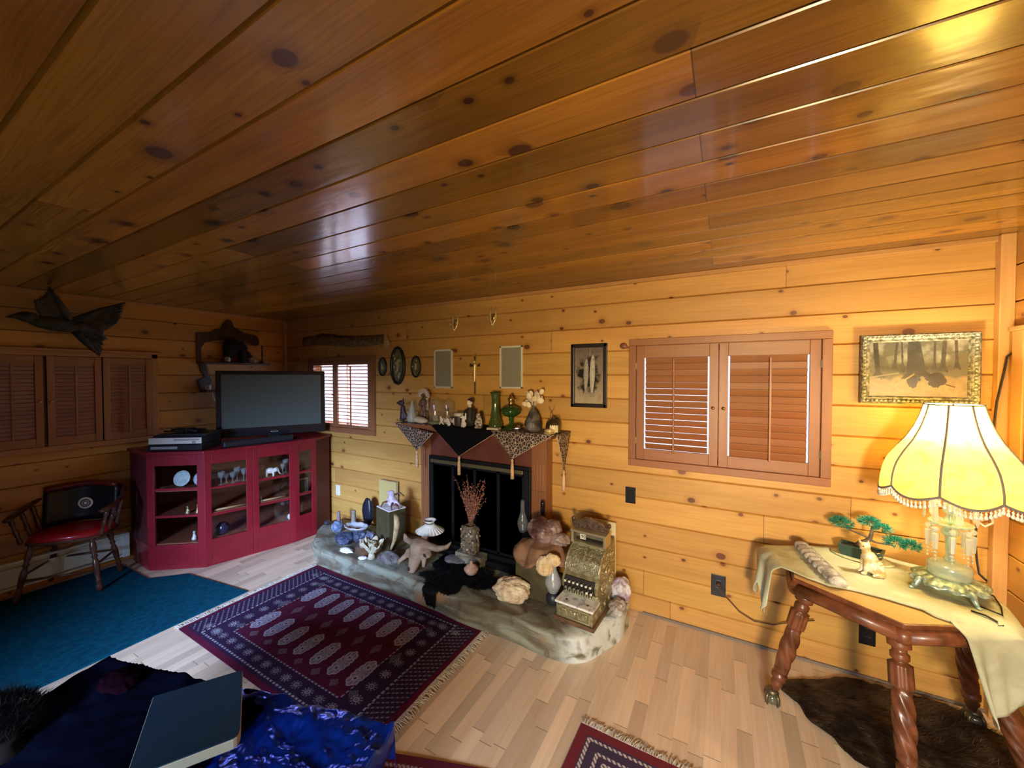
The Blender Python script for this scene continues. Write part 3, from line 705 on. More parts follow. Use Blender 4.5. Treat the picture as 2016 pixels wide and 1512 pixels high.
# ---------------------------------------------------------------- things inside the cabinet
CER = pm('white_ceramic', (.80, .76, .68), rough=.25); GLS = glass('clear_glassware', (.92, .95, .93), .88, .04)
GOLD = pm('gilt', (.70, .50, .18), rough=.3, metal=1)
def onshelf(fr, depth, z):          # fr runs 0..3 along the three faces of the cabinet front
    i = min(2, int(fr)); A = Vector(CABP[i]); B = Vector(CABP[i+1]); d = (B-A).normalized(); n = Vector((-d.y, d.x)); p = A.lerp(B, fr-i)+n*depth; return (p.x, p.y, z)
S1, S2, S3 = .706, .476, .231
m_ = MB(); m_.ell((0, 0, .055), (.048, .026, .030)); m_.ell((.050, 0, .062), (.022, .018, .024)); m_.ell((.045, .018, .062), (.016, .005, .022)); m_.ell((.045, -.018, .062), (.016, .005, .022))
for x, y in ((-.03, .014), (-.03, -.014), (.028, .014), (.028, -.014)): m_.cap((x, y, .045), (x, y, .008), .011, .010)
m_.cap((.066, 0, .058), (.078, 0, .022), .009, .005); m_.cap((.078, 0, .022), (.088, 0, .016), .005, .004); m_.cap((-.046, 0, .06), (-.054, 0, .03), .003, .003)
tag(at(m_.build('elephant_figurine', CER, remesh=.0035), onshelf(1.73, .09, S1), .9), 'white elephant figurine behind the third glass door of the red cabinet', 'figurine')
def goblet(h, r, nm, lab, loc, mat=GLS, grp=None):
    m_ = MB(); m_.lathe([(r*.8, 0), (r*.75, .004), (.004, .010), (.004, h*.45), (r*.7, h*.55), (r, h*.8), (r*.95, h), (r*.88, h), (r*.9, h*.8), (.001, h*.52)], 16, caps=False)
    return tag(at(m_.build(nm, mat), loc), lab, 'glass', grp)
for i, (f_, d_2, h) in enumerate([(1.08, .08, .11), (1.13, .12, .10), (1.18, .07, .12), (1.24, .10, .09), (1.30, .07, .10), (1.36, .12, .13), (1.42, .08, .12), (1.56, .07, .13), (1.62, .12, .12), (1.88, .09, .11), (1.93, .13, .14)]):
    goblet(h, .022+.004*(i % 3), 'drinking_glass', 'clear stemmed glass on the top shelf behind the %s glass door of the red cabinet' % ('second' if f_ < 1.5 else 'third'), onshelf(f_, d_2, S1), grp='glassware on the top shelf behind the %s door' % ('second' if f_ < 1.5 else 'third'))
def plate(r, mat, lab, loc, rz, name='display_plate', lean=1.25, grp=None):
    m_ = MB(); m_.lathe([(0, 0), (r*.6, .002), (r*.7, .008), (r, .014), (r, .018), (r*.68, .012), (0, .006)], 28, caps=False, M=T(0, 0, r, rx=lean))
    return tag(at(m_.build(name, mat), loc, rz), lab, 'plate', grp)
plate(.07, pm('pale_blue_china', (.55, .68, .66), (.75, .82, .78), 30, rough=.25), 'pale blue plate standing left on the top shelf of the red cabinet', onshelf(.45, .13, S1), .6)
plate(.065, pm('white_blue_china', (.70, .75, .82), (.30, .38, .55), 60, rough=.25), 'white and blue plate next to the cabinet post on the top shelf', onshelf(.80, .13, S1), .6)
def bellfig(lab, loc, mat, h=.07, grp=None, nm='small_figurine'):
    m_ = MB(); m_.lathe([(.018, 0), (.02, .006), (.012, h*.4), (.008, h*.65), (.006, h*.7)], 14); m_.ell((0, 0, h*.82), (.010, .010, .012))
    m_.cap((.008, 0, h*.58), (.016, .006, h*.36), .004, .003); m_.cap((-.008, 0, h*.58), (-.016, .006, h*.36), .004, .003)
    return tag(at(m_.build(nm, mat, remesh=.002), loc), lab, 'figurine', grp)
bellfig('gold toned figurine on the middle shelf behind the left cabinet door, left one of two', onshelf(.62, .06, S2), pm('old_gold', (.5, .38, .2), rough=.4, metal=.5))
bellfig('gold toned figurine on the middle shelf behind the left cabinet door, beside the post', onshelf(.80, .06, S2), pm('old_gold', (.5, .38, .2)), h=.085)
bellfig('tiny white figurine on the middle shelf behind the third cabinet door', onshelf(1.60, .05, S2), CER, h=.05)
bellfig('small white figurine on the bottom shelf behind the left cabinet door', onshelf(.70, .08, S3), CER, h=.08)
def deer(h, lab, loc, rz, mat, nm='deer_figurine'):
    m_ = MB(); s_ = h/.1
    def P(*a): return tuple(x*s_ for x in a)
    m_.ell(P(0, 0, .05), [x*s_ for x in (.028, .012, .014)])
    for x, y in ((-.02, .006), (-.02, -.006), (.018, .006), (.018, -.006)): m_.cap(P(x, y, .045), P(x, y, .003), .0045*s_, .003*s_)
    m_.cap(P(.022, 0, .055), P(.032, 0, .078), .008*s_, .006*s_); m_.cap(P(.032, 0, .08), P(.046, 0, .076), .006*s_, .004*s_)
    for q in (-1, 1):
        m_.tube([P(.032, q*.004, .084), P(.028, q*.014, .10), P(.034, q*.018, .118)], .0018*s_, 6); m_.tube([P(.029, q*.012, .098), P(.04, q*.016, .108)], .0015*s_, 6)
    return tag(at(m_.build(nm, mat), loc, rz), lab, 'figurine')
deer(.07, 'little glass deer figurine in the top right wing of the cabinet', onshelf(2.45, .07, S1), 0, pm('dull_silver', (.5, .5, .52), rough=.3, metal=.8))
m_ = MB(); m_.b2(-.055, .055, -.004, .004, 0, .15); o = at(m_.build('picture_frame', pm('silver_frame', (.45, .42, .42), rough=.3, metal=.8)), onshelf(2.5, .06, S2), 1.5)
tag(o, 'small silver picture frame in the middle of the right cabinet wing', 'picture frame')
m_ = MB().b2(-.046, .046, -.0055, -.004, .01, .14).build('photo', pm('dark_photo', (.04, .035, .04), rough=.2), o)
# brown rolled wood strip lying on middle shelves
for k, (f0, f1) in enumerate(((1.10, 1.44), (1.55, 1.9))):
    p0 = Vector(onshelf(f0, .05, S2+.010)); p1 = Vector(onshelf(f1, .05, S2+.010))
    o = MB().tube([p0, p1], .009, 10).build('bamboo_flute', pm('bamboo', (.55, .36, .16), rough=.45)); tag(o, ['light bamboo stick lying on the middle shelf behind the second cabinet door', 'light bamboo stick lying on the middle shelf behind the third cabinet door'][k], 'stick')
m_ = MB(); m_.lathe([(.03, 0), (.05, .03), (.055, .07), (.03, .10), (.028, .105)], 20); tag(at(m_.build('dark_bowl', pm('dark_glaze', (.03, .02, .05), rough=.2)), onshelf(1.2, .12, S3)), 'dark glazed pot on the bottom shelf behind the second cabinet door', 'pot')
m_ = MB(); m_.ell((0, 0, .03), (.03, .02, .03)); m_.ell((.02, 0, .06), (.016, .014, .016)); tag(at(m_.build('bird_figurine', CER, remesh=.003), onshelf(1.95, .06, S3)), 'small pale bird figurine at the bottom right behind the third cabinet door', 'figurine')

# ---------------------------------------------------------------- television, sound bar, players
P0 = Vector((-4.37, 1.87)); P1 = Vector((-3.905, 2.725)); d = (P1-P0); TL = d.length; ang = math.atan2(d.y, d.x)
CT = CABH+.027
tv = thing('television', 'large black flat screen television standing on the red cabinet', 'television', (P0.x+d.x/2, P0.y+d.y/2, CT), ang)
m_ = MB(); m_.b2(-TL/2, TL/2, 0, .045, .045, .715); m_.b2(-TL/2+.12, TL/2-.12, .045, .085, .14, .62)
m_.build('bezel', pm('tv_bezel', (.012, .014, .016), rough=.25, coat=.3), tv, bevel=.006)
MB().b2(-TL/2+.045, TL/2-.045, -.0015, .001, .135, .675).build('screen', pm('tv_screen', (.085, .118, .100), rough=.36, spec=.6), tv)
m_ = MB(); m_.b2(-.05, .05, .02, .06, .01, .06); m_.prism([(-.22, -.08), (.22, -.08), (.18, .12), (-.18, .12)], 0, .014); m_.build('stand', BLACK, tv, bevel=.003)
m_ = MB()
for k, (x, w_) in enumerate(((-.028, .010), (-.014, .010), (0, .010), (.014, .008), (.028, .012))): m_.b2(x-w_/2, x+w_/2, -.002, 0, .078, .084)
m_.build('maker_mark', pm('silver_print', (.6, .6, .62), rough=.4), tv)
q0 = Vector((-3.99, 1.77)); q1 = Vector((-3.875, 2.35)); d = q1-q0
sb = thing('sound_bar', 'slim black sound bar lying in front of the television', 'speaker', ((q0.x+q1.x)/2-.03, (q0.y+q1.y)/2, CT), math.atan2(d.y, d.x))
MB().b2(-d.length/2, d.length/2, -.03, .04, .004, .058).build('speaker_body', pm('sound_bar_cloth', (.012, .016, .022), rough=.5, coat=.3), sb, bevel=.012)
MB().b2(-d.length/2+.02, d.length/2-.02, -.028, .035, 0, .004).build('rubber_foot', BLACK, sb)
A = Vector(CABP[0]); B = Vector(CABP[1]); dd = (B-A).normalized(); nn = Vector((-dd.y, dd.x)); cc = A.lerp(B, .47)+nn*.16; an = math.atan2(dd.y, dd.x)
pl = thing('media_player', 'lower black disc player with a silver strip at the left end of the cabinet', 'disc player', (cc.x, cc.y, CT), an)
MB().b2(-.215, .215, -.14, .15, .004, .055).build('player_case', BLACK, pl, bevel=.003)
m_ = MB(); m_.b2(-.19, .02, -.143, -.14, .018, .04); m_.build('front_strip', pm('silver_plastic', (.32, .33, .32), rough=.35, metal=.3), pl)
pl = thing('media_player', 'upper disc player with a bright cream front stacked at the left end of the cabinet', 'disc player', (cc.x, cc.y, CT+.056), an)
MB().b2(-.21, .21, -.13, .15, .003, .062).build('player_case', BLACK, pl, bevel=.003)
m_ = MB(); m_.b2(-.21, .21, -.134, -.130, .006, .060); m_.build('front_panel', pm('cream_panel', (.75, .72, .62), rough=.3, metal=.2), pl)
m_ = MB(); m_.b2(-.01, .19, -.137, -.134, .034, .050); m_.lathe([(.014, 0), (.014, .004)], 16, M=T(.15, -.134, .018, rx=PI/2)); m_.build('buttons', pm('grey_button', (.35, .34, .30), rough=.4), pl)
bx = thing('cable_box', 'flat black set top box with tangled cables on top of the disc players', 'cable box', (cc.x+.01, cc.y+.03, CT+.119), an)
MB().b2(-.19, .20, -.12, .13, 0, .028).build('box_case', BLACK, bx, bevel=.004)
r = random.Random(9); m_ = MB()
for k in range(9):
    p = [Vector((r.uniform(-.16, .14), r.uniform(-.1, .1), .034)) for _ in range(5)]
    for i_, q in enumerate(p): q.z = .034+.03*r.random()
    m_.tube([p[0].lerp(p[1], 0), p[0].lerp(p[1], .5)+Vector((0, 0, .01)), p[1], p[1].lerp(p[2], .6), p[2], p[3]], .005, 6)
o = m_.build('cable_tangle', pm('black_cable', (.012, .01, .01), rough=.5)); at(o, (cc.x+.01, cc.y+.03, CT+.119), an); tag(o, 'heap of tangled black cables on the set top box', 'cables')
# white cable hanging behind
m_ = MB().tube([(-4.80, 2.02, 1.56), (-4.79, 2.03, 1.48), (-4.77, 2.06, 1.40), (-4.74, 2.12, 1.3), (-4.7, 2.16, 1.22), (-4.66, 2.2, 1.15)], .005, 8)
tag(m_.build('white_cable', WHITE), 'white cable hanging from the corner shelf down behind the television', 'cable')

# ---------------------------------------------------------------- ornate wall shelf with bear
sh = thing('wall_shelf', 'dark carved wooden wall shelf with curved crest above the television', 'shelf', (LX, 2.2, 1.5))
def yz(mb, poly, x0, x1): return mb.prism([(p[0], p[1]) for p in poly], 0, x1-x0, M=Matrix.Translation((LX+x0, 0, 0)) @ Matrix(((0, 0, 1, 0), (1, 0, 0, 0), (0, 1, 0, 0), (0, 0, 0, 1))))
crest = [(1.90, 2.16), (2.02, 2.17), (2.07, 2.21), (2.12, 2.22), (2.15, 2.29), (2.19, 2.335), (2.23, 2.32), (2.25, 2.26), (2.30, 2.23), (2.36, 2.20), (2.42, 2.19), (2.47, 2.19), (2.51, 2.15), (2.52, 2.09), (2.48, 2.06), (2.42, 2.08), (2.3, 2.10), (2.14, 2.10), (2.06, 2.09), (1.97, 2.06), (1.94, 2.0), (1.94, 1.86), (1.90, 1.85)]
m_ = MB(); yz(m_, crest, .002, .022); m_.build('crest_board', DARKW, sh, world=True, bevel=.003)
m_ = MB(); m_.b2(LX+.01, LX+.16, 1.90, 2.56, 1.835, 1.855); m_.build('upper_shelf', DARKW, sh, world=True, bevel=.003)
m_ = MB(); m_.b2(LX+.01, LX+.16, 1.92, 2.5, 1.54, 1.56); m_.build('lower_shelf', DARKW, sh, world=True, bevel=.003)
m_ = MB(); yz(m_, [(1.93, 1.56), (1.90, 1.66), (1.97, 1.70), (1.93, 1.78), (1.92, 1.84), (1.98, 1.84), (2.0, 1.74), (2.03, 1.66), (2.0, 1.56)], .002, .02); m_.build('side_bracket', DARKW, sh, world=True)
MB().lathe([(.010, 1.855), (.012, 1.87), (.006, 1.9), (.009, 1.96), (.006, 2.02), (.010, 2.06)], 10, c=(LX+.13, 2.49, 0)).build('spindle', DARKW, sh, world=True)
BF = pm('black_fur', (.006, .006, .007), (.014, .012, .012), 40, rough=.9, bump=1, bscale=90)
br = thing('bear_figurine', 'black bear figurine walking on top of the dark wall shelf', 'figurine', (LX+.09, 2.24, 1.855), PI*.42)
m_ = MB(); m_.ell((-.04, 0, .185), (.085, .07, .085)); m_.ell((.03, 0, .16), (.075, .06, .08)); m_.ell((-.05, 0, .14), (.075, .065, .08))
m_.ell((.085, 0, .095), (.05, .045, .045)); m_.ell((.125, 0, .075), (.028, .022, .02)); m_.ell((.08, .035, .135), (.013, .012, .014)); m_.ell((.08, -.035, .135), (.013, .012, .014))
for x, y in ((-.08, .04), (-.08, -.04), (.05, .04), (.05, -.04)): m_.cap((x, y, .12), (x, y, .02), .034, .026); m_.ell((x+.012, y, .014), (.03, .022, .014))
m_.build('bear_body', BF, br, remesh=.006)
m_ = MB(); m_.ell((.15, 0, .078), .008); m_.build('nose', BLACK, br)
def skull(lab, loc, rz, s=1.0):
    m_ = MB(); m_.ell((0, 0, .030), (.034, .024, .024)); m_.ell((.035, 0, .022), (.026, .013, .012)); m_.cap((.01, .018, .01), (.05, .006, .006), .005, .004); m_.cap((.01, -.018, .01), (.05, -.006, .006), .005, .004)
    m_.cap((-.005, .02, .04), (.02, .022, .024), .004, .003); m_.cap((-.005, -.02, .04), (.02, -.022, .024), .004, .003)
    o = m_.build('animal_skull', pm('bone', (.68, .60, .46), (.55, .47, .34), 30, rough=.6), remesh=.003); o.scale = (s, s, s)
    return tag(at(o, loc, rz), lab, 'skull', 'small skulls on the wall shelf')
skull('small white animal skull left of the black bear on the shelf', (LX+.135, 2.13, 1.857), -.3, 1.15); skull('small white animal skull right of the black bear on the shelf', (LX+.13, 2.37, 1.857), .3, 1.2)
skull('white bone skull on the lower shelf tier left of the television', (LX+.11, 1.96, 1.561), -.3, 1.1)
for k, (y, lab) in enumerate(((2.44, 'grey quartz stone at the right end of the wall shelf'), (2.50, 'second grey quartz stone beside the shelf spindle'))):
    m_ = MB().rock((0, 0, .018), (.035, .03, .02), 4+k, .4, 2, 3, sharp=True); tag(at(m_.build('quartz_stone', pm('grey_quartz', (.42, .40, .38), (.25, .23, .22), 20, rough=.5)), (LX+.09, y, 1.857)), lab, 'stone')

# ---------------------------------------------------------------- captain's chair
CHW = pm('chair_wood', (.10, .038, .018), (.06, .022, .012), 18, rough=.3, coat=.3)
fx = Vector((-4.60, .655)); fy = Vector((-4.30, 1.045)); dv = (fy-fx); an = math.atan2(dv.y, dv.x); mid_ = (fx+fy)/2
ch = thing('captains_chair', 'wooden captains chair with red vinyl seat and black leather back by the left wall', 'chair', (mid_.x, mid_.y, .009), an)
# local: x across the front, +y towards the back
SW = .225; D_ = .40
def turned(p, q, r, mb):
    p = Vector(p); q = Vector(q); prof = [(0, .55), (.04, .9), (.10, 1.0), (.16, .62), (.20, .95), (.24, .6), (.34, .85), (.48, 1.0), (.58, .8), (.62, .55), (.66, .95), (.70, .6), (.80, 1.0), (.90, .9), (.94, .6), (.97, .85), (1, .6)]
    mb.tube([p.lerp(q, t) for t, _ in prof], [r*k for _, k in prof], 12)
for (sx_, yb, yt, x1, x2) in ((-1, .0, .05, .235, .17), (1, .0, .05, .235, .17), (-1, .34, .30, .22, .16), (1, .34, .30, .22, .16)):
    m_ = MB(); turned((sx_*x1, yb, 0), (sx_*x2, yt, .41), .021, m_); m_.build('leg', CHW, ch)
m_ = MB(); m_.tube([(-.20, .02, .16), (.20, .02, .16)], .009, 8); m_.tube([(-.2, .33, .2), (.2, .33, .2)], .009, 8); m_.tube([(-.2, .03, .2), (-.19, .33, .2)], .009, 8); m_.tube([(.2, .03, .2), (.19, .33, .2)], .009, 8)
m_.build('stretcher', CHW, ch)
m_ = MB(); seat = chaikin([(-.245, .0), (.245, .0), (.235, .34), (.15, .38), (-.15, .38), (-.235, .34)], 2); m_.prism(seat, .405, .43); m_.build('seat_frame', CHW, ch, bevel=.006)
m_ = MB(); s2_ = [(x*.97, y*.95+.012) for x, y in seat]; n = len(s2_); vs = []
for k, (s_, z_) in enumerate(((1, .43), (1.005, .445), (.97, .462), (.85, .472), (.5, .478), (.01, .480))):
    for (x, y) in s2_: vs.append((x*s_, .19+(y-.19)*s_, z_))
m_.add(vs, [(j*n+i, j*n+(i+1) % n, (j+1)*n+(i+1) % n, (j+1)*n+i) for j in range(5) for i in range(n)], smooth=True)
m_.build('seat_cushion', pm('red_vinyl', (.42, .012, .016), rough=.28, coat=.3), ch)
# arm bow and spindles
arm = [(-.26, -.02, .635), (-.275, .06, .64), (-.28, .16, .655), (-.275, .27, .68), (-.24, .36, .73), (-.14, .40, .765), (0, .41, .78), (.14, .40, .765), (.24, .36, .73), (.275, .27, .68), (.28, .16, .655), (.275, .06, .64), (.26, -.02, .635)]
m_ = MB(); m_.tube(arm, [.020, .024, .022, .020, .022, .03, .034, .03, .022, .020, .022, .024, .020], 10, flat=.7); m_.build('arm_bow', CHW, ch)
for s_ in (-1, 1):
    for (yy_, zz_) in ((.04, .63), (.15, .64), (.26, .665)):
        m_ = MB(); turned((s_*.225, yy_+.01, .43), (s_*.272, yy_, zz_), .016, m_); m_.build('arm_spindle', CHW, ch)
m_ = MB()
def bk(u, v): x = (u-.5)*.44; return (x, .385-(2*(u-.5))**2*.09 - .03*(1-v), .47+v*.30+.012*math.sin(u*PI))
m_.grid(bk, 16, 8); m_.build('back_panel', pm('black_leather', (.010, .010, .012), rough=.35, bump=.3, bscale=60), ch, solid=.03)
m_ = MB(); m_.tube([(x_, y_+.0, z_+.004) for (x_, y_, z_) in [bk(u/12, 1) for u in range(13)]], .022, 10); m_.build('crest_rail', pm('red_brown_leather', (.16, .02, .015), rough=.35), ch)
m_ = MB(); m_.lathe([(.048, 0), (.048, .004), (.042, .006), (.034, .004)], 28, M=T(0, .352, .625, rx=PI/2)); o = m_.build('medallion', pm('silver_medal', (.88, .89, .82), rough=.4), ch); o['label'] = 'round white and silver medallion'
m_ = MB(); m_.lathe([(.033, .004), (.033, .006), (.012, .006)], 28, M=T(0, .352, .625, rx=PI/2))
o2 = m_.build('medallion_ground', pm('dark_field', (.05, .06, .06), rough=.5), o)
m_ = MB()
for k in range(12): a = k*PI/6; m_.ell((.022*math.cos(a), .3455, .625+.022*math.sin(a)), (.004, .002, .004))
m_.ell((0, .3455, .625), (.012, .003, .012)); m_.build('medallion_relief', pm('silver_medal', (.75, .76, .70)), o)
# baseboard heater
HW = pm('heater_enamel', (.80, .90, .76), rough=.35)
t_ = thing('baseboard_heater', 'long pale green enamelled electric baseboard heater along the left wall', 'heater', (LX, .3, .05))
m_ = MB(); m_.b2(LX, LX+.02, -.8, 1.34, .06, .27); m_.b2(LX, LX+.06, -.8, 1.34, .255, .272); m_.build('back_plate', HW, t_, world=True, bevel=.003)
m_ = MB(); m_.add([(LX+.066, y, z) for y in (-.8, 1.34) for z in (.095, .225)]+[(LX+.06, y, z) for y in (-.8, 1.34) for z in (.095, .225)], [(0, 2, 3, 1), (4, 5, 7, 6), (0, 4, 6, 2), (1, 3, 7, 5), (0, 1, 5, 4), (2, 6, 7, 3)]); m_.build('front_cover', HW, t_, world=True)
m_ = MB(); m_.b2(LX+.015, LX+.055, -.8, 1.34, .06, .075); m_.build('bottom_rail', HW, t_, world=True)
m_ = MB(); m_.b2(LX, LX+.068, 1.30, 1.345, .055, .273); m_.build('end_cap', HW, t_, world=True, bevel=.003)
m_ = MB(); m_.b2(LX+.021, LX+.05, -.8, 1.3, .11, .2); m_.build('heating_element', pm('dark_fins', (.05, .05, .04), rough=.6), t_, world=True)

# ---------------------------------------------------------------- mounted flying bird (dark)
bd = thing('mounted_bird', 'dark mounted bird with spread wings hanging high in the left corner', 'bird', (-4.55, .92, 2.12), 0)
FE = pm('dark_feathers', (.022, .018, .010), (.05, .038, .018), 25, rough=.8, bump=.5, bscale=60)
m_ = MB(); m_.ell((0, -.02, -.01), (.055, .16, .055), R=RX_(-.1)); m_.ell((0, -.17, .03), (.04, .06, .04)); m_.cap((0, -.22, .03), (.01, -.27, .015), .02, .006); m_.cap((0, .10, -.02), (0, .2, -.05), .05, .03)
m_.build('bird_body', FE, bd, remesh=.007)
def wing(tip, root0, root1, nm, sweep, nf=9):
    m_ = MB(); a = Vector(root0); b = Vector(root1); tp = Vector(tip)
    for k in range(nf):
        t = k/(nf-1); s_ = a.lerp(b, t); e = tp.lerp(b+(tp-a)*.55, t**1.2); e += Vector((0, 0, -.02*math.sin(t*PI)))
        dr = (e-s_); sd = dr.cross(Vector((1, 0, 0))).normalized()*(.026)
        def ff(u, v, s_=s_, e=e, sd=sd): c = s_.lerp(e, v); ww = math.sin(min(1, .25+v*.9)*PI*.93)**.6 if v < .98 else .1; return c+sd*(u-.5)*2*ww+Vector((.006*math.sin(u*PI)+.002*k, 0, 0))
        m_.grid(ff, 4, 9)
    m_.tube([a, a.lerp(tp, .5)+Vector((.01, 0, .01)), tp], [.022, .015, .005], 8)
    return m_.build(nm, FE, bd, solid=.003)
wing((.02, .36, .22), (0, .06, .03), (0, .14, -.06), 'wing', 0, 9)
wing((.03, -.07, .27), (0, .04, .03), (0, -.08, .03), 'wing', 0, 8)
wing((.0, .20, -.24), (0, .05, -.03), (0, .14, -.04), 'tail', 0, 6)
wing((.02, .24, -.10), (0, .12, -.02), (0, .12, -.06), 'tail', 0, 5)
# ---------------------------------------------------------------- wall decoration
FR = pm('black_frame', (.018, .013, .014), rough=.35)
def onwall(u, v): x = px(u, BY); return x, pz(v, x, BY)
# tan skin strip above the small window
x0, x1 = px(597, BY), px(772, BY); za = 2.085; zb_ = 2.045
sk = thing('snake_skin', 'long mottled brown dried skin strip mounted on the wall above the small window', 'skin', ((x0+x1)/2, BY, 2.1))
L = x1-x0
def skf(u, v):
    w_ = .062*(.75+.25*math.sin(u*PI))*(1+.1*noise.noise(Vector((u*9, v, 0)))); return (x0+.03+u*(L-.1), BY-.006-.018*math.sin(v*PI)-.004*noise.noise(Vector((u*14, v*4, 2))), 2.125-.04*u+(v-.5)*2*w_+.012*math.sin(u*7))
m_ = MB(); m_.grid(skf, 60, 8); m_.build('skin', pm('mottled_skin', (.13, .085, .03), (.24, .155, .055), 30, rough=.75, bump=.6, bscale=80), sk, world=True, solid=.004)
m_ = MB(); m_.add([(x1-.08, BY-.03, 2.135), (x1-.05, BY-.035, 2.15), (x1, BY-.02, 2.03), (x1-.05, BY-.03, 1.985), (x1-.085, BY-.03, 2.02), (x1-.04, BY-.005, 2.07)], [(0, 4, 3, 2, 1), (0, 1, 5), (1, 2, 5), (2, 3, 5), (3, 4, 5), (4, 0, 5)])
m_.add([(x0+.03, BY-.02, 2.19), (x0-.01, BY-.015, 2.16), (x0-.03, BY-.015, 2.09), (x0+.03, BY-.02, 2.06), (x0+.02, BY-.004, 2.12)], [(0, 1, 2, 3), (0, 4, 1), (1, 4, 2), (2, 4, 3), (3, 4, 0)])
o = m_.build('skin_tip', pm('pale_skin_tip', (.50, .36, .17), (.40, .26, .11), 30, rough=.7), sk, world=True); o['label'] = 'pale flared end of the skin'
m_ = MB().tube([(x0+.3, BY-.02, 2.18), (x0+.42, BY-.03, 2.19), (x0+.60, BY-.03, 2.175), (x0+.75, BY-.02, 2.13)], .008, 6); m_.build('wooden_stick', DARKW, sk, world=True)
# ovals
def oval(u, v, w_, h_, lab, pic, fr=.014):
    x, z = onwall(u, v); t = thing('oval_picture', lab, 'picture', (x, BY, z), group='three oval framed pictures')
    m_ = MB(); m_.tube([(w_/2*math.cos(a), -.012, h_/2*math.sin(a)) for a in [2*PI*k/36 for k in range(36)]], fr, 8, closed=True); m_.build('frame', FR, t)
    m_ = MB(); n = 36; m_.add([(w_/2*math.cos(2*PI*k/n), -.008, h_/2*math.sin(2*PI*k/n)) for k in range(n)]+[(0, -.010, 0)], [(k, (k+1) % n, n) for k in range(n)]); m_.build('backing', pm('oval_ground', pic[0], pic[1], 18, rough=.6), t)
    m_ = MB(); r = random.Random(int(u))
    for k in range(pic[3]): m_.ell((r.gauss(0, w_*.13), -.014, r.gauss(0, h_*.14)), (w_*.07, .006, h_*.05))
    m_.ell((0, -.016, 0), (w_*.10, .008, h_*.18)); m_.build('relief', pm('oval_relief'+str(int(u)), pic[2], None, rough=.6), t)
oval(755, 722, .105, .18, 'small dark oval framed picture left of the large oval', ((.10, .10, .04), (.17, .15, .06), (.42, .36, .22), 3), .009)
oval(785, 720, .175, .36, 'large dark oval framed picture with green figures between two small ovals', ((.13, .15, .05), (.22, .24, .09), (.33, .36, .18), 12), .016)
oval(820.5, 722, .115, .20, 'small dark oval framed picture right of the large oval', ((.16, .09, .035), (.24, .15, .06), (.50, .38, .28), 3), .009)
# framed grilles
for (u0, u1, v0, v1, lab) in ((856, 892, 688, 764, 'white framed grey mesh grille panel left of the crucifix'), (985, 1030, 681, 765, 'white framed grey mesh grille panel right of the crucifix')):
    xa, xb = px(u0, BY), px(u1, BY); z1_, z0_ = pz(v0, (xa+xb)/2, BY), pz(v1, (xa+xb)/2, BY)
    t = thing('wall_speaker', lab, 'wall speaker', ((xa+xb)/2, BY, (z0_+z1_)/2), group='framed grille panels over the mantel'); w_, h_ = xb-xa, z1_-z0_
    m_ = MB(); e = .016
    m_.b2(-w_/2, w_/2, -.014, 0, h_/2-e, h_/2); m_.b2(-w_/2, w_/2, -.014, 0, -h_/2, -h_/2+e); m_.b2(-w_/2, -w_/2+e, -.014, 0, -h_/2, h_/2); m_.b2(w_/2-e, w_/2, -.014, 0, -h_/2, h_/2)
    m_.build('frame', pm('off_white_frame', (.66, .63, .50), rough=.45), t, bevel=.002)
    gm_, t3 = nt('grille_mesh'+str(u0)); g = G(t3); b_ = t3.nodes['Principled BSDF']; ck = g.n('ShaderNodeTexVoronoi', i_Vector=g.n('ShaderNodeTexCoord').outputs['Object'], i_Scale=300, i_Randomness=0)
    g.set(b_, 'Base Color', g.mix(g.ramp(ck.outputs[0], .3, .6), rgb((.36, .34, .25)), rgb((.20, .19, .13)))); b_.inputs['Roughness'].default_value = .6
    MB().b2(-w_/2+e, w_/2-e, -.009, -.001, -h_/2+e, h_/2-e).build('grille', gm_, t)
# crucifix
x, z = onwall(937, 738); cr = thing('crucifix', 'gold coloured crucifix hanging between the two grille panels', 'crucifix', (x, BY, z))
m_ = MB(); m_.b2(-.011, .011, -.014, -.004, -.17, .165); m_.b2(-.060, .060, -.014, -.004, .072, .100); m_.build('cross', BRASS, cr, bevel=.003)
m_ = MB(); m_.ell((0, -.024, .115), (.010, .010, .013)); m_.cap((0, -.022, .09), (0, -.020, .03), .012, .009); m_.cap((0, -.02, .03), (0, -.022, -.06), .009, .005)
m_.cap((.005, -.02, .088), (.045, -.016, .102), .005, .003); m_.cap((-.005, -.02, .088), (-.045, -.016, .102), .005, .003)
m_.build('corpus', pm('pale_gold', (.72, .58, .34), rough=.35, metal=.7), cr, remesh=.002)
MB().lathe([(.006, 0), (.008, .004), (.004, .01)], 10, M=T(.0, -.004, .185, rx=PI/2)).build('hanger', BRASS, cr)
# two wishbone hooks
for (u, v, lab) in ((899, 636, 'gilt wishbone shaped hook under the ceiling, left one'), (973, 625, 'gilt wishbone shaped hook under the ceiling, right one above the crucifix')):
    x, z = onwall(u, v); t = thing('wall_hook', lab, 'hook', (x, BY, z), group='two gilt wall hooks')
    m_ = MB()
    for s_ in (-1, 1): m_.tube([(s_*.022, -.008, .085), (s_*.028, -.016, .03), (s_*.026, -.022, -.02), (s_*.010, -.024, -.055), (0, -.02, -.085)], [.007, .009, .010, .009, .006], 8); m_.tube([(s_*.026, -.018, -.01), (s_*.034, -.045, -.03), (s_*.030, -.05, .005)], .005, 8)
    m_.tube([(0, -.02, -.05), (.002, -.05, -.06), (.004, -.06, -.02)], .005, 8); m_.build('prongs', pm('pale_gold_horn', (.72, .56, .30), rough=.35, metal=.45), t)
    MB().ell((0, -.012, 0), (.012, .008, .03)).build('hook_plate', BRASS, t)
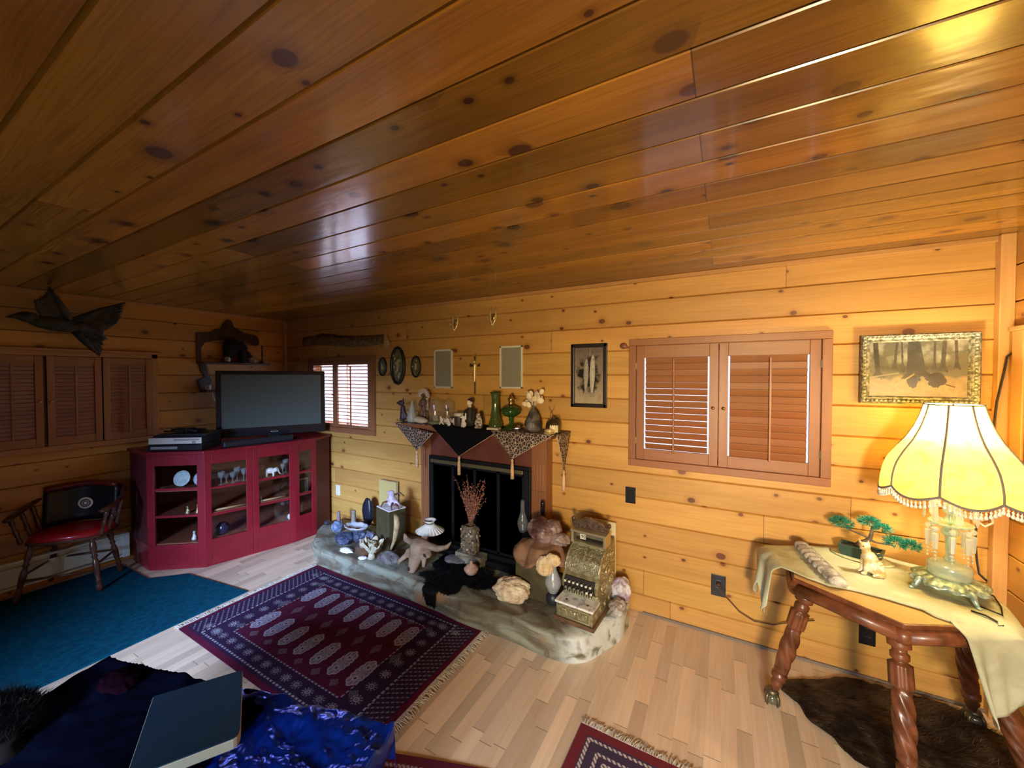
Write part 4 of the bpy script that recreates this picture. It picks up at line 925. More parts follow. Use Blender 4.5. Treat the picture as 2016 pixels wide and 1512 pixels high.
# fish picture
PAINT = colmat('picture_paint', rough=.55)
xa, xb = px(1126, BY), px(1195, BY); xc = (xa+xb)/2; zc = 1.712; w_ = .283; h_ = .485
fp = thing('framed_picture', 'dark framed tall picture of two hanging fish beside the large window', 'picture', (xc, BY, zc))
m_ = MB(); e = .030
m_.b2(-w_/2, w_/2, -.022, 0, h_/2-e, h_/2); m_.b2(-w_/2, w_/2, -.022, 0, -h_/2, -h_/2+e); m_.b2(-w_/2, -w_/2+e, -.022, 0, -h_/2, h_/2); m_.b2(w_/2-e, w_/2, -.022, 0, -h_/2, h_/2); m_.build('frame', FR, fp, bevel=.006)
def fish(U, V):
    n = vnoise(U, V, 8, 14, 2, 4); c = np.zeros(U.shape+(3,)); bgc = C3(.40, .33, .21)*(1-V[..., None])+C3(.14, .10, .09)*V[..., None]*1.0; c[:] = bgc*(.75+.5*n[..., None])
    d = np.hypot((U-.5)/.42, (V-.5)/.38); k = np.clip((1.05-d+(n-.5)*1.2)*2.2, 0, 1)[..., None]; c[:] = c*(1-k)+C3(.010, .008, .007)*k
    for (u0, t0, t1, wd, br_) in ((.40, .20, .80, .080, .55), (.62, .16, .87, .085, .75)):
        t = (V-t0)/(t1-t0); ok = (t > 0) & (t < 1); half = wd*1.25*np.clip(np.sin(np.clip(t, 0, 1)*PI)**.55, 0, 1)*(1-.25*(1-t))
        cu = u0+(t-.5)*.03; q = (U-cu)/np.maximum(half, 1e-3); m = (ok & (np.abs(q) < 1)).astype(float)[..., None]
        sh = (1-.3*np.abs(q-.15)**2)[..., None]*(.7+.6*vnoise(U, V, 40, 60, 8, 2)[..., None]); c[:] = c*(1-m)+np.clip(C3(.62, .58, .48)*br_*sh, 0, 1)*m
        e_ = np.hypot(U-cu-.02, (V-(t1-.08))*1.6) < .014; c[e_] = C3(.02, .02, .02)
        m2 = (np.abs(V-(t0+.0)) < .035) & (np.abs(U-u0) < .05+.4*(t0+.03-V)); c[m2] = C3(.28, .24, .19)
    m = (np.abs(U-.53-(V-.85)*.1) < .008) & (V > .84); c[m] = C3(.35, .28, .2)
    return c
painted('fish_picture', PAINT, w_-2*e, h_-2*e, 90, 160, fish, fp, M=Matrix.Translation((0, -.006, 0)))
MB().b2(-w_/2+.01, w_/2-.01, -.004, -.001, -h_/2+.01, h_/2-.01).build('backing', DARKW, fp)
# forest painting
w_, h_ = .455, .372; xc = .887; zc = 1.746
fp = thing('framed_picture', 'forest landscape painting in a wide ornate silver gilt frame above the lamp', 'picture', (xc, BY-.012, zc))
OR = pm('silver_gilt', (.36, .35, .28), (.12, .115, .08), 70, rough=.45, metal=.2, bump=1, bscale=110)
m_ = MB(); e = .040
prof = [(0, 0), (0, -.030), (.006, -.036), (.014, -.030), (.026, -.022), (.034, -.024), (.040, -.016), (.040, 0)]
cor = [(-1, -1), (1, -1), (1, 1), (-1, 1)]; vs = []
for (sx_, sz_) in cor:
    for (q, d) in prof: vs.append((sx_*(w_/2-q), d, sz_*(h_/2-q)))
n = len(prof); fs = []
for k in range(4):
    for i in range(n-1): a = k*n+i; b = ((k+1) % 4)*n+i; fs.append((a, b, b+1, a+1))
m_.add(vs, fs)
m_.build('frame', OR, fp)
m_ = MB(); r = random.Random(4)
for side in range(4):
    Ls = w_ if side % 2 == 0 else h_; k_ = int(Ls/.018)
    for i in range(k_):
        s_ = -Ls/2+.012+(Ls-.024)*i/(k_-1)
        p = (s_, -.030, (-1 if side == 0 else 1)*(h_/2-.016)) if side % 2 == 0 else ((-1 if side == 1 else 1)*(w_/2-.016), -.030, s_)
        m_.ell(p, (.008*r.uniform(.7, 1.2), .006, .008*r.uniform(.7, 1.2)), nu=8, nv=6)
m_.build('carved_scrolls', pm('silver_gilt_bright', (.46, .46, .38), (.20, .20, .14), 60, rough=.45, metal=.2), fp)
def forest(U, V):
    n = vnoise(U, V, 9, 7, 4, 4); n2 = vnoise(U, V, 30, 22, 6, 3); c = np.zeros(U.shape+(3,))
    c[:] = C3(.13, .125, .09)
    mist = np.clip((n-.42)*3.2, 0, 1)[..., None]*np.clip((V-.45)*4, 0, 1)[..., None]; c[:] = c*(1-mist)+C3(.34, .34, .29)*mist
    g_ = np.clip((.40-V+(n-.5)*.22)*12, 0, 1)[..., None]; c[:] = c*(1-g_)+C3(.30, .23, .11)*g_*(.7+.5*n2[..., None])+0
    dk = (np.clip(1-np.hypot((U-.5)/.5, (V-.52)/.13), 0, 1)*1.2)[..., None]; dk = np.clip(dk+(n2[..., None]-.5), 0, 1)*np.clip(dk*3, 0, 1); c[:] = c*(1-dk)+C3(.06, .058, .042)*dk
    for (u0, wd, b0, le) in ((.10, .028, .34, .06), (.27, .014, .5, -.05), (.44, .045, .30, -.02), (.55, .062, .34, .12), (.36, .01, .45, .03), (.68, .012, .5, 0), (.76, .022, .46, -.03), (.90, .015, .5, .03)):
        cu = u0-(V-b0)*le; ww = wd*(1+1.6*np.clip(.12-(V-b0), 0, .12)/.12); m = (np.abs(U-cu) < ww) & (V > b0+(n2-.5)*.1); c[m] = C3(.055, .052, .045)*(.7+.8*n2[m][:, None])
    for (u0, v0, a, b) in ((.46, .28, .055, .12), (.70, .30, .085, .14), (.75, .28, .05, .08)): m = np.hypot((U-u0)/a, (V-v0)/b)+(n2-.5)*.5 < 1; c[m] = C3(.035, .03, .02)
    m = (np.abs(V-.30-(U-.38)*1.1) < .018) & (U > .27) & (U < .48); c[m] = C3(.36, .27, .14)
    m = (np.abs(V-.36-(U-.05)*.25) < .012) & (U < .32); c[m] = C3(.30, .27, .18)
    m = (np.abs(V-.20+(U-.84)*.5) < .012) & (np.abs(U-.84) < .05); c[m] = C3(.10, .04, .02)
    return c*.9
painted('painting', colmat('picture_paint2', rough=.6), w_-2*e, h_-2*e, 220, 160, forest, fp, M=Matrix.Translation((0, -.012, 0)))
MB().b2(-w_/2+.01, w_/2-.01, -.010, .012, -h_/2+.01, h_/2-.01).build('backing', DARKW, fp)
MB().b2(-w_/2+e, w_/2-e, -.0150, -.0140, -h_/2+e, h_/2-e).build('glazing', glass('picture_glass', (1, 1, 1), 1, .05), fp)
# wall plates
def wplate(u, v, mat, lab, nm='wall_plate', cat='wall plate', outlet=False, w=.072, h=.118):
    x, z = onwall(u, v); t = thing(nm, lab, cat, (x, BY, z))
    MB().b2(-w/2, w/2, -.006, 0, -h/2, h/2).build('cover_plate', mat, t, bevel=.002)
    m_ = MB()
    for zz in ((-.024, .024) if outlet else (0,)): m_.b2(-.016, .016, -.009, -.004, zz-(.014 if outlet else .033), zz+(.014 if outlet else .033))
    m_.build('socket' if outlet else 'switch_insert', mat, t, bevel=.002)
    MB().lathe([(.003, 0), (.003, .002)], 8, M=T(0, -.006, .052, rx=PI/2)).build('screw', pm('steel', (.4, .4, .4), rough=.3, metal=1), t)
    return t, x, z
PLB = pm('black_plate', (.012, .011, .014), rough=.3)
wplate(1243, 976, PLB, 'black switch plate on the wall under the large window')
_, ox, oz = wplate(1419, 1157, PLB, 'black electrical outlet with a plugged cord left of the table', 'electrical_outlet', 'outlet', True, w=.085, h=.14)
wplate(1717, 1256, PLB, 'black electrical outlet low on the wall under the table', 'electrical_outlet', 'outlet', True)
wplate(664, 966, WHITE, 'pale switch plate on the wall between the red cabinet and the hearth')
m_ = MB(); m_.lathe([(.012, 0), (.013, .012), (.006, .026)], 12, M=T(ox, BY-.008, oz+.012, rx=PI/2)); m_.tube([(ox, BY-.034, oz+.012), (ox+.02, BY-.05, oz-.02), (ox+.06, BY-.04, oz-.06), (ox+.12, BY-.04, oz-.12), (ox+.2, BY-.03, oz-.16), (ox+.30, BY-.03, oz-.15), (ox+.4, BY-.03, oz-.10), (ox+.5, BY-.03, oz-.06)], .0035, 6)
tag(m_.build('power_cord', pm('brown_cord', (.10, .04, .02), rough=.5)), 'thin brown power cord running from the outlet behind the side table', 'cord')
# wooden peg left of the large window
m_ = MB(); m_.ell((0, -.012, .01), (.028, .014, .024)); m_.cap((-.01, -.012, 0), (.035, -.012, -.004), .009, .008); x, z = onwall(1228, 684)
tag(at(m_.build('wooden_peg', pm('knob_wood', (.20, .07, .03), rough=.5), remesh=.004), (x, BY, z)), 'small brown wooden peg beside the upper left window corner', 'peg')

# ---------------------------------------------------------------- things on the mantel
MZ = MTOP+.002; _before = set(bpy.data.objects.keys()); MS = 1.42
def mt(u, y): return (px(u, y), y, MZ)
GR = glass('green_glass', (.42, .55, .20), .86, .05); GRD = glass('deep_green_glass', (.12, .34, .07), .80, .05)
m_ = MB(); m_.cap((0, 0, .02), (0, 0, .09), .022, .016); m_.ell((-.015, 0, .12), (.026, .016, .018)); m_.cap((-.02, 0, .125), (-.045, 0, .118), .010, .006); m_.cap((.01, 0, .06), (.03, 0, .02), .012, .01); m_.cap((-.01, 0, .05), (-.02, 0, .005), .009, .008); m_.cap((0, 0, .135), (.004, 0, .155), .006, .003)
tag(at(m_.build('animal_figurine', pm('dark_purple_brown', (.06, .03, .04), rough=.5), remesh=.004), mt(793, 2.66), .2), 'dark animal figurine at the far left end of the mantel', 'figurine')
m_ = MB().lathe([(.030, 0), (.033, .01), (.034, .03), (.022, .07), (.012, .11), (.007, .135), (0, .14)], 20); tag(at(m_.build('frosted_cone', pm('frosted_white', (.62, .62, .50), rough=.35, trans=.35)), mt(811, 2.66)), 'frosted white glass cone between the dark animal and the chief figurine', 'ornament')
cf = thing('chief_figurine', 'standing figurine wearing a large white feather headdress on the mantel', 'figurine', mt(833, 2.70), .2)
BRN = pm('brown_figure', (.08, .035, .02), (.20, .12, .08), 60, rough=.5)
m_ = MB(); m_.lathe([(.03, 0), (.03, .012)], 16); m_.cap((-.01, 0, .02), (-.009, 0, .08), .011, .012); m_.cap((.012, 0, .02), (.009, 0, .08), .011, .012); m_.cap((0, 0, .09), (0, 0, .14), .017, .018); m_.ell((0, -.002, .172), (.012, .012, .015)); m_.cap((.018, 0, .14), (.022, -.015, .10), .007, .006); m_.cap((-.018, 0, .14), (-.02, -.018, .11), .007, .006); m_.cap((-.02, -.018, .11), (.004, -.022, .105), .006, .005)
m_.build('figure_body', BRN, cf, remesh=.0028)
m_ = MB()
for k in range(17):
    a = -1.9+3.8*k/16; m_.ell((.030*math.sin(a), .004, .175+.028*math.cos(a)), (.0055, .003, .018), R=RY_(a))
for k in range(6): m_.ell((.026, .006, .15-.013*k), (.012, .003, .006), R=RY_(.6))
m_.build('feather_headdress', pm('white_feather', (.62, .52, .42), (.40, .28, .2), 90, rough=.8), cf)
m_ = MB().rock((0, 0, .022), (.060, .028, .020), 9, .15, 1.2, 3, R=RY_(.12)); tag(at(m_.build('white_stone', pm('cream_stone', (.66, .60, .42), (.56, .50, .34), 30, rough=.6)), mt(827, 2.60)), 'long cream coloured stone lying at the left front of the mantel', 'stone')
GC = glass('clear_jar', (.93, .93, .88), .93, .02)
for (u, y, r_, h, lab) in ((857, 2.68, .046, .165, 'taller clear glass bell jar on the mantel, left of the pair'), (881, 2.72, .043, .160, 'shorter clear glass bell jar on the mantel, right of the pair')):
    t = thing('bell_jar', lab, 'jar', mt(u, y), group='pair of bell jars')
    m_ = MB(); m_.lathe([(r_, .014), (r_, h*.82), (r_*.93, h*.91), (r_*.7, h*.97), (r_*.3, h), (0, h)], 32, caps=False); m_.lathe([(.005, h), (.007, h+.008), (.004, h+.012), (0, h+.013)], 10); m_.build('glass_dome', GC, t)
    MB().lathe([(r_*1.12, 0), (r_*1.15, .006), (r_*1.08, .013), (0, .013)], 28).build('jar_base', pm('olive_base', (.22, .20, .10), rough=.4), t)
    m_ = MB()
    for k in range(3): m_.cap((-.012+.012*k, .004*k, .02), (-.012+.013*k, 0, .05+.02*(k % 2)), .007, .005)
    m_.build('jar_contents', pm('tan_contents', (.45, .36, .20), rough=.6), t)
for i, (u, y, dy, lab) in enumerate(((869, 2.62, .3, 'tiny white animal figurine with green base before the bell jars'), (877, 2.66, 0, 'tiny white row figurine behind the small white dog'), (890, 2.66, 0, 'tiny white blocky figurine near the dark mug'))):
    m_ = MB()
    if i == 0: m_.ell((0, 0, .03), (.012, .009, .016)); m_.cap((0, 0, .02), (-.014, 0, 0.004), .006, .005); m_.cap((0, 0, .02), (.012, 0, .004), .006, .005); m_.ell((-.004, -.004, .046), (.007, .007, .008))
    else: m_.b2(-.022, .022, -.008, .008, .012, .032); m_.b2(-.02, -.012, -.007, .007, 0, .03); m_.b2(.012, .02, -.007, .007, 0, .03); m_.ell((-.016, 0, .036), (.008, .006, .007)); m_.ell((.012, 0, .036), (.008, .006, .007))
    tag(at(m_.build('tiny_figurine', pm('ivory_glaze', (.78, .72, .55), rough=.35), remesh=.0022), mt(u, y), dy), lab, 'figurine')
def sitdog(mb, s=1):
    mb.ell((0, 0, .018*s), (.018*s, .014*s, .02*s)); mb.ell((-.002*s, -.002*s, .042*s), (.012*s, .011*s, .017*s)); mb.ell((-.004*s, -.004*s, .064*s), (.010*s, .010*s, .010*s)); mb.cap((-.008*s, -.006*s, .03*s), (-.010*s, -.008*s, .004*s), .005*s, .005*s); mb.cap((.006*s, -.008*s, .03*s), (.007*s, -.011*s, .004*s), .005*s, .005*s); mb.cap((-.010*s, -.010*s, .062*s), (-.014*s, -.014*s, .060*s), .005*s, .004*s)
m_ = MB(); sitdog(m_, .62); tag(at(m_.build('dog_figurine', CER, remesh=.0018), mt(884, 2.59)), 'smallest white sitting dog figurine at the mantel front below the bell jars', 'figurine')
mg = thing('dark_mug', 'dark mug with a white rim beside the man figurine', 'mug', mt(904, 2.64))
m_ = MB(); m_.lathe([(.028, 0), (.031, .01), (.031, .062), (.031, .066), (.026, .066), (.026, .02), (0, .02)], 24, caps=False); m_.lathe([(0, 0), (.028, 0)], 24, caps=False); m_.tube([(.03, 0, .055), (.045, 0, .05), (.046, 0, .025), (.03, 0, .018)], .004, 8); m_.build('mug_body', pm('dark_mug', (.06, .045, .035), rough=.4), mg)
MB().lathe([(.0315, .060), (.0325, .075), (.030, .080), (.027, .076), (.026, .06)], 24, caps=False).build('rim', pm('pale_rim', (.66, .60, .46), rough=.4), mg)
m_ = MB(); sitdog(m_, .95); m_.cap((.012, 0, .05), (.014, 0, .082), .006, .004)
tag(at(m_.build('dog_figurine', CER, remesh=.0022), mt(913, 2.585)), 'white sitting animal figurine in front of the dark mug', 'figurine')
mn = thing('man_figurine', 'seated man figurine with a pale face, dark hair and dark suit on the mantel', 'figurine', mt(925, 2.66), -.1)
m_ = MB(); m_.ell((0, 0, .035), (.045, .032, .038)); m_.cap((0, 0, .05), (0, 0, .095), .036, .022); m_.cap((-.03, 0, .09), (-.042, -.02, .04), .012, .010); m_.cap((.03, 0, .09), (.042, -.02, .045), .012, .010); m_.build('suit', pm('dark_suit', (.035, .028, .024), rough=.6), mn, remesh=.003)
m_ = MB(); m_.ell((0, -.004, .140), (.016, .017, .022)); m_.cap((0, 0, .10), (0, 0, .12), .012, .010); m_.ell((0, -.021, .138), (.004, .005, .006)); m_.ell((-.016, 0, .14), (.003, .005, .007)); m_.ell((.016, 0, .14), (.003, .005, .007)); m_.build('head', pm('pale_face', (.80, .72, .58), rough=.45), mn, remesh=.002)
MB().ell((0, .002, .152), (.018, .018, .015)).build('hair', pm('dark_hair', (.06, .015, .02), rough=.6), mn)
m_ = MB(); m_.ell((0, 0, .022), (.022, .018, .024)); m_.cap((0, 0, .035), (0, 0, .055), .014, .012); m_.ell((-.002, -.004, .072), (.016, .015, .017)); m_.cap((.014, -.004, .05), (.020, -.014, .02), .006, .005); m_.cap((-.014, -.004, .05), (-.016, -.016, .022), .006, .005); m_.ell((0, -.012, .006), (.026, .020, .008))
sk_ = m_.build('skeleton_figurine', pm('bone_and_black', (.70, .62, .46), (.10, .07, .05), 75, rough=.5), remesh=.0025); tag(at(sk_, mt(943, 2.60), .2), 'crouching bone coloured skull faced figurine right of the man figurine', 'figurine')
vs_ = thing('glass_vase', 'tall flared green glass vase on the mantel', 'vase', mt(975, 2.66))
MB().lathe([(.040, 0), (.052, .006), (.050, .02), (.036, .06), (.028, .11), (.026, .16), (.029, .19), (.038, .205), (.034, .203), (.025, .188), (.022, .16), (.024, .11), (.03, .06), (.04, .02), (0, .015)], 32, caps=False).build('vase_body', GR, vs_)
MB().tube([(.038*math.cos(a), .038*math.sin(a), .205+.002*math.sin(a*7)) for a in [2*PI*k/32 for k in range(32)]], .0022, 6, closed=True).build('vase_rim', GRD, vs_)
m_ = MB().b2(-.035, .035, -.022, .022, 0, .012); tag(at(m_.build('small_box', pm('cream_card', (.55, .46, .32), rough=.7), bevel=.002), (px(972, 2.585), 2.585, MZ), .1), 'flat cream coloured box in front of the green vase', 'box')
ol_ = thing('oil_lamp', 'green glass oil lamp with a brass burner on the mantel', 'oil lamp', mt(1006, 2.67))
MB().lathe([(.042, 0), (.044, .006), (.030, .014), (.012, .024), (.009, .045), (.014, .055), (.010, .062), (.018, .070)], 28, caps=True).build('lamp_foot', GRD, ol_)
MB().lathe([(.018, .070), (.040, .078), (.055, .092), (.058, .106), (.050, .122), (.028, .130), (.016, .135)], 32).build('oil_font', GRD, ol_)
m_ = MB(); m_.lathe([(.014, .135), (.014, .150), (.010, .155), (.018, .160), (.019, .172), (.009, .184), (.007, .196), (0, .198)], 18); m_.tube([(.015, 0, .165), (.03, 0, .165)], .002, 6); m_.lathe([(.005, 0), (.005, .003)], 10, M=T(.032, 0, .165, ry=PI/2)); m_.build('burner', BRASS, ol_)
dsh = MB().lathe([(.012, 0), (.030, .010), (.033, .022), (.029, .026), (.024, .014), (0, .008)], 24, flute=lambda a, z: 1+.06*math.cos(a*8), caps=False); dsh.ell((0, 0, .024), (.02, .02, .010))
tag(at(dsh.build('silver_dish', pm('silver', (.72, .72, .70), rough=.2, metal=1)), mt(1018, 2.60)), 'small fluted silver dish in front of the oil lamp', 'dish')
fv = thing('dark_vase', 'dark rough ceramic vase with narrow neck on the mantel', 'vase', mt(1050, 2.64))
MB().lathe([(.030, 0), (.046, .008), (.052, .03), (.048, .06), (.038, .085), (.030, .105), (.022, .12), (.010, .130), (.009, .150), (.011, .155), (.008, .155), (.006, .14)], 28, flute=lambda a, z: 1+.05*math.sin(a*5+z*60)+.03*math.sin(a*9-z*90), caps=False).build('vase_body', pm('dark_vase_glaze', (.035, .030, .028), (.13, .11, .10), 28, rough=.45, bump=.6, bscale=50), fv)
MB().ell((-.0, -.046, .035), (.02, .01, .026)).build('relief', pm('grey_relief', (.16, .15, .14), rough=.5), fv)
fl_ = thing('dried_flowers', 'bunch of pale cream dried leaf petals standing in the dark mantel vase', 'dried flowers', (px(1050, 2.64), 2.64, MZ+.135))
m_ = MB(); r = random.Random(12); S_ = MB()
for k in range(26):
    a = r.uniform(0, 2*PI); el = r.uniform(.3, 1.35); R_ = r.uniform(.06, .125)
    d = Vector((math.cos(a)*math.cos(el)*.72, math.sin(a)*math.cos(el)*.5, math.sin(el))); p = d*R_
    S_.tube([(0, 0, 0), p*.55+Vector((0, 0, .01)), p], .0012, 5)
    m_.ell(p, (.014, .0035, .018), R=(RZ_(r.uniform(-.8, .8)) @ RY_(math.atan2(d.x, d.z))))
m_.build('petals', pm('cream_petal', (.80, .70, .50), (.66, .55, .36), 30, rough=.8), fl_); S_.build('stems', pm('pale_stem', (.62, .48, .26), rough=.7), fl_)
jg = thing('stoneware_jug', 'dark brown glazed jug with cream panel at the right end of the mantel', 'jug', mt(1090, 2.66))
MB().lathe([(.040, 0), (.046, .012), (.047, .05), (.038, .072), (.018, .082), (.012, .09), (.014, .096), (0, .096)], 28).build('jug_body', pm('brown_glaze', (.035, .022, .012), (.08, .06, .02), 20, rough=.15), jg)
m_ = MB(); m_.tube([(.012, 0, .09), (.028, 0, .098), (.036, 0, .088), (.034, 0, .074)], .004, 8); m_.build('handle', pm('brown_glaze', (.035, .022, .012)), jg)
m_ = MB(); m_.grid(lambda u, v: (.0485*math.sin(-.1+u*1.1), -.0485*math.cos(-.1+u*1.1), .008+v*.036+.010*abs(math.sin(u*14))*v), 18, 5); m_.build('cream_panel', pm('cream_glaze', (.70, .62, .36), rough=.3), jg)
m_ = MB(); m_.lathe([(.030, 0), (.036, .004), (.036, .008), (0, .008)], 24); m_.rock((0, 0, .018), (.030, .022, .014), 5, .35, 2, 3)
tag(at(m_.build('gilt_shell_dish', pm('gilt_cream', (.72, .60, .30), (.50, .38, .16), 50, rough=.3, metal=.3)), mt(1082, 2.592)), 'small gilt shell on a dish at the right front corner of the mantel', 'dish')
an_ = deer(.095, 'small brown deer figurine with antlers behind the brown jug', (px(1086, 2.755), 2.755, MZ+.0), -1.2, pm('tan_brown', (.42, .22, .10), rough=.5), 'deer_figurine')

for _o in [o for o in bpy.data.objects if o.name not in _before and o.parent is None]:
    _k = MS if _o.name.split('.')[0] not in ('stoneware_jug', 'gilt_shell_dish', 'deer_figurine') else 1.22
    if _o.name.split('.')[0] in ('dark_vase', 'dried_flowers'): _k = 1.3
    if _o.name.split('.')[0] == 'bell_jar': _k = 1.30
    _o.scale = (_k, _k, _k) if not _o.name.startswith('glass_vase') else (1.15, 1.15, 1.42)
bpy.data.objects['dried_flowers'].location.z = MZ+.135*1.3
bpy.data.objects['deer_figurine.001'].location.z = MZ+.05
# ---------------------------------------------------------------- things on the hearth
H0 = HZ+.004
def hp(u, y, z=H0): return (px(u, y), y, z)
NAV = pm('dark_blue_stone', (.025, .035, .07), (.05, .06, .10), 20, rough=.5)
m_ = MB().rock((0, 0, .05), (.095, .07, .055), 3, .22, 1.4, 4, sharp=True); tag(at(m_.build('dark_stone', NAV), hp(676, 2.33)), 'dark blue grey rock at the left front of the hearth', 'stone')
m_ = MB().rock((0, 0, .05), (.06, .05, .055), 13, .25, 1.7, 4, sharp=True); tag(at(m_.build('blue_stone', pm('blue_grey_stone', (.16, .22, .33), (.08, .11, .18), 16, rough=.5)), hp(662, 2.47)), 'blue grey rock at the far left of the hearth', 'stone')
m_ = MB().rock((0, 0, .03), (.035, .03, .03), 23, .25, 1.7, 3); tag(at(m_.build('dark_pebble', pm('black_pebble', (.03, .03, .035), rough=.3)), hp(641, 2.52)), 'small round black pebble at the left tip of the hearth', 'stone')
ab = MB()
def shell(u, v):
    a = u*2*PI; r_ = v; x = r_*.125*math.cos(a)*(1+.1*math.cos(a)); y = r_*.075*math.sin(a); return (x, y, .045*v*v+.004*math.sin(a*9)*v+.002*math.sin(v*40))
ab.grid(shell, 40, 14, closeu=True)
tag(at(ab.build('abalone_shell', pm('pearly_shell', (.42, .50, .62), (.62, .60, .62), 14, rough=.25, metal=.2), solid=.004, soff=1), hp(697, 2.40, H0+.11), .1), 'large pearly blue abalone shell resting open on the dark rocks', 'shell')
m_ = MB().rock((0, 0, .06), (.075, .06, .06), 33, .2, 1.4, 4, sharp=True); tag(at(m_.build('dark_stone', NAV), hp(706, 2.42)), 'dark rock under the abalone shell', 'stone')
m_ = MB(); m_.cap((0, 0, .02), (.005, 0, .10), .022, .018); m_.ell((0, 0, .12), (.020, .016, .022)); tag(at(m_.build('brown_stone', pm('purple_brown', (.20, .15, .14), rough=.6), remesh=.005), hp(664, 2.60)), 'upright knobbly brown stone behind the abalone shell, left one', 'stone')
m_ = MB(); m_.cap((0, 0, .02), (0, 0, .16), .030, .020); m_.ell((0, 0, .165), (.030, .022, .018)); tag(at(m_.build('brown_stone', pm('olive_brown', (.22, .19, .13), rough=.6), remesh=.005), hp(694, 2.62)), 'upright olive stone behind the abalone shell, right one', 'stone')
m_ = MB().rock((0, 0, .05), (.06, .05, .05), 43, .25, 1.5, 3, sharp=True); tag(at(m_.build('purple_stone', pm('slate_blue', (.12, .14, .22), (.25, .22, .26), 18, rough=.5)), hp(724, 2.46)), 'slate blue rock between the abalone shell and the upright wood block', 'stone')
m_ = MB().rock((0, 0, .045), (.035, .03, .045), 47, .2, 1.5, 3); tag(at(m_.build('tan_stone', pm('tan_stone', (.30, .24, .18), rough=.7)), hp(712, 2.34)), 'small tan stone in front of the slate blue rock', 'stone')
m_ = MB()
m_.grid(lambda u, v: (.075*v*math.cos(u*2*PI)*(1+.15*math.cos(u*12*PI)*v), .040*v*math.sin(u*2*PI), .026*(1-v*v)), 36, 8, closeu=True)
tag(at(m_.build('white_shell', pm('white_shell', (.82, .82, .80), rough=.4), solid=.003), (px(679, 2.235), 2.235, H0)), 'flat white shell at the front edge of the hearth', 'shell')
m_ = MB().rock((0, 0, .010), (.035, .022, .012), 51, .3, 2, 3, sharp=True); tag(at(m_.build('white_chip', pm('white_shell', (.8, .8, .8))), (px(711, 2.20), 2.20, H0), .5), 'white stone chip beside the coral at the hearth edge', 'stone')
# coral
co = MB()
def coral(u, v):
    a = u*2*PI; rr = (.02+.085*v**.8)*(1+.12*math.sin(a*7+v*2)*v+.07*math.sin(a*15)*v); return (rr*math.cos(a)*1.05, rr*math.sin(a)*.7, .035+.10*v**.7+.022*math.sin(a*7+1)*v)
co.grid(coral, 90, 14, closeu=True); co.lathe([(.035, 0), (.028, .02), (.022, .045)], 14)
for k in range(5): a = k*1.3; co.rock((.03*math.cos(a), .02*math.sin(a), .10), (.03, .022, .04), 60+k, .5, 2.5, 3)
tag(at(co.build('frilly_coral', pm('coral_cream', (.56, .52, .34), (.44, .40, .26), 40, rough=.85, bump=1, bscale=70), solid=.004), (px(729, 2.25), 2.25, H0)), 'frilly cream coral head near the front left of the hearth', 'coral')
gr = MB(); gr.rock((0, 0, .05), (.10, .06, .055), 71, .18, 1.5, 4)
gr.tufts(300, lambda: ((random.uniform(-.08, .08), random.uniform(-.055, -.01), random.uniform(.03, .09)), (0, -1, .4), (random.uniform(-.5, .5), -.5, -.6)), .03, .0015)
tag(at(gr.build('grey_stone', pm('dark_grey_stone', (.10, .085, .08), (.18, .16, .15), 22, rough=.8)), (px(764, 2.25), 2.25, H0), .2), 'rounded dark grey rock between the coral and the cattle skull', 'stone')
# upright wood block with carved figure
bx_, by_ = px(760, 2.46), 2.50
blk = thing('wood_block', 'upright dark olive wood block leaning left of the fireplace', 'wood block', (bx_, by_, HZ+.002), -.25)
BOX = pm('olive_brown_board', (.075, .060, .022), (.055, .042, .016), 12, rough=.6)
MB().prism([(-.115, -.08), (.115, -.08), (.10, .10), (-.10, .10)], .0, .355).build('block_body', BOX, blk, bevel=.006)
MB().b2(-.11, .11, -.075, .095, .355, .362).build('white_top', pm('white_paper', (.80, .80, .82), rough=.6), blk)
toad = thing('horned_toad_figurine', 'pale lilac and brown horned lizard figurine on top of the upright wood block', 'figurine', (bx_+.03, by_-.01, HZ+.366), .4)
m_ = MB(); m_.ell((0, 0, .06), (.05, .035, .05), R=RY_(-.4)); m_.ell((-.005, 0, .125), (.032, .026, .03)); m_.cap((-.03, 0, .14), (-.055, 0, .145), .008, .003); m_.cap((.04, 0, .05), (.075, 0, .02), .02, .008)
m_.build('lizard_body', pm('lilac_skin', (.62, .56, .70), (.42, .30, .32), 28, rough=.6, bump=1, bscale=60), toad, remesh=.004)
for (p, q, e_) in (((-.03, -.02, .06), (-.07, -.03, .05), (-.09, -.03, .01)), ((.02, -.03, .05), (.02, -.06, .03), (.03, -.07, .0)), ((.02, .02, .11), (.07, .02, .13), (.11, .02, .10)), ((-.02, .02, .05), (-.05, .05, .04), (-.06, .06, .005)), ((.04, -.01, .04), (.07, -.03, .02), (.085, -.04, .0))):
    MB().tube([p, q, e_], [.010, .008, .004], 8).build('lizard_leg', pm('dark_red_brown', (.13, .045, .03), rough=.5), toad)
m_ = MB(); m_.tube([(.13, -.06, .34), (.165, -.07, .32), (.175, -.07, .27), (.16, -.07, .20), (.135, -.07, .12), (.105, -.08, .05), (.085, -.085, .0)], [.014, .022, .026, .024, .018, .012, .006], 10, flat=.6)
o = at(m_.build('curved_horn', pm('horn_tan', (.52, .38, .20), (.38, .26, .13), 25, rough=.6, bump=.6, bscale=40)), (bx_+.035, by_+.01, HZ+.006), -.25); tag(o, 'curved tan horn leaning on the right edge of the wood block', 'horn')
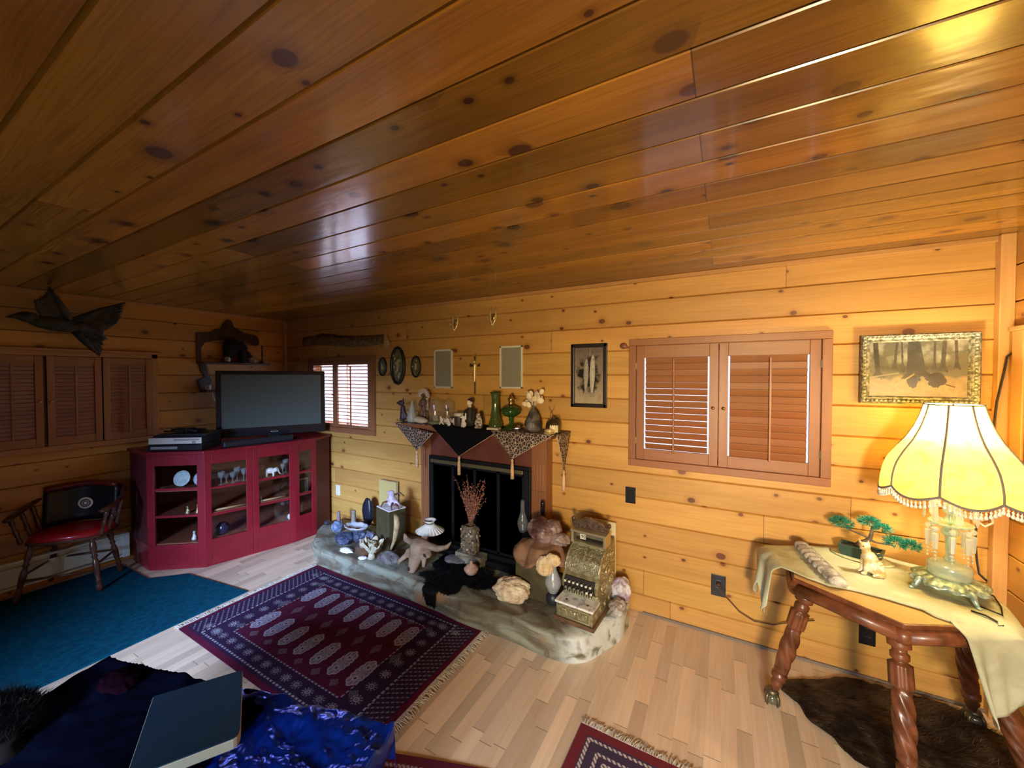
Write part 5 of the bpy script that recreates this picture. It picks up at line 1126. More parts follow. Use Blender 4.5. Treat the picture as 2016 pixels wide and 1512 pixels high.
bk_ = MB(); bk_.rock((0, 0, .15), (.07, .035, .15), 77, .12, 1.2, 4); tag(at(bk_.build('black_case', pm('black_case', (.010, .012, .022), rough=.4)), (px(722, 2.70), 2.70, HZ+.01)), 'black instrument shaped case standing behind the wood block against the wall', 'case')
# papers/books against the wall
def pad(u0, u1, v0, v1, y, mat, lab, nm, th=.03, lean=.0, rz=0):
    xa, xb = px(u0, y), px(u1, y); z1_ = pz(v0, (xa+xb)/2, y); z0_ = pz(v1, (xa+xb)/2, y)
    t = thing(nm, lab, 'book', ((xa+xb)/2, y, z0_), rz)
    MB().b2(-(xb-xa)/2, (xb-xa)/2, -th/2, th/2, 0, z1_-z0_).build('cover', mat, t, bevel=.002)
    MB().b2(-(xb-xa)/2+.004, (xb-xa)/2+.002, -th/2+.003, th/2-.003, .003, z1_-z0_+.002).build('pages', pm('book_pages', (.60, .52, .30), rough=.8), t)
    return t
pad(747, 780, 948, 1100, 2.80, pm('yellow_cover', (.52, .40, .14), rough=.6), 'tall yellow book standing against the wall behind the upright wood block', 'yellow_book', .035)
pad(1152, 1214, 1026, 1215, 2.80, pm('cream_cover', (.72, .64, .45), rough=.6), 'cream coloured board standing against the wall behind the cash register', 'cream_board', .02)
# scallop shell lantern
sl = thing('shell_lantern', 'white scallop shell stacked on a dark twisted stand left of the fireplace doors', 'lantern', hp(845, 2.56)); sl.scale = (1.15, 1.15, 1.12)
m_ = MB(); m_.rock((0, 0, .05), (.08, .06, .06), 81, .5, 2.2, 4); m_.cap((0, 0, .08), (.0, 0, .17), .016, .012); m_.cap((.02, 0, .06), (.06, 0, .10), .012, .008); m_.build('root_stand', pm('dark_root', (.035, .018, .012), (.09, .06, .03), 20, rough=.7), sl, remesh=.006)
m_ = MB(); m_.grid(lambda u, v: ((.028+.080*v)*math.cos(u*2*PI)*(1+.03*math.cos(u*48*PI)*v), (.028+.075*v)*math.sin(u*2*PI)*(1+.03*math.cos(u*48*PI)*v), .235-.060*v**.8+.003*math.cos(u*48*PI)*v), 150, 8, closeu=True)
m_.build('lower_shell', pm('shell_white', (.82, .80, .66), rough=.4), sl, solid=.003)
m_ = MB(); m_.grid(lambda u, v: ((.018+.030*v)*math.cos(u*2*PI)*(1+.05*math.cos(u*20*PI)*v), (.018+.030*v)*math.sin(u*2*PI), .235+.028*v), 80, 5, closeu=True); m_.build('upper_shell', pm('shell_white', (.8, .8, .7)), sl, solid=.002)
MB().ell((0, 0, .248), (.012, .012, .010)).build('silver_bead', pm('silver', (.72, .72, .70)), sl)
# cattle skull
cs = thing('cattle_skull', 'weathered tan cattle skull with one long horn leaning on the hearth', 'skull', (px(828, 2.30), 2.30, H0), math.radians(8)); cs.scale = (1.25, 1.1, .88)
m_ = MB()
m_.ell((-.01, 0, .235), (.075, .05, .055)); m_.cap((-.01, -.01, .22), (-.035, -.04, .06), .062, .036); m_.cap((-.035, -.04, .06), (-.04, -.05, .025), .034, .030)
m_.ell((-.075, -.02, .16), (.03, .03, .038)); m_.ell((.055, -.015, .17), (.03, .03, .035)); m_.cap((.05, 0, .235), (.12, 0, .225), .032, .027); m_.cap((.12, 0, .225), (.185, 0, .255), .027, .018); m_.cap((.185, 0, .255), (.215, 0, .305), .018, .006)
m_.cap((-.06, 0, .24), (-.12, .01, .25), .030, .022); m_.cap((-.12, .01, .25), (-.14, .02, .29), .022, .010)
m_.cap((-.08, -.04, .15), (-.13, -.06, .085), .022, .015); m_.cap((-.13, -.06, .085), (-.135, -.06, .06), .014, .010); m_.cap((.04, -.03, .15), (.045, -.05, .08), .018, .012)
m_.build('skull_bone', pm('weathered_bone', (.33, .235, .15), (.21, .14, .085), 12, rough=.7, bump=.8, bscale=30), cs, remesh=.0055)
SKD = pm('socket_dark', (.03, .02, .015), rough=.9)
MB().ell((.050, -.036, .168), (.017, .010, .020)).build('eye_socket', SKD, cs); MB().ell((-.080, -.040, .160), (.014, .010, .018)).build('eye_socket', SKD, cs); MB().ell((-.05, -.070, .040), (.014, .012, .018)).build('nasal_opening', SKD, cs)
# black fur pelt over the hearth
fp_ = MB(); P = [(-2.02, 2.52), (-1.95, 2.30), (-1.78, 2.20)]
rr_ = random.Random(5)
def pelt(u, v):
    a = u*2*PI; rad = 1.12*v*(1+.22*math.sin(a*3+.7)+.14*math.sin(a*5+2)+.10*math.sin(a*9)); x = -1.79+rad*.27*math.cos(a); y = 2.36+rad*.19*math.sin(a)
    e_ = Vector((x*11, y*11, 0)); z = H0+.010+.028*(1-v)+.012*noise.noise(e_); return (x, y, max(z, H0+.006))
fp_.grid(pelt, 60, 16, closeu=True)
def ptf():
    u, v = rr_.random(), math.sqrt(rr_.random()); p = pelt(u, v); return p, (0, 0, 1), (math.cos(u*2*PI)*.8, math.sin(u*2*PI)*.8-.2, .35)
fp_.tufts(2600, ptf, .022, .0014)
def flap(u, v): x = -1.86+ (u-.5)*.14*(1-.45*v)+.03*v; y = 2.20-.02-.075*min(1, v*3); z = H0+.014-(max(0, v-.3))*.15; return (x, y-.016, z+.006*noise.noise(Vector((x*30, v*6, 1))))
fp_.grid(flap, 10, 10)
fp_.tufts(500, lambda: (flap(rr_.random(), rr_.random()), (0, -1, 0), (0, -.3, -1)), .02, .0014)
tag(fp_.build('black_fur_pelt', pm('black_pelt', (.002, .002, .003), (.004, .004, .006), 20, rough=.7, spec=.2), solid=.004), 'black fur pelt spread over the middle of the hearth', 'pelt')
m_ = MB(); m_.rock((0, 0, .028), (.10, .07, .026), 88, .2, 1.5, 3); tag(at(m_.build('grey_slab', pm('blue_grey_slab', (.20, .20, .21), (.12, .12, .13), 12, rough=.6)), (px(893, 2.52), 2.53, H0)), 'flat grey stone under the black pelt edge in front of the grate', 'stone')
# little lidded clay pot
cpz = thing('clay_pot', 'small pinkish clay pot with knob lid on the black pelt', 'pot', (px(927, 2.38), 2.38, H0+.040))
MB().lathe([(.022, 0), (.040, .012), (.054, .038), (.056, .050), (.040, .066), (.034, .068)], 26, flute=lambda a, z: 1+.03*math.sin(a*7)).build('pot_body', pm('pink_clay', (.40, .24, .17), (.52, .36, .27), 30, rough=.8, bump=.6, bscale=50), cpz)
MB().lathe([(.040, .064), (.034, .074), (.014, .082), (.011, .092), (.013, .100), (0, .106)], 22).build('pot_lid', pm('pink_clay', (.4, .24, .17)), cpz)
# pebble jar with dried stems
pj = thing('pebble_jar', 'rectangular jar covered with pebbles in front of the fireplace glass', 'vase', (px(925, 2.58), 2.58, HZ+.10))
m_ = MB(); m_.b2(-.072, .072, -.045, .045, 0, .215); m_.build('jar_body', pm('mortar', (.13, .10, .06), (.20, .16, .10), 40, rough=.8), pj, bevel=.02)
m_ = MB(); r = random.Random(2)
for k in range(95):
    s_ = r.choice('fffflr'); q = (r.uniform(-.066, .066), r.uniform(.008, .207)); R_ = r.uniform(.006, .012)
    p = (q[0], -.046, q[1]) if s_ == 'f' else ((-.073 if s_ == 'l' else .073), q[0]*.55, q[1]); m_.ell(p, (R_, R_*.6 if s_ == 'f' else R_, R_) if s_ == 'f' else (R_*.6, R_, R_), nu=8, nv=6, mi=r.choice([0, 0, 1, 2]))
m_.build('pebbles', [pm('pebble_a', (.20, .15, .09), rough=.4), pm('pebble_b', (.48, .40, .28), rough=.4), pm('pebble_c', (.05, .035, .03), rough=.4)], pj)
MB().lathe([(.05, .21), (.045, .228), (.036, .224), (.03, .20)], 18, caps=False).build('jar_neck', pm('mortar', (.13, .1, .06)), pj)
MB().b2(px(912, 2.58)-.05, px(940, 2.58)+.06, 2.53, 2.63, HZ-.01, HZ+.10).build('stone_step', SLATE)['label'] = 'dark stone step under the pebble jar'
tag(bpy.data.objects['stone_step'], 'low dark stone block carrying the pebble jar', 'stone')
df = thing('dried_flowers', 'tall bunch of dried reddish berry twigs rising from the pebble jar', 'dried flowers', (px(926, 2.58), 2.58, HZ+.31))
st = MB(); be = MB(); r = random.Random(21)
for k in range(64):
    a = r.uniform(0, 2*PI); sp = r.uniform(.0, 1)**.6; h = r.uniform(.18, .42); dx = math.cos(a)*sp*.17*(h/.40)+.012; dy = math.sin(a)*sp*.07
    if k < 3: dx, dy, h = (-.17, 0, .40) if k == 0 else (dx, dy, .43)
    if k == 3: dx, dy, h = .16, 0, .27
    pts = [Vector((0, 0, -.05)), Vector((dx*.25, dy*.25, h*.35)), Vector((dx*.65, dy*.7, h*.72)), Vector((dx, dy, h))]
    st.tube(pts, [.0016, .0013, .001, .0007], 4)
    for j in range(17):
        t = r.uniform(.30, 1); seg = min(2, int(t*3)); q = pts[seg].lerp(pts[seg+1], t*3-seg); q = q+Vector((r.gauss(0, .006), r.gauss(0, .006), r.gauss(0, .004))); be.ell(q, r.uniform(.0028, .0048), nu=6, nv=4)
st.build('twigs', pm('twig_brown', (.22, .10, .06), rough=.8), df); be.build('berries', pm('dried_red_berries', (.36, .13, .085), (.52, .26, .17), 60, rough=.7), df)
# quartz rock
m_ = MB().rock((0, 0, .072), (.125, .085, .078), 97, .20, 1.9, 5, sharp=True); tag(at(m_.build('quartz_rock', pm('cream_quartz', (.74, .66, .44), (.58, .42, .28), 16, rough=.7, bump=1, bscale=24)), (px(1008, 2.30), 2.30, H0), .2), 'large cream white quartz rock on the front of the hearth', 'stone')
# dark tall box with skull rock and hide cap
tb = thing('dark_box', 'tall dark olive box standing right of the fireplace opening', 'box', (-1.165, 2.47, HZ+.002), .02)
MB().b2(-.130, .130, -.09, .09, 0, .33).build('box_body', BOX, tb, bevel=.004)
MB().b2(-.132, .132, -.092, .092, .325, .335).build('box_top', BOX, tb)
hc = MB()
def cape(u, v):
    a = u*2*PI; rad = (v**.8)*(1+.10*math.sin(a*4+.5)+.06*math.sin(a*7)); x = -1.135+.175*rad*math.cos(a); y = 2.45+.125*rad*math.sin(a); drop = max(0, v-.72)/.28
    z = HZ+.362+.035*(1-v)-.11*drop*(.75+.35*math.sin(a*3+1.2)); return (x, y-.02*drop, z+.020*noise.noise(Vector((x*14, y*14, z*9))))
hc.grid(cape, 64, 18, closeu=True)
tag(hc.build('tan_hide_cape', pm('tan_suede', (.19, .095, .05), (.28, .15, .085), 14, rough=.9, bump=.5, bscale=60), solid=.008), 'tan suede hide draped over the top of the dark box', 'hide')
am = MB(); am.rock((0, 0, .075), (.125, .09, .085), 103, .24, 1.5, 5); am.rock((.115, -.01, .04), (.08, .06, .045), 104, .3, 2, 4); am.rock((.06, 0, .10), (.07, .05, .06), 108, .3, 2, 4)
tag(at(am.build('geode_rock', pm('purple_brown_geode', (.085, .036, .034), (.27, .19, .165), 9, rough=.35, bump=1, bscale=30)), (-1.115, 2.47, HZ+.385), .1), 'purple brown geode rock on the draped dark box', 'stone')
fw = MB(); fw.rock((0, 0, 0), (.060, .045, .058), 111, .25, 2, 4); fw.rock((.055, 0, .05), (.05, .035, .04), 112, .25, 2, 4); rr2 = random.Random(3)
fw.tufts(600, lambda: ((lambda a, b: (.055*math.cos(a)*math.cos(b), .043*math.sin(a)*math.cos(b), .055*math.sin(b)))(rr2.uniform(PI, 2*PI), rr2.uniform(-1.2, 1.2)), (0, -1, 0), (rr2.gauss(0, .5), -.6, -.6)), .016, .0016)
tag(at(fw.build('wool_tuft', pm('cream_wool', (.72, .56, .32), (.62, .44, .22), 20, rough=.95, bump=1, bscale=60, sheen=.4)), (-1.035, 2.315, HZ+.295)), 'fluffy cream wool tuft hanging from the front of the hide cape', 'wool')
def chimney(u, y, h, z, lab, mat, base=None, r_=.034, k=1):
    t = thing('lamp_chimney', lab, 'lamp chimney', (px(u, y), y, z), group=None)
    MB().lathe([(r_*.7, .0), (r_*.95, h*.10), (r_*1.25, h*.24), (r_*1.2, h*.34), (r_*.8, h*.50), (r_*.50, h*.64), (r_*.46, h*.97), (r_*.50, h)], 26, caps=False).build('glass_chimney', mat, t)
    if base: MB().lathe([(.046, -.07), (.05, -.06), (.048, -.02), (.034, -.006), (.026, .004)], 24).build('burner_base', base, t)
    return t
chimney(1029, 2.60, .24, HZ+.36, 'clear glass lamp chimney standing behind the geode rock', glass('chimney_clear', (.9, .92, .95), .92, .03), r_=.034)
chimney(1090, 2.40, .245, HZ+.085, 'frosted glass oil lamp chimney between the dark box and the cash register', glass('chimney_frost', (.75, .76, .76), .55, .15), pm('dark_burner', (.02, .02, .028), rough=.4), r_=.046)
m_ = MB().lathe([(.020, 0), (.022, .01), (.014, .10), (.010, .30), (.010, .46), (.014, .50), (.018, .52), (.018, .58), (.012, .60), (0, .602)], 16); tag(at(m_.build('black_bottle', pm('black_glaze', (.012, .008, .012), rough=.2)), (px(1069, 2.665), 2.665, HZ+.003)), 'tall thin black bottle whose top shows behind the geode rock', 'bottle')

# white and purple rock behind the register
for (x, y, s_, sd, lab) in ((-.62, 2.66, (.075, .07, .085), 121, 'white and purple crystal rock behind the cash register'), (-.60, 2.50, (.05, .07, .05), 127, 'pale grey rock at the right end of the hearth')):
    m_ = MB().rock((0, 0, s_[2]*.85), s_, sd, .25, 1.8, 4, sharp=True); tag(at(m_.build('crystal_rock', pm('crystal_'+str(sd), (.62, .60, .62) if sd == 121 else (.30, .24, .20), (.34, .25, .36) if sd == 121 else (.45, .45, .42), 14, rough=.5)), (x, y, H0)), lab, 'stone')

# ---------------------------------------------------------------- cash register
CRB = pm('antique_brass', (.40, .36, .20), (.24, .21, .11), 45, rough=.38, metal=.6, bump=.5, bscale=160)
CRL = pm('bright_brass', (.62, .56, .34), rough=.28, metal=.8); CRN = pm('nickel_relief', (.55, .56, .46), (.28, .27, .18), 60, rough=.3, metal=.7)
ra = math.radians(-4); cr = thing('cash_register', 'antique ornate brass cash register with marble ledge on the right end of the hearth', 'cash register', (-.795, 2.455, HZ+.002), ra)
W_ = .245
MB().b2(-W_/2-.012, W_/2+.012, -.215, .235, 0, .030).build('wooden_base', pm('register_base', (.10, .05, .022), (.16, .08, .04), 15, rough=.5), cr, bevel=.004)
dr = MB().b2(-W_/2, W_/2, -.205, .22, .030, .130).build('drawer_case', CRB, cr, bevel=.004)
m_ = MB(); m_.b2(-W_/2+.015, W_/2-.015, -.210, -.204, .040, .048); m_.b2(-W_/2+.015, W_/2-.015, -.210, -.204, .110, .118); m_.b2(-W_/2+.015, -W_/2+.022, -.210, -.204, .04, .118); m_.b2(W_/2-.022, W_/2-.015, -.210, -.204, .04, .118)
m_.build('drawer_trim', CRL, dr)
m_ = MB()
for s_ in (-1, 1):
    m_.tube([(s_*(.012+.055*t), -.208, .078+.018*math.sin(t*9)) for t in [k/20 for k in range(21)]], .003, 6); m_.tube([(s_*(.075+.014*math.cos(a)*(1-a/9)), -.208, .08+.022*math.sin(a)*(1-a/9)) for a in [k*.4 for k in range(18)]], .0025, 6)
m_.ell((0, -.207, .08), (.014, .004, .014)); m_.build('drawer_scrolls', CRL, dr)
MBL, t3 = nt('white_marble'); g = G(t3); b_ = t3.nodes['Principled BSDF']; nz = g.n('ShaderNodeTexNoise', i_Vector=g.n('ShaderNodeTexCoord').outputs['Object'], i_Scale=14, i_Detail=6, i_Distortion=1.5)
g.set(b_, 'Base Color', g.mix(g.ramp(nz.outputs[0], .48, .62), rgb((.78, .78, .74)), rgb((.45, .46, .46)))); b_.inputs['Roughness'].default_value = .2
mb_ = MB().b2(-W_/2-.006, W_/2+.006, -.214, -.085, .130, .146).build('marble_ledge', MBL, cr, bevel=.003)
m_ = MB(); m_.lathe([(.007, 0), (.007, .001)], 14, c=(-.065, -.17, .146)); m_.lathe([(.007, 0), (.007, .001)], 14, c=(.075, -.165, .146)); m_.build('ledge_hole', BLACK, mb_)
# side profile of the cabinet
side = [(-.09, .13), (-.09, .18), (-.118, .205), (-.122, .25), (-.105, .285), (-.085, .31), (-.078, .35), (-.055, .40), (-.01, .44), (.03, .46), (.03, .475), (.22, .475), (.22, .13)]
def sideprism(mb, poly, x0, x1): return mb.prism(poly, 0, x1-x0, M=Matrix.Translation((x0, 0, 0)) @ Matrix(((0, 0, 1, 0), (1, 0, 0, 0), (0, 1, 0, 0), (0, 0, 0, 1))))
m_ = MB(); sideprism(m_, side, -W_/2, W_/2); body = m_.build('cabinet_body', CRB, cr, bevel=.003)
# raised ornament on the curved front
def front_pt(s_):                    # s_ 0..1 up the curved lid
    a = [(-.085, .315), (-.078, .35), (-.055, .40), (-.01, .44), (.03, .462)]; t = s_*(len(a)-1); i = min(len(a)-2, int(t)); f_ = t-i; return (a[i][0]*(1-f_)+a[i+1][0]*f_, a[i][1]*(1-f_)+a[i+1][1]*f_)
m_ = MB()
def onlid(x, s_, o=.004): y, z = front_pt(max(0, min(1, s_))); return (x, y-o*.8, z+o*.5)
for s_ in (-1, 1):
    m_.tube([onlid(s_*(.005+.085*math.sin(t*PI*.95)**.8), .06+.86*t) for t in [k/24 for k in range(25)]], .0035, 6)
    for (cx_, cs_, R0, tw) in ((.045, .45, .024, 1), (.04, .75, .020, -1), (.075, .25, .018, 1), (.02, .28, .014, -1), (.085, .85, .014, 1)):
        m_.tube([onlid(s_*(cx_+R0*(1-a/9)*math.cos(a*tw)), cs_+R0*8*(1-a/9)*math.sin(a)) for a in [k*.45 for k in range(18)]], .0024, 6)
m_.tube([onlid(.0, t/12) for t in range(13)], .003, 6)
for x in (-W_/2+.008, W_/2-.008): m_.tube([onlid(x, t/12, .003) for t in range(13)], .0045, 6)
r = random.Random(6)
for k in range(110): m_.ell(onlid(r.uniform(-.105, .105), r.random(), .002), (.004, .003, .004), nu=6, nv=4)
m_.build('lid_scrolls', CRN, body)
# right side scroll panel
m_ = MB(); r = random.Random(8)
for (cy_, cz_, R0) in ((-.03, .22, .04), (.06, .30, .05), (.0, .37, .03), (.13, .20, .045), (.14, .40, .04), (.07, .42, .02), (.02, .17, .02)):
    for tw in (1, -1): m_.tube([(W_/2+.003, cy_+R0*(1-a/10)*math.cos(a)*tw, cz_+R0*(1-a/10)*math.sin(a)) for a in [k*.45 for k in range(20)]], .003, 6)
for k in range(80): m_.ell((W_/2+.001, r.uniform(-.06, .2), r.uniform(.15, .46)), (.003, .005, .005), nu=6, nv=4)
m_.build('side_scrolls', CRL, body)
m_ = MB(); r = random.Random(8)
for k in range(5): m_.tube([(W_/2+.003, -.15+k*.08+.022*(1-a/9)*math.cos(a), .08+.03*(1-a/9)*math.sin(a)) for a in [q*.45 for q in range(18)]], .0025, 6)
m_.build('side_scrolls', CRL, dr)
# keys
m_ = MB(); sideprism(m_, [(-.10, .185), (-.128, .207), (-.132, .25), (-.112, .288), (-.10, .288)], -W_/2+.02, W_/2-.02); m_.build('key_bed', pm('key_bed_dark', (.03, .026, .02), rough=.5, metal=.4), cr)
for row, (z_, y_, n_) in enumerate(((.268, -.145, 7), (.228, -.152, 7))):
    for k in range(n_):
        x = -.085+.0285*k+(.008 if row else 0); m_ = MB(); m_.tube([(x, -.115, z_), (x, y_-.004, z_)], .0022, 6); m_.lathe([(.0075, 0), (.0085, .004), (.0075, .007), (0, .0075)], 12, M=T(x, y_-.004, z_, rx=PI/2-.3)); m_.build('key', pm('white_key', (.66, .66, .56), rough=.3) if (row == 0 or k > 4) else pm('grey_key', (.20, .19, .16), rough=.4), cr)
m_ = MB()
for k in range(12): m_.b2(-.095+.0165*k-.002, -.095+.0165*k+.002, -.137, -.12, .185, .222)
m_.build('key_bars', pm('dark_bar', (.05, .045, .035), rough=.4, metal=.6), cr)
m_ = MB(); m_.b2(-W_/2+.01, W_/2-.01, -.100, -.088, .150, .178); m_.build('bead_rail', CRL, cr, bevel=.003)
m_ = MB()
for k in range(13): m_.ell((-.10+.0167*k, -.101, .164), (.005, .004, .006), nu=8, nv=6)
m_.build('rail_beads', CRN, cr)
# display housing and crest
m_ = MB(); m_.b2(-W_/2, -W_/2+.018, .02, .13, .475, .575); m_.b2(W_/2-.018, W_/2, .02, .13, .475, .575); m_.b2(-W_/2, W_/2, .02, .13, .475, .487); m_.b2(-W_/2-.004, W_/2+.004, .015, .135, .562, .580); hs = m_.build('display_housing', CRL, cr, bevel=.003)
MB().b2(-W_/2+.018, W_/2-.018, .10, .12, .487, .562).build('display_back', pm('grey_display', (.13, .115, .09), rough=.5), hs)
MB().b2(-W_/2+.018, W_/2-.018, .026, .028, .487, .562).build('display_glass', glass('display_glass', (1, 1, 1), 1, .03), hs)
MB().b2(-W_/2+.018, W_/2-.018, .06, .10, .487, .497).build('indicator_rail', pm('dark_rail', (.02, .018, .014), rough=.4), hs)
tb_ = MB().b2(-.070, -.028, .055, .057, .500, .540).build('price_tab', pm('cream_tab', (.72, .70, .58), rough=.5), hs)
cu = bpy.data.curves.new('price_number', 'FONT'); cu.body = '.90'; cu.size = .034; cu.extrude = .0006; cu.align_x = 'CENTER'; cu.align_y = 'CENTER'
tx0 = bpy.data.objects.new('price_number', cu); col.objects.link(tx0); bpy.context.view_layer.update(); tme = bpy.data.meshes.new_from_object(tx0.evaluated_get(bpy.context.evaluated_depsgraph_get())); bpy.data.objects.remove(tx0); tx = bpy.data.objects.new('price_number', tme); col.objects.link(tx); tx.parent = tb_; tx.location = (-.0495, .0542, .520); tx.rotation_euler = (PI/2, 0, 0); tme.materials.clear(); tme.materials.append(BLACK); ROOT[tx.name] = ROOT[cr.name]
m_ = MB(); cre = [(-.125, .58), (-.128, .62), (-.10, .625), (-.085, .645), (-.04, .66), (0, .675), (.04, .66), (.085, .645), (.10, .625), (.128, .62), (.125, .58)]
m_.prism([(p[0], p[1]) for p in cre], 0, .02, M=Matrix.Translation((0, .09, 0)) @ Matrix(((1, 0, 0, 0), (0, 0, -1, 0), (0, 1, 0, 0), (0, 0, 0, 1)))); m_.ell((-.128, .08, .64), (.014, .012, .018)); m_.ell((.128, .08, .635), (.012, .012, .018)); m_.ell((-.122, .08, .615), (.016, .012, .014))
m_.build('crest', pm('dark_bronze', (.10, .06, .04), (.16, .10, .07), 50, rough=.4, metal=.6, bump=1, bscale=90), cr, bevel=.003)
cr.scale = (1, 1, .875)
# ---------------------------------------------------------------- octagonal side table
TZ = .72
V = [(.300, 2.30), (.634, 2.072), (.975, 2.235), (1.04, 2.60), (.70, 2.815), (.325, 2.66)]
tc_ = (sum(p[0] for p in V)/6, sum(p[1] for p in V)/6)
tt = thing('side_table', 'six sided wooden side table with rope twisted legs and claw and ball feet', 'table', (tc_[0], tc_[1], 0))
def ins(P, d):
    return [(tc_[0]+(x-tc_[0])*(1-d/math.hypot(x-tc_[0], y-tc_[1])), tc_[1]+(y-tc_[1])*(1-d/math.hypot(x-tc_[0], y-tc_[1]))) for x, y in P]
TOPW = planks('honey_table_top', (0, 1), .7, 1.9, (.52, .32, .11), (.40, .22, .07), tone=.05, knots=0, rough=.28, L=9, grain=14)
m_ = MB(); m_.prism(V, TZ-.022, TZ-.001); m_.build('table_edge', MAHOG, tt, world=True, bevel=.006)
m_ = MB(); m_.prism(ins(V, .010), TZ-.004, TZ+.001); o = m_.build('table_top', TOPW, tt, world=True)
m_ = MB()
A_ = ins(V, .018)
for i in range(6):
    a = Vector((A_[i][0], A_[i][1], TZ-.052)); b = Vector((A_[(i+1) % 6][0], A_[(i+1) % 6][1], TZ-.052)); m_.tube([a, b], .036, 14, flat=.9)
    m_.ell(a, .036)
m_.prism(ins(V, .05), TZ-.09, TZ-.02)
m_.build('apron', MAHOG, tt, world=True)
def tleg(top, bot, i):
    top = Vector(top); bot = Vector(bot); ax = (bot-top); Lg = ax.length
    q = Vector((0, 0, 1)).rotation_difference(-ax.normalized()); M = Matrix.Translation(bot) @ q.to_matrix().to_4x4()
    def fl(a, z):
        t = z/Lg
        if .30 < t < .66: return 1+.10*math.cos(a*5+z*75)
        if .68 < t < .82: return 1+.09*math.cos(a*9)
        return 1
    prof = [(.016, .055)]; r0 = .030
    for k in range(0, 90):
        t = .09+.91*k/89; z = t*Lg
        if t < .16: r_ = .017+.012*(t-.09)/.07
        elif t < .20: r_ = .024
        elif t < .26: r_ = .034 if t < .24 else .024
        elif t < .30: r_ = .031
        elif t < .66: r_ = .029+.006*math.sin((t-.3)/.36*PI)
        elif t < .68: r_ = .026
        elif t < .82: r_ = .037
        elif t < .84: r_ = .024
        elif t < .88: r_ = .031
        elif t < .91: r_ = .024
        elif t < .96: r_ = .038
        else: r_ = .03
        prof.append((r_, z))
    m = MB(); m.lathe(prof, 40, M=M, flute=fl); lg = m.build('leg', MAHOG, tt, world=True)
    f = MB(); f.ell((0, 0, .036), (.034, .034, .034), M=Matrix.Translation((bot.x, bot.y, 0))); f.build('glass_ball', pm('ball_glass', (.10, .10, .06), rough=.08, coat=1), lg, world=True)
    c = MB(); c.lathe([(.026, .062), (.030, .070), (.022, .085)], 16, M=Matrix.Translation((bot.x, bot.y, 0)))
    for k in range(4):
        a = PI/4+k*PI/2; P = [(.024*math.cos(a), .024*math.sin(a), .07), (.036*math.cos(a), .036*math.sin(a), .048), (.038*math.cos(a), .038*math.sin(a), .025), (.030*math.cos(a), .030*math.sin(a), .008)]
        c.tube([Vector(p)+Vector((bot.x, bot.y, 0)) for p in P], [.009, .008, .007, .004], 8)
    c.build('claw', pm('bronze_claw', (.16, .13, .07), rough=.4, metal=.7), lg, world=True)
out = ins(V, .07); ft = ins(V, -.07)
legs = [(0, (.365, 2.345), (.232, 2.372)), (1, (.640, 2.150), (.640, 2.00)), (2, (.925, 2.275), (1.075, 2.21)), (3, (.97, 2.56), (1.08, 2.70))]
for (i, tp, bt) in legs: tleg((tp[0], tp[1], TZ-.075), (bt[0], bt[1], .036), i)
# hide over the table, one continuous skin with hanging ends
HID = pm('tanned_hide', (.52, .54, .40), (.43, .44, .31), 9, rough=.85, bump=.6, bscale=50)
hp_top = [(.19, 2.60), (.32, 2.38)]
def hide_pt(u, v):
    """u runs along the table from the left flap to the right flap, v from the front edge to the back edge"""
    # centre line and width along u
    ks = [(-.30, .16), (-.02, .30), (.25, .34), (.5, .30), (.75, .30), (1.0, .34), (1.3, .22)]
    return None
Fr = [(.265, 2.375), (.36, 2.305), (.435, 2.270), (.53, 2.275), (.635, 2.255), (.735, 2.225), (.76, 2.19), (.78, 2.18), (.80, 2.172)]     # front edge on the table
Bk = [(.215, 2.635), (.34, 2.70), (.45, 2.76), (.56, 2.79), (.70, 2.815), (.82, 2.76), (.92, 2.72), (1.00, 2.63), (1.04, 2.50)]             # back edge
def lerpP(P, t): t = max(0, min(1, t))*(len(P)-1); i = min(len(P)-2, int(t)); f_ = t-i; return Vector(P[i]).lerp(Vector(P[i+1]), f_)
def hf(u, v):
    a = lerpP(Fr, u); b = lerpP(Bk, u); p = a.lerp(b, v); e_ = max(0, u-.8)*5; q_ = lerpP([(.80, 2.172), (.885, 2.200), (.970, 2.236), (1.015, 2.33), (1.04, 2.50)], v); p = p.lerp(q_, e_*e_); z = TZ+.006+.003*noise.noise(Vector((p.x*14, p.y*14, 0)))
    if u < .10: z += .010*(1-u/.10)*math.sin(v*3)
    return (p.x, p.y, z)
hm = MB(); hm.grid(hf, 60, 26)
def lf(u, v):                       # left flap: v 0 at the table edge going down, u from front to back
    a = lerpP(Fr, 0); b = lerpP(Bk, 0); p = a.lerp(b, u); L = .30*(.60+.40*abs(math.sin(u*4.4+.5)))*(1.0-.15*u)+(.10*math.exp(-((u-.47)/.08)**2))
    d = v*L; outw = .040*math.sin(min(1, v*7)*PI/2)+.018*math.sin(u*11)*v; nx_, ny_ = -.93, -.2
    pinch = (u-.5)*.10*v
    return (p.x+nx_*outw-.02*v, p.y+ny_*outw-pinch*0.9, TZ+.006-d**1.0*.98+.010*(1-v)*math.sin(u*3))
hm.grid(lf, 34, 18)
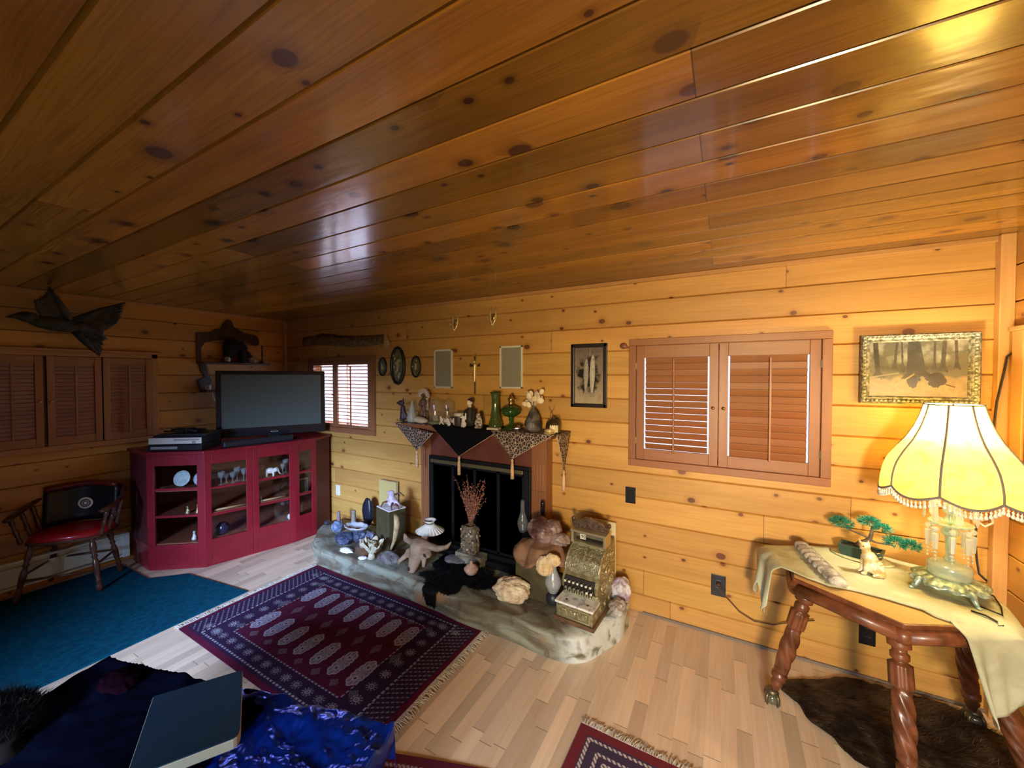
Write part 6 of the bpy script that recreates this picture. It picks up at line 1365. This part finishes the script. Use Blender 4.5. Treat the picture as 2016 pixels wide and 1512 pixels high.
def rf(u, v):                       # right flap over the right front edge and corner, ends in two ragged shanks
    P = [(.80, 2.172), (.885, 2.200), (.970, 2.236), (1.015, 2.33), (1.04, 2.50)]; N_ = [(.40, -.92), (.42, -.90), (.72, -.69), (.97, -.22), (1, -.05)]
    uu = min(1, u+.16*v*(1-u)*1.2); p = lerpP(P, uu); n_ = lerpP(N_, uu).normalized()
    gap = math.exp(-((u-.45)/.08)**2); L = .36*(.72+.28*math.sin(min(1, u*2.2+.25)*PI/2)) - .22*gap + .03*math.sin(u*17) - .10*max(0, u-.8)*5*.5
    outw = .052*math.sin(min(1, v*9)*PI/2)+(.022*math.sin(u*15+1)+.012*math.sin(u*31))*v
    return (min(RX-.010, p.x+n_.x*outw), p.y+n_.y*outw, TZ+.006-L*v)
hm.grid(rf, 70, 26)
# small tear holes are separate dark openings: built as real gaps with thread
hd = hm.build('draped_hide', HID, solid=.004, soff=1)
bm = bmesh.new(); bm.from_mesh(hd.data); bmesh.ops.remove_doubles(bm, verts=bm.verts, dist=.004)
hol = [Vector((px(1563, 2.40), 0, 0)), ]
def nearpix(p, u, v, r_):
    a = -SY*p.x+CY*p.y; uu = 1008+FPX*(CY*p.x+SY*p.y)/a; vv = 740+FPX*(CAM_H-p.z)/a; return math.hypot(uu-u, vv-v) < r_
bm.to_mesh(hd.data); bm.free()
tag(hd, 'pale tanned animal hide draped across the side table with ragged hanging ends', 'hide')
m_ = MB()
for (x, y, z_, r_) in ((.226, 2.475, .585, .011), (.232, 2.42, .545, .010)): m_.ell((x, y-.02, z_), (.004, r_, r_))
# rabbit fur on the front left
def inv(u, v, z): return inv_floor(u, v, z)
a = Vector(inv(1578, 1077, TZ+.02)); b = Vector(inv(1648, 1148, TZ+.02)); m_ = MB(); d = (b-a); 
for k in range(9):
    t = k/8; p = a.lerp(b, t); m_.ell((p.x, p.y, TZ+.030), (.034+.008*math.sin(t*PI), .034, .021))
m_.ell((b.x+.008, b.y-.012, TZ+.026), (.014, .016, .012)); m_.ell((b.x+.030, b.y-.004, TZ+.026), (.013, .015, .012))
rf_ = m_.build('rabbit_fur', pm('grey_white_fur', (.60, .57, .54), (.34, .29, .26), 22, rough=.95, sheen=.4, bump=1, bscale=120), remesh=.004)
tag(rf_, 'narrow grey and white rabbit fur paw lying across the left edge of the table', 'fur')
m_ = MB(); rr3 = random.Random(1)
def ff_(): t = rr3.random(); p = a.lerp(b, t); an = rr3.uniform(-1.4, 1.4); side = Vector((d.y, -d.x)).normalized(); return (p.x+side.x*.036*math.sin(an), p.y+side.y*.036*math.sin(an), TZ+.030+.021*math.cos(an)), (side.x*math.sin(an), side.y*math.sin(an), math.cos(an)), (d.x*3, d.y*3, .25)
m_.tufts(1500, ff_, .014, .0009); m_.build('fur_pile', pm('grey_white_fur', (.66, .62, .58)), rf_)
# bonsai
pc = (px(1702, 2.70), 2.70); bo = thing('bonsai', 'small artificial bonsai tree with blue green needle pads in a dark pot', 'bonsai', (pc[0], pc[1], TZ+.010), math.radians(-22))
m_ = MB(); m_.lathe([(.02, 0), (.10, 0), (.115, .006), (.10, .004), (.0, .002)], 30); o = m_.build('saucer', pm('cream_saucer', (.58, .58, .36), rough=.35), bo); o.scale = (1.15, .75, 1)
POT = pm('dark_green_pot', (.025, .065, .060), rough=.35)
m_ = MB(); q = [(-.078, -.038, .004), (.078, -.038, .004), (.078, .038, .004), (-.078, .038, .004), (-.090, -.046, .060), (.090, -.046, .060), (.090, .046, .060), (-.090, .046, .060), (-.078, -.036, .060), (.078, -.036, .060), (.078, .036, .060), (-.078, .036, .060), (-.078, -.036, .052), (.078, -.036, .052), (.078, .036, .052), (-.078, .036, .052)]
m_.add(q, [(3, 2, 1, 0)]+[(i, (i+1) % 4, 4+(i+1) % 4, 4+i) for i in range(4)]+[(4+i, 4+(i+1) % 4, 8+(i+1) % 4, 8+i) for i in range(4)]+[(8+i, 8+(i+1) % 4, 12+(i+1) % 4, 12+i) for i in range(4)]+[(12, 13, 14, 15)]); m_.build('pot', POT, bo)
m_ = MB().rock((0, 0, .050), (.072, .033, .010), 3, .15, 3, 3); m_.build('moss', pm('dark_moss', (.02, .05, .02), (.04, .03, .02), 60, rough=.9), bo)
m_ = MB(); m_.tube([(-.015, 0, .05), (-.005, 0, .075), (.018, 0, .095), (.034, 0, .115), (.040, 0, .15), (.042, 0, .185)], [.022, .016, .013, .010, .008, .005], 10)
m_.tube([(.030, 0, .115), (.0, .0, .125), (-.04, 0, .135), (-.07, 0, .145)], [.006, .005, .004, .003], 8); m_.tube([(.03, 0, .108), (.06, 0, .102), (.09, 0, .105), (.12, -.005, .11)], [.007, .005, .004, .003], 8); m_.tube([(.042, 0, .18), (.07, 0, .185)], .004, 6)
m_.build('trunk', pm('grey_bark', (.22, .17, .14), (.12, .09, .07), 50, rough=.8), bo)
rb = random.Random(17)
for (cx_, cz_, rx_, rz_, ry_, n_) in ((-.085, .165, .058, .030, .04, 420), (.030, .205, .055, .022, .04, 400), (.080, .185, .042, .020, .035, 260), (.128, .128, .050, .026, .04, 380), (.185, .130, .042, .024, .035, 300)):
    m_ = MB()
    for k in range(n_):
        a1 = rb.uniform(0, 2*PI); b1 = rb.uniform(-.9, 1.4); R_ = rb.uniform(.35, .9)
        nrm = Vector((math.cos(a1)*math.cos(b1), math.sin(a1)*math.cos(b1), math.sin(b1))); p = Vector((cx_+rx_*R_*nrm.x, ry_*R_*nrm.y, cz_+rz_*R_*nrm.z)); e_ = p+(nrm+Vector((rb.gauss(0, .4), rb.gauss(0, .4), rb.gauss(0, .3)+.2))).normalized()*.016
        m_.tube([p, e_], [.0016, .0007], 4, smooth=False)
    m_.build('needle_pad', pm('teal_needles', (.015, .16, .11), (.03, .30, .22), 60, rough=.5), bo)
# cat figurine
cfx = px(1719, 2.50); cat = thing('cat_figurine', 'seated white and gold ceramic cat figurine on the hide in front of the bonsai', 'figurine', (cfx, 2.50, TZ+.010), math.radians(8)); cat.scale = (1.2, 1.2, 1.2)
m_ = MB(); m_.ell((.014, 0, .034), (.034, .026, .034)); m_.ell((.002, 0, .062), (.026, .021, .034), R=RY_(-.35)); m_.ell((-.012, -.002, .092), (.016, .015, .02)); m_.ell((-.018, -.004, .114), (.019, .017, .016)); m_.ell((-.030, -.010, .108), (.009, .009, .007))
m_.cap((-.028, .010, .122), (-.032, .012, .138), .006, .0015); m_.cap((-.008, -.004, .124), (-.006, -.004, .141), .007, .0015)
m_.cap((-.014, -.010, .07), (-.018, -.014, .010), .009, .007); m_.cap((-.016, .010, .07), (-.022, .008, .010), .009, .007); m_.ell((-.024, -.016, .006), (.011, .008, .006)); m_.ell((-.028, .008, .006), (.011, .008, .006))
m_.ell((.018, -.020, .024), (.024, .012, .022)); m_.cap((.045, -.006, .012), (.030, -.030, .009), .009, .008); m_.cap((.030, -.030, .009), (.002, -.034, .008), .008, .006)
m_.build('cat_body', pm('glazed_cat', (.82, .76, .60), (.52, .36, .16), 34, rough=.15, coat=.6), cat, remesh=.0026)
m_ = MB(); m_.ell((-.027, -.017, .117), (.003, .002, .0024)); m_.ell((-.034, -.003, .117), (.002, .003, .0024)); m_.ell((-.0385, -.013, .110), (.0025, .0025, .002)); m_.build('eyes_and_nose', BLACK, cat)
m_ = MB()
for k, (z_, w__) in enumerate(((.03, .034), (.045, .033), (.06, .030), (.074, .026), (.088, .019))):
    m_.tube([(.012+w__*math.cos(a)*.95, -w__*.80*math.sin(a)*1.0, z_+.006*math.sin(a*2)) for a in [.1+.16*q for q in range(8)]], .0016, 5)
m_.build('stripes', pm('gold_stripe', (.55, .36, .14), rough=.3, metal=.4), cat)

# ---------------------------------------------------------------- table lamp
LB = TZ+.010
lm = thing('table_lamp', 'tall crystal table lamp with yellow scalloped Victorian shade, lit', 'lamp', (LAMP[0], LAMP[1], LB))
SV = pm('silvered_filigree', (.42, .56, .54), (.22, .31, .29), 60, rough=.32, metal=.45, bump=.5, bscale=90)
m_ = MB()
m_.grid(lambda u, v: ((.060+(.060+.010*math.cos(u*16*PI))*v)*math.cos(u*2*PI), (.060+(.060+.010*math.cos(u*16*PI))*v)*math.sin(u*2*PI), .068-.030*v*v+.004*math.cos(u*32*PI)*v), 128, 8, closeu=True)
m_.build('filigree_base', SV, lm, solid=.006)
m_ = MB()
for k in range(16):
    a = k*PI/8; c0 = Vector((.105*math.cos(a), .105*math.sin(a), .047)); m_.tube([c0+Vector((.012*math.cos(q)*math.cos(a+PI/2), .012*math.cos(q)*math.sin(a+PI/2), .012*math.sin(q))) for q in [j*PI/6 for j in range(12)]], .003, 6, closed=True)
for k in range(40): a = k*2*PI/40; m_.ell((.082*math.cos(a), .082*math.sin(a), .064), .0042, nu=8, nv=6)
m_.build('filigree_scrolls', SV, lm)
for k in range(4):
    a = PI/4+k*PI/2-.5; D2 = Vector((math.cos(a), math.sin(a), 0)); m_ = MB()
    m_.tube([D2*.095+Vector((0, 0, .050)), D2*.115+Vector((0, 0, .045)), D2*.125+Vector((0, 0, .022)), D2*.140+Vector((0, 0, .006))], [.012, .013, .010, .007], 10); m_.ell(D2*.142+Vector((0, 0, .006)), (.011, .011, .006)); m_.build('foot', SV, lm)
LG = glass('lamp_crystal', (.78, .92, .88), .68, .05); LG2 = glass('lamp_crystal_clear', (.88, .95, .97), .66, .03)
MB().lathe([(.020, .066), (.066, .070), (.072, .080), (.072, .118), (.066, .130), (.040, .136), (.016, .139)], 40, flute=lambda a, z: 1+.012*math.cos(a*16)).build('glass_bowl', LG, lm)
MB().lathe([(.016, .139), (.020, .15), (.012, .165), (.014, .19), (.016, .22), (.011, .245), (.020, .255), (.028, .262), (.030, .28), (.018, .292), (.016, .30)], 24).build('lower_column', LG, lm)
MB().lathe([(.004, .14), (.004, .46)], 10).build('metal_rod', pm('silver', (.7, .7, .7)), lm)
def dish(r_, z_, n=18): return [(.014, z_-.014), (r_*.6, z_-.008), (r_*.95, z_+.004), (r_, z_+.012), (r_*.93, z_+.014), (r_*.55, z_+.006), (.014, z_+.002)]
MB().lathe(dish(.072, .305), 64, flute=lambda a, z: 1+.05*math.cos(a*16), caps=False).build('lower_dish', LG, lm)
MB().lathe([(.014, .31), (.022, .325), (.012, .35), (.024, .365), (.028, .385), (.016, .40), (.014, .425)], 24, flute=lambda a, z: 1+.05*math.cos(a*8)).build('upper_column', LG, lm)
MB().lathe(dish(.088, .432), 64, flute=lambda a, z: 1+.05*math.cos(a*16), caps=False).build('upper_dish', LG2, lm)
for (r_, z_, n_, hl, off) in ((.082, .428, 7, .085, .2), (.068, .300, 8, .105, .55)):
    for k in range(n_):
        a = off+2*PI*k/n_; m_ = MB(); c0 = Vector((r_*math.cos(a), r_*math.sin(a), 0)); Mz = Matrix.Translation((c0.x, c0.y, z_)) @ Matrix.Rotation(a+PI/2, 4, 'Z')
        m_.lathe([(0, -.026), (.010, -.020), (.0125, -.012), (.010, -.004), (0, 0)], 8, M=Mz, smooth=False)
        if n_ == 7 : m_.add([(x*.013, y*.005, -.030) for x, y in ((-.7, 0), (0, -1), (.7, 0), (0, 1))]+[(x*.017, y*.006, -.030-hl*.75) for x, y in ((-.8, 0), (0, -1), (.8, 0), (0, 1))]+[(0, 0, -.030-hl*.95)], [(0, 1, 5, 4), (1, 2, 6, 5), (2, 3, 7, 6), (3, 0, 4, 7), (4, 5, 8), (5, 6, 8), (6, 7, 8), (7, 4, 8), (3, 2, 1, 0)], M=Mz)
        else:
            m_.lathe([(.006, -.028), (.013, -.034), (.009, -.028-hl*.7), (.005, -.030-hl*.72)], 6, M=Mz, smooth=False)
            for q in range(3): m_.lathe([(0, -.11-.016*q), (.0065-.0008*q, -.118-.016*q), (0, -.125-.016*q)], 8, M=Mz, smooth=False)
        m_.build('crystal_prism', LG2, lm)
MB().lathe([(.014, .44), (.018, .455), (.018, .50), (.012, .51), (.012, .54)], 20).build('lamp_socket', BRASS, lm)
bm_ = MB(); bm_.lathe([(.012, .54), (.020, .56), (.032, .60), (.034, .625), (.026, .655), (0, .668)], 24)
bm_.build('light_bulb', pm('bulb_glow', (1, .95, .85), emis=(1, .93, .8), es=12, rough=.4), lm)['label'] = 'glowing light bulb'
bpy.data.objects['table_lamp_light'].location = (LAMP[0], LAMP[1], LB+.765)
bpy.data.objects['table_lamp_light'].data.shadow_soft_size = .03
# shade
mS, t3 = nt('lamp_shade_fabric'); g = G(t3); t3.nodes.remove(t3.nodes['Principled BSDF'])
nz = g.n('ShaderNodeTexNoise', i_Vector=g.n('ShaderNodeTexCoord').outputs['Object'], i_Scale=26, i_Detail=5)
cS = g.mix(g.ramp(nz.outputs[0], .45, .7), rgb((.86, .62, .16)), rgb((.72, .48, .10)))
ms = g.n('ShaderNodeMixShader', i_0=.42, i_1=g.n('ShaderNodeBsdfDiffuse', i_0=cS), i_2=g.n('ShaderNodeBsdfTranslucent', i_0=cS))
t3.links.new(ms.outputs[0], t3.nodes['Material Output'].inputs[0])
SP = [(.090, .850), (.093, .835), (.102, .80), (.120, .745), (.150, .685), (.185, .635), (.212, .590), (.228, .545), (.236, .500), (.238, .470)]
def shp(u, v):
    t = v*(len(SP)-1); i = min(len(SP)-2, int(t)); f_ = t-i; r_ = SP[i][0]*(1-f_)+SP[i+1][0]*f_; z_ = SP[i][1]*(1-f_)+SP[i+1][1]*f_
    ph = (u*8) % 1; sc_ = math.sin(ph*PI); r_ *= 1-.045*v*(1-sc_)-.0; z_ -= .030*sc_*max(0, (v-.7)/.3)
    a = u*2*PI+.30; return (r_*math.cos(a), r_*math.sin(a), z_)
m_ = MB(); m_.grid(shp, 128, 30, closeu=True); m_.build('lamp_shade', mS, lm)
TRM = pm('grey_braid', (.20, .19, .22), rough=.8)
for k in range(8): MB().tube([Vector(shp(k/8, v/16))*1.004 for v in range(17)], .0042, 6).build('shade_rib', TRM, lm)
MB().tube([shp(k/96, 1) for k in range(96)], .0050, 6, closed=True).build('bottom_braid', TRM, lm)
MB().tube([shp(k/64, 0) for k in range(64)], .0030, 6, closed=True).build('top_wire', TRM, lm)
m_ = MB()
for k in range(104):
    p = Vector(shp(k/104, 1)); m_.tube([p, p+Vector((0, 0, -.012))], .0012, 4)
    m_.lathe([(0, -.010), (.0042, -.013), (.0035, -.017), (.0022, -.021), (.004, -.026), (.0062, -.032), (.0055, -.037), (0, -.040)], 8, c=tuple(p))
m_.build('bead_fringe', pm('clear_beads', (.80, .88, .92), rough=.15, trans=.3), lm)
m_ = MB()
for k in range(3): a = k*2*PI/3; m_.tube([(.090*math.cos(a), .090*math.sin(a), .848), (0, 0, .838)], .0015, 5)
m_.lathe([(.004, .83), (.008, .838), (.004, .85), (0, .858)], 12); m_.build('spider_wire', BRASS, lm)
# lamp cords
CBK = pm('black_cord', (.008, .008, .012), rough=.5)
m_ = MB().tube([(.95, 2.36, TZ+.016), (1.0, 2.32, TZ+.014), (1.03, 2.40, TZ+.014), (1.05, 2.50, TZ+.016), (1.00, 2.56, TZ+.014), (1.03, 2.64, TZ+.012)], .0032, 8)
m_.tube([(.905, 2.30, TZ+.014), (.935, 2.275, TZ+.018), (.955, 2.245, TZ+.014)], .0035, 8)
tag(m_.build('electric_cable', CBK), 'thin black lamp cord lying on the hide around the lamp base', 'cord')
# dark hanging strap in the corner
def rwp(u, v, x_):                  # point on plane x = x_
    a = (u-1008)/FPX; dx, dy = -SY+a*CY, CY+a*SY; t = x_/dx; return Vector((x_, dy*t, CAM_H-(v-740)/FPX*t))
pts = [rwp(1990, 692, 1.215), rwp(1974, 703, 1.19), rwp(1962, 735, 1.18), rwp(1953, 790, 1.16), rwp(1947, 850, 1.15), rwp(1944, 930, 1.13), rwp(1945, 960, 1.125)]
z_end = [(1.115, 2.76, 1.10), (1.10, 2.765, 1.0), (1.095, 2.765, .90), (1.10, 2.76, .80), (1.105, 2.75, .735), (1.11, 2.70, .726)]
pts = [Vector((p.x, min(p.y, 2.778), p.z)) for p in pts]
m_ = MB(); m_.tube(pts+[Vector((1.118, 2.775, 1.13))]+[Vector(p) for p in z_end], .0075, 8, flat=.5)
tag(m_.build('hanging_strap', pm('dark_braided_strap', (.030, .022, .018), (.012, .010, .010), 90, rough=.6)), 'dark braided strap hanging in the right corner behind the lamp', 'strap')
m_ = MB(); m_.tube([(1.11, 2.79, .985), (1.13, 2.775, .965), (1.16, 2.785, .985), (1.165, 2.80, 1.01)], .005, 8); tag(m_.build('white_clip', WHITE), 'white cable clip on the corner post behind the lamp', 'clip')

# fur pelt on the floor under the table
fu = MB(); rr4 = random.Random(31)
PL = [(.27, 2.50), (.36, 2.62), (.62, 2.78), (.95, 2.80), (1.17, 2.72), (1.19, 2.45), (1.17, 2.26), (.98, 2.20), (.78, 2.10), (.60, 2.13), (.45, 2.26), (.38, 2.36)]
PLs = chaikin(PL, 3); cxp = (.74, 2.45); npl = len(PLs)
def pf(u, v):
    t = (u % 1)*npl; i = int(t) % npl; f_ = t-int(t); e_ = Vector(PLs[i]).lerp(Vector(PLs[(i+1) % npl]), f_); c_2 = Vector(cxp); p = c_2.lerp(e_, v*(1+.04*math.sin(u*60)))
    z = .012+.075*(1-v**1.6)*(.55+.45*noise.noise(Vector((p.x*5, p.y*5, 3))))+.012*noise.noise(Vector((p.x*22, p.y*22, 1))); return (min(p.x, RX-.01), min(p.y, BY-.02), max(.008, z))
fu.grid(pf, 110, 30, closeu=True)
def pft(): u, v = rr4.random(), math.sqrt(rr4.random()); p = pf(u, v); return p, (0, 0, 1), (.8+.2*math.cos(u*2*PI), -.45+.3*math.sin(u*2*PI), .30)
fu.tufts(14000, pft, .042, .0017)
tag(fu.build('brown_fur_pelt', pm('brown_pelt', (.035, .020, .011), (.12, .075, .038), 7, rough=.8)), 'large dark brown fur pelt lying on the floor under the side table', 'pelt')

# ---------------------------------------------------------------- foreground covered table
C1 = Vector((-.985, .935)); ux = Vector((-.962, -.275)); uy = Vector((.275, -.962))
def fg(a, b, z): p = C1+ux*a+uy*b; return (p.x, p.y, z)
FZ = .50
lt = thing('low_table', 'low wooden table hidden under the blue and black covers in the foreground', 'table', fg(.6, .3, 0))
def quad(mb, a0, a1, b0, b1, z0, z1): return mb.prism([fg(a0, b0, 0)[:2], fg(a1, b0, 0)[:2], fg(a1, b1, 0)[:2], fg(a0, b1, 0)[:2]], z0, z1)
m_ = MB(); quad(m_, .03, 1.28, .03, .62, FZ-.045, FZ-.012); m_.build('table_top', pm('tan_tabletop', (.42, .29, .13), (.34, .22, .10), 10, rough=.5), lt, world=True, bevel=.003)
for (a, b) in ((.07, .07), (1.2, .07), (.07, .55), (1.2, .55)): m_ = MB(); quad(m_, a, a+.05, b, b+.05, 0, FZ-.045); m_.build('leg', pm('tan_tabletop', (.42, .29, .13)), lt, world=True)
def cloth(a0, a1, b0, b1, drop, amp, seed, zb_=FZ-.004, na=90, nb=60, edge=.0, rag=0, fine=0):
    mb = MB()
    def f_(u, v):
        a = a0+(a1-a0)*u; b = b0+(b1-b0)*v+rag*noise.noise(Vector((u*7, seed, 0))); X = Vector((a*7, b*9, seed)); n_ = noise.fractal(X, 1, 2.1, 3); cr_ = abs(noise.noise(Vector((a*5+b*9, b*4-a*3, seed+5))))
        z = zb_+.014+amp*(n_*.6+(.35-cr_)*.9) + (fine*(.3-abs(noise.noise(Vector((a*17+b*6, b*21-a*5, seed+9))))) + fine*.6*(.3-abs(noise.noise(Vector((a*33, b*29+a*12, seed+3))))) if fine else 0); z = max(z, zb_+.003)
        ea = max(0, .0-a); eb = max(0, 0-b); dn = max(ea, eb)
        if a < 0: z -= min(drop, -a*4.5); a = a*.22
        if b < 0: z -= min(drop, -b*4.5); b = b*.22
        return fg(a, b, z)
    mb.grid(f_, na, nb); return mb
tag(cloth(-.014, .66, -.035, .64, .14, .035, 2.0, na=200, nb=160, fine=.009).build('blue_tarp', pm('blue_satin', (.003, .040, .46), rough=.28, metal=.65, coat=.2), solid=.002), 'shiny crumpled royal blue cover over the right half of the foreground table', 'tarp')
tag(cloth(.48, 1.33, -.05, .64, .16, .016, 7.0, zb_=FZ+.004, na=100, nb=70, rag=.05).build('black_cloth', pm('navy_black_cloth', (.0025, .003, .008), rough=.95, spec=0), solid=.004), 'black cloth with ragged edge over the left half of the foreground table', 'cloth')
# teal lid board
bd_ = [inv_floor(301, 1374, .60), inv_floor(478, 1321, .60), inv_floor(473, 1452, .60)]
b0 = Vector(bd_[0]); b1_ = Vector(bd_[1]); b2_ = Vector(bd_[2]); b3_ = Vector(inv_floor(254, 1512, .60))
tdir = (b1_-b0).normalized()
corner = chaikin([tuple(b1_.lerp(b2_, .75)), tuple(b2_), tuple(b2_.lerp(Vector(inv_floor(317, 1512, .60)), .25))], 2, False)
farL = Vector(inv_floor(317, 1512, .60)); d1_ = b3_-b0; d2_ = farL-b2_; tt_ = ((b2_.x-b0.x)*d2_.y-(b2_.y-b0.y)*d2_.x)/(d1_.x*d2_.y-d1_.y*d2_.x); extL = b0+d1_*tt_*.97
poly = [tuple(b0), tuple(b1_)]+corner+[tuple(b0+d1_*tt_)]
ld = thing('padded_lid', 'dark teal covered board with a cream edge lying on the black and blue covers', 'board', (b1_.x, b1_.y, .56))
MB().prism(poly, .570, .604).build('cream_edge', pm('cream_edging', (.42, .40, .26), rough=.6), ld, world=True, bevel=.004)
pc_ = [sum(p[0] for p in poly)/len(poly), sum(p[1] for p in poly)/len(poly)]
MB().prism([(pc_[0]+(x-pc_[0])*.985, pc_[1]+(y-pc_[1])*.985) for x, y in poly], .600, .607).build('teal_cover', pm('dark_teal_cover', (.002, .020, .042), (.003, .027, .050), 8, rough=.6, bump=.2, bscale=200), ld, world=True)
# black fur hat like bundle on the left
fb = MB(); fb.rock((0, 0, -.02), (.16, .13, .065), 201, .10, 1.6, 4); fb.rock((.16, .02, -.02), (.07, .05, .05), 202, .3, 2, 3); rr5 = random.Random(2)
fb.tufts(4500, lambda: ((lambda a, b: (.16*math.cos(a)*math.cos(b), .13*math.sin(a)*math.cos(b), .085*math.sin(b)))(rr5.uniform(0, 2*PI), rr5.uniform(-.2, 1.5)), (0, 0, 1), (rr5.gauss(0, 1), rr5.gauss(0, 1), .5)), .04, .0018)
tag(at(fb.build('fur_bundle', pm('black_brown_fur', (.004, .003, .003), (.010, .008, .006), 14, rough=.9, spec=.05)), (-2.14, .24, .515)), 'dark shaggy fur bundle at the lower left corner of the foreground table', 'fur')
m_ = MB(); m_.rock((0, 0, 0), (.08, .05, .018), 207, .3, 2, 4); tag(at(m_.build('dark_red_cloth', pm('dark_maroon', (.006, .0015, .003), rough=.9, spec=0)), (*inv_floor(235, 1335, .54), .53)), 'crumpled dark maroon cloth at the back left corner of the foreground table', 'cloth')
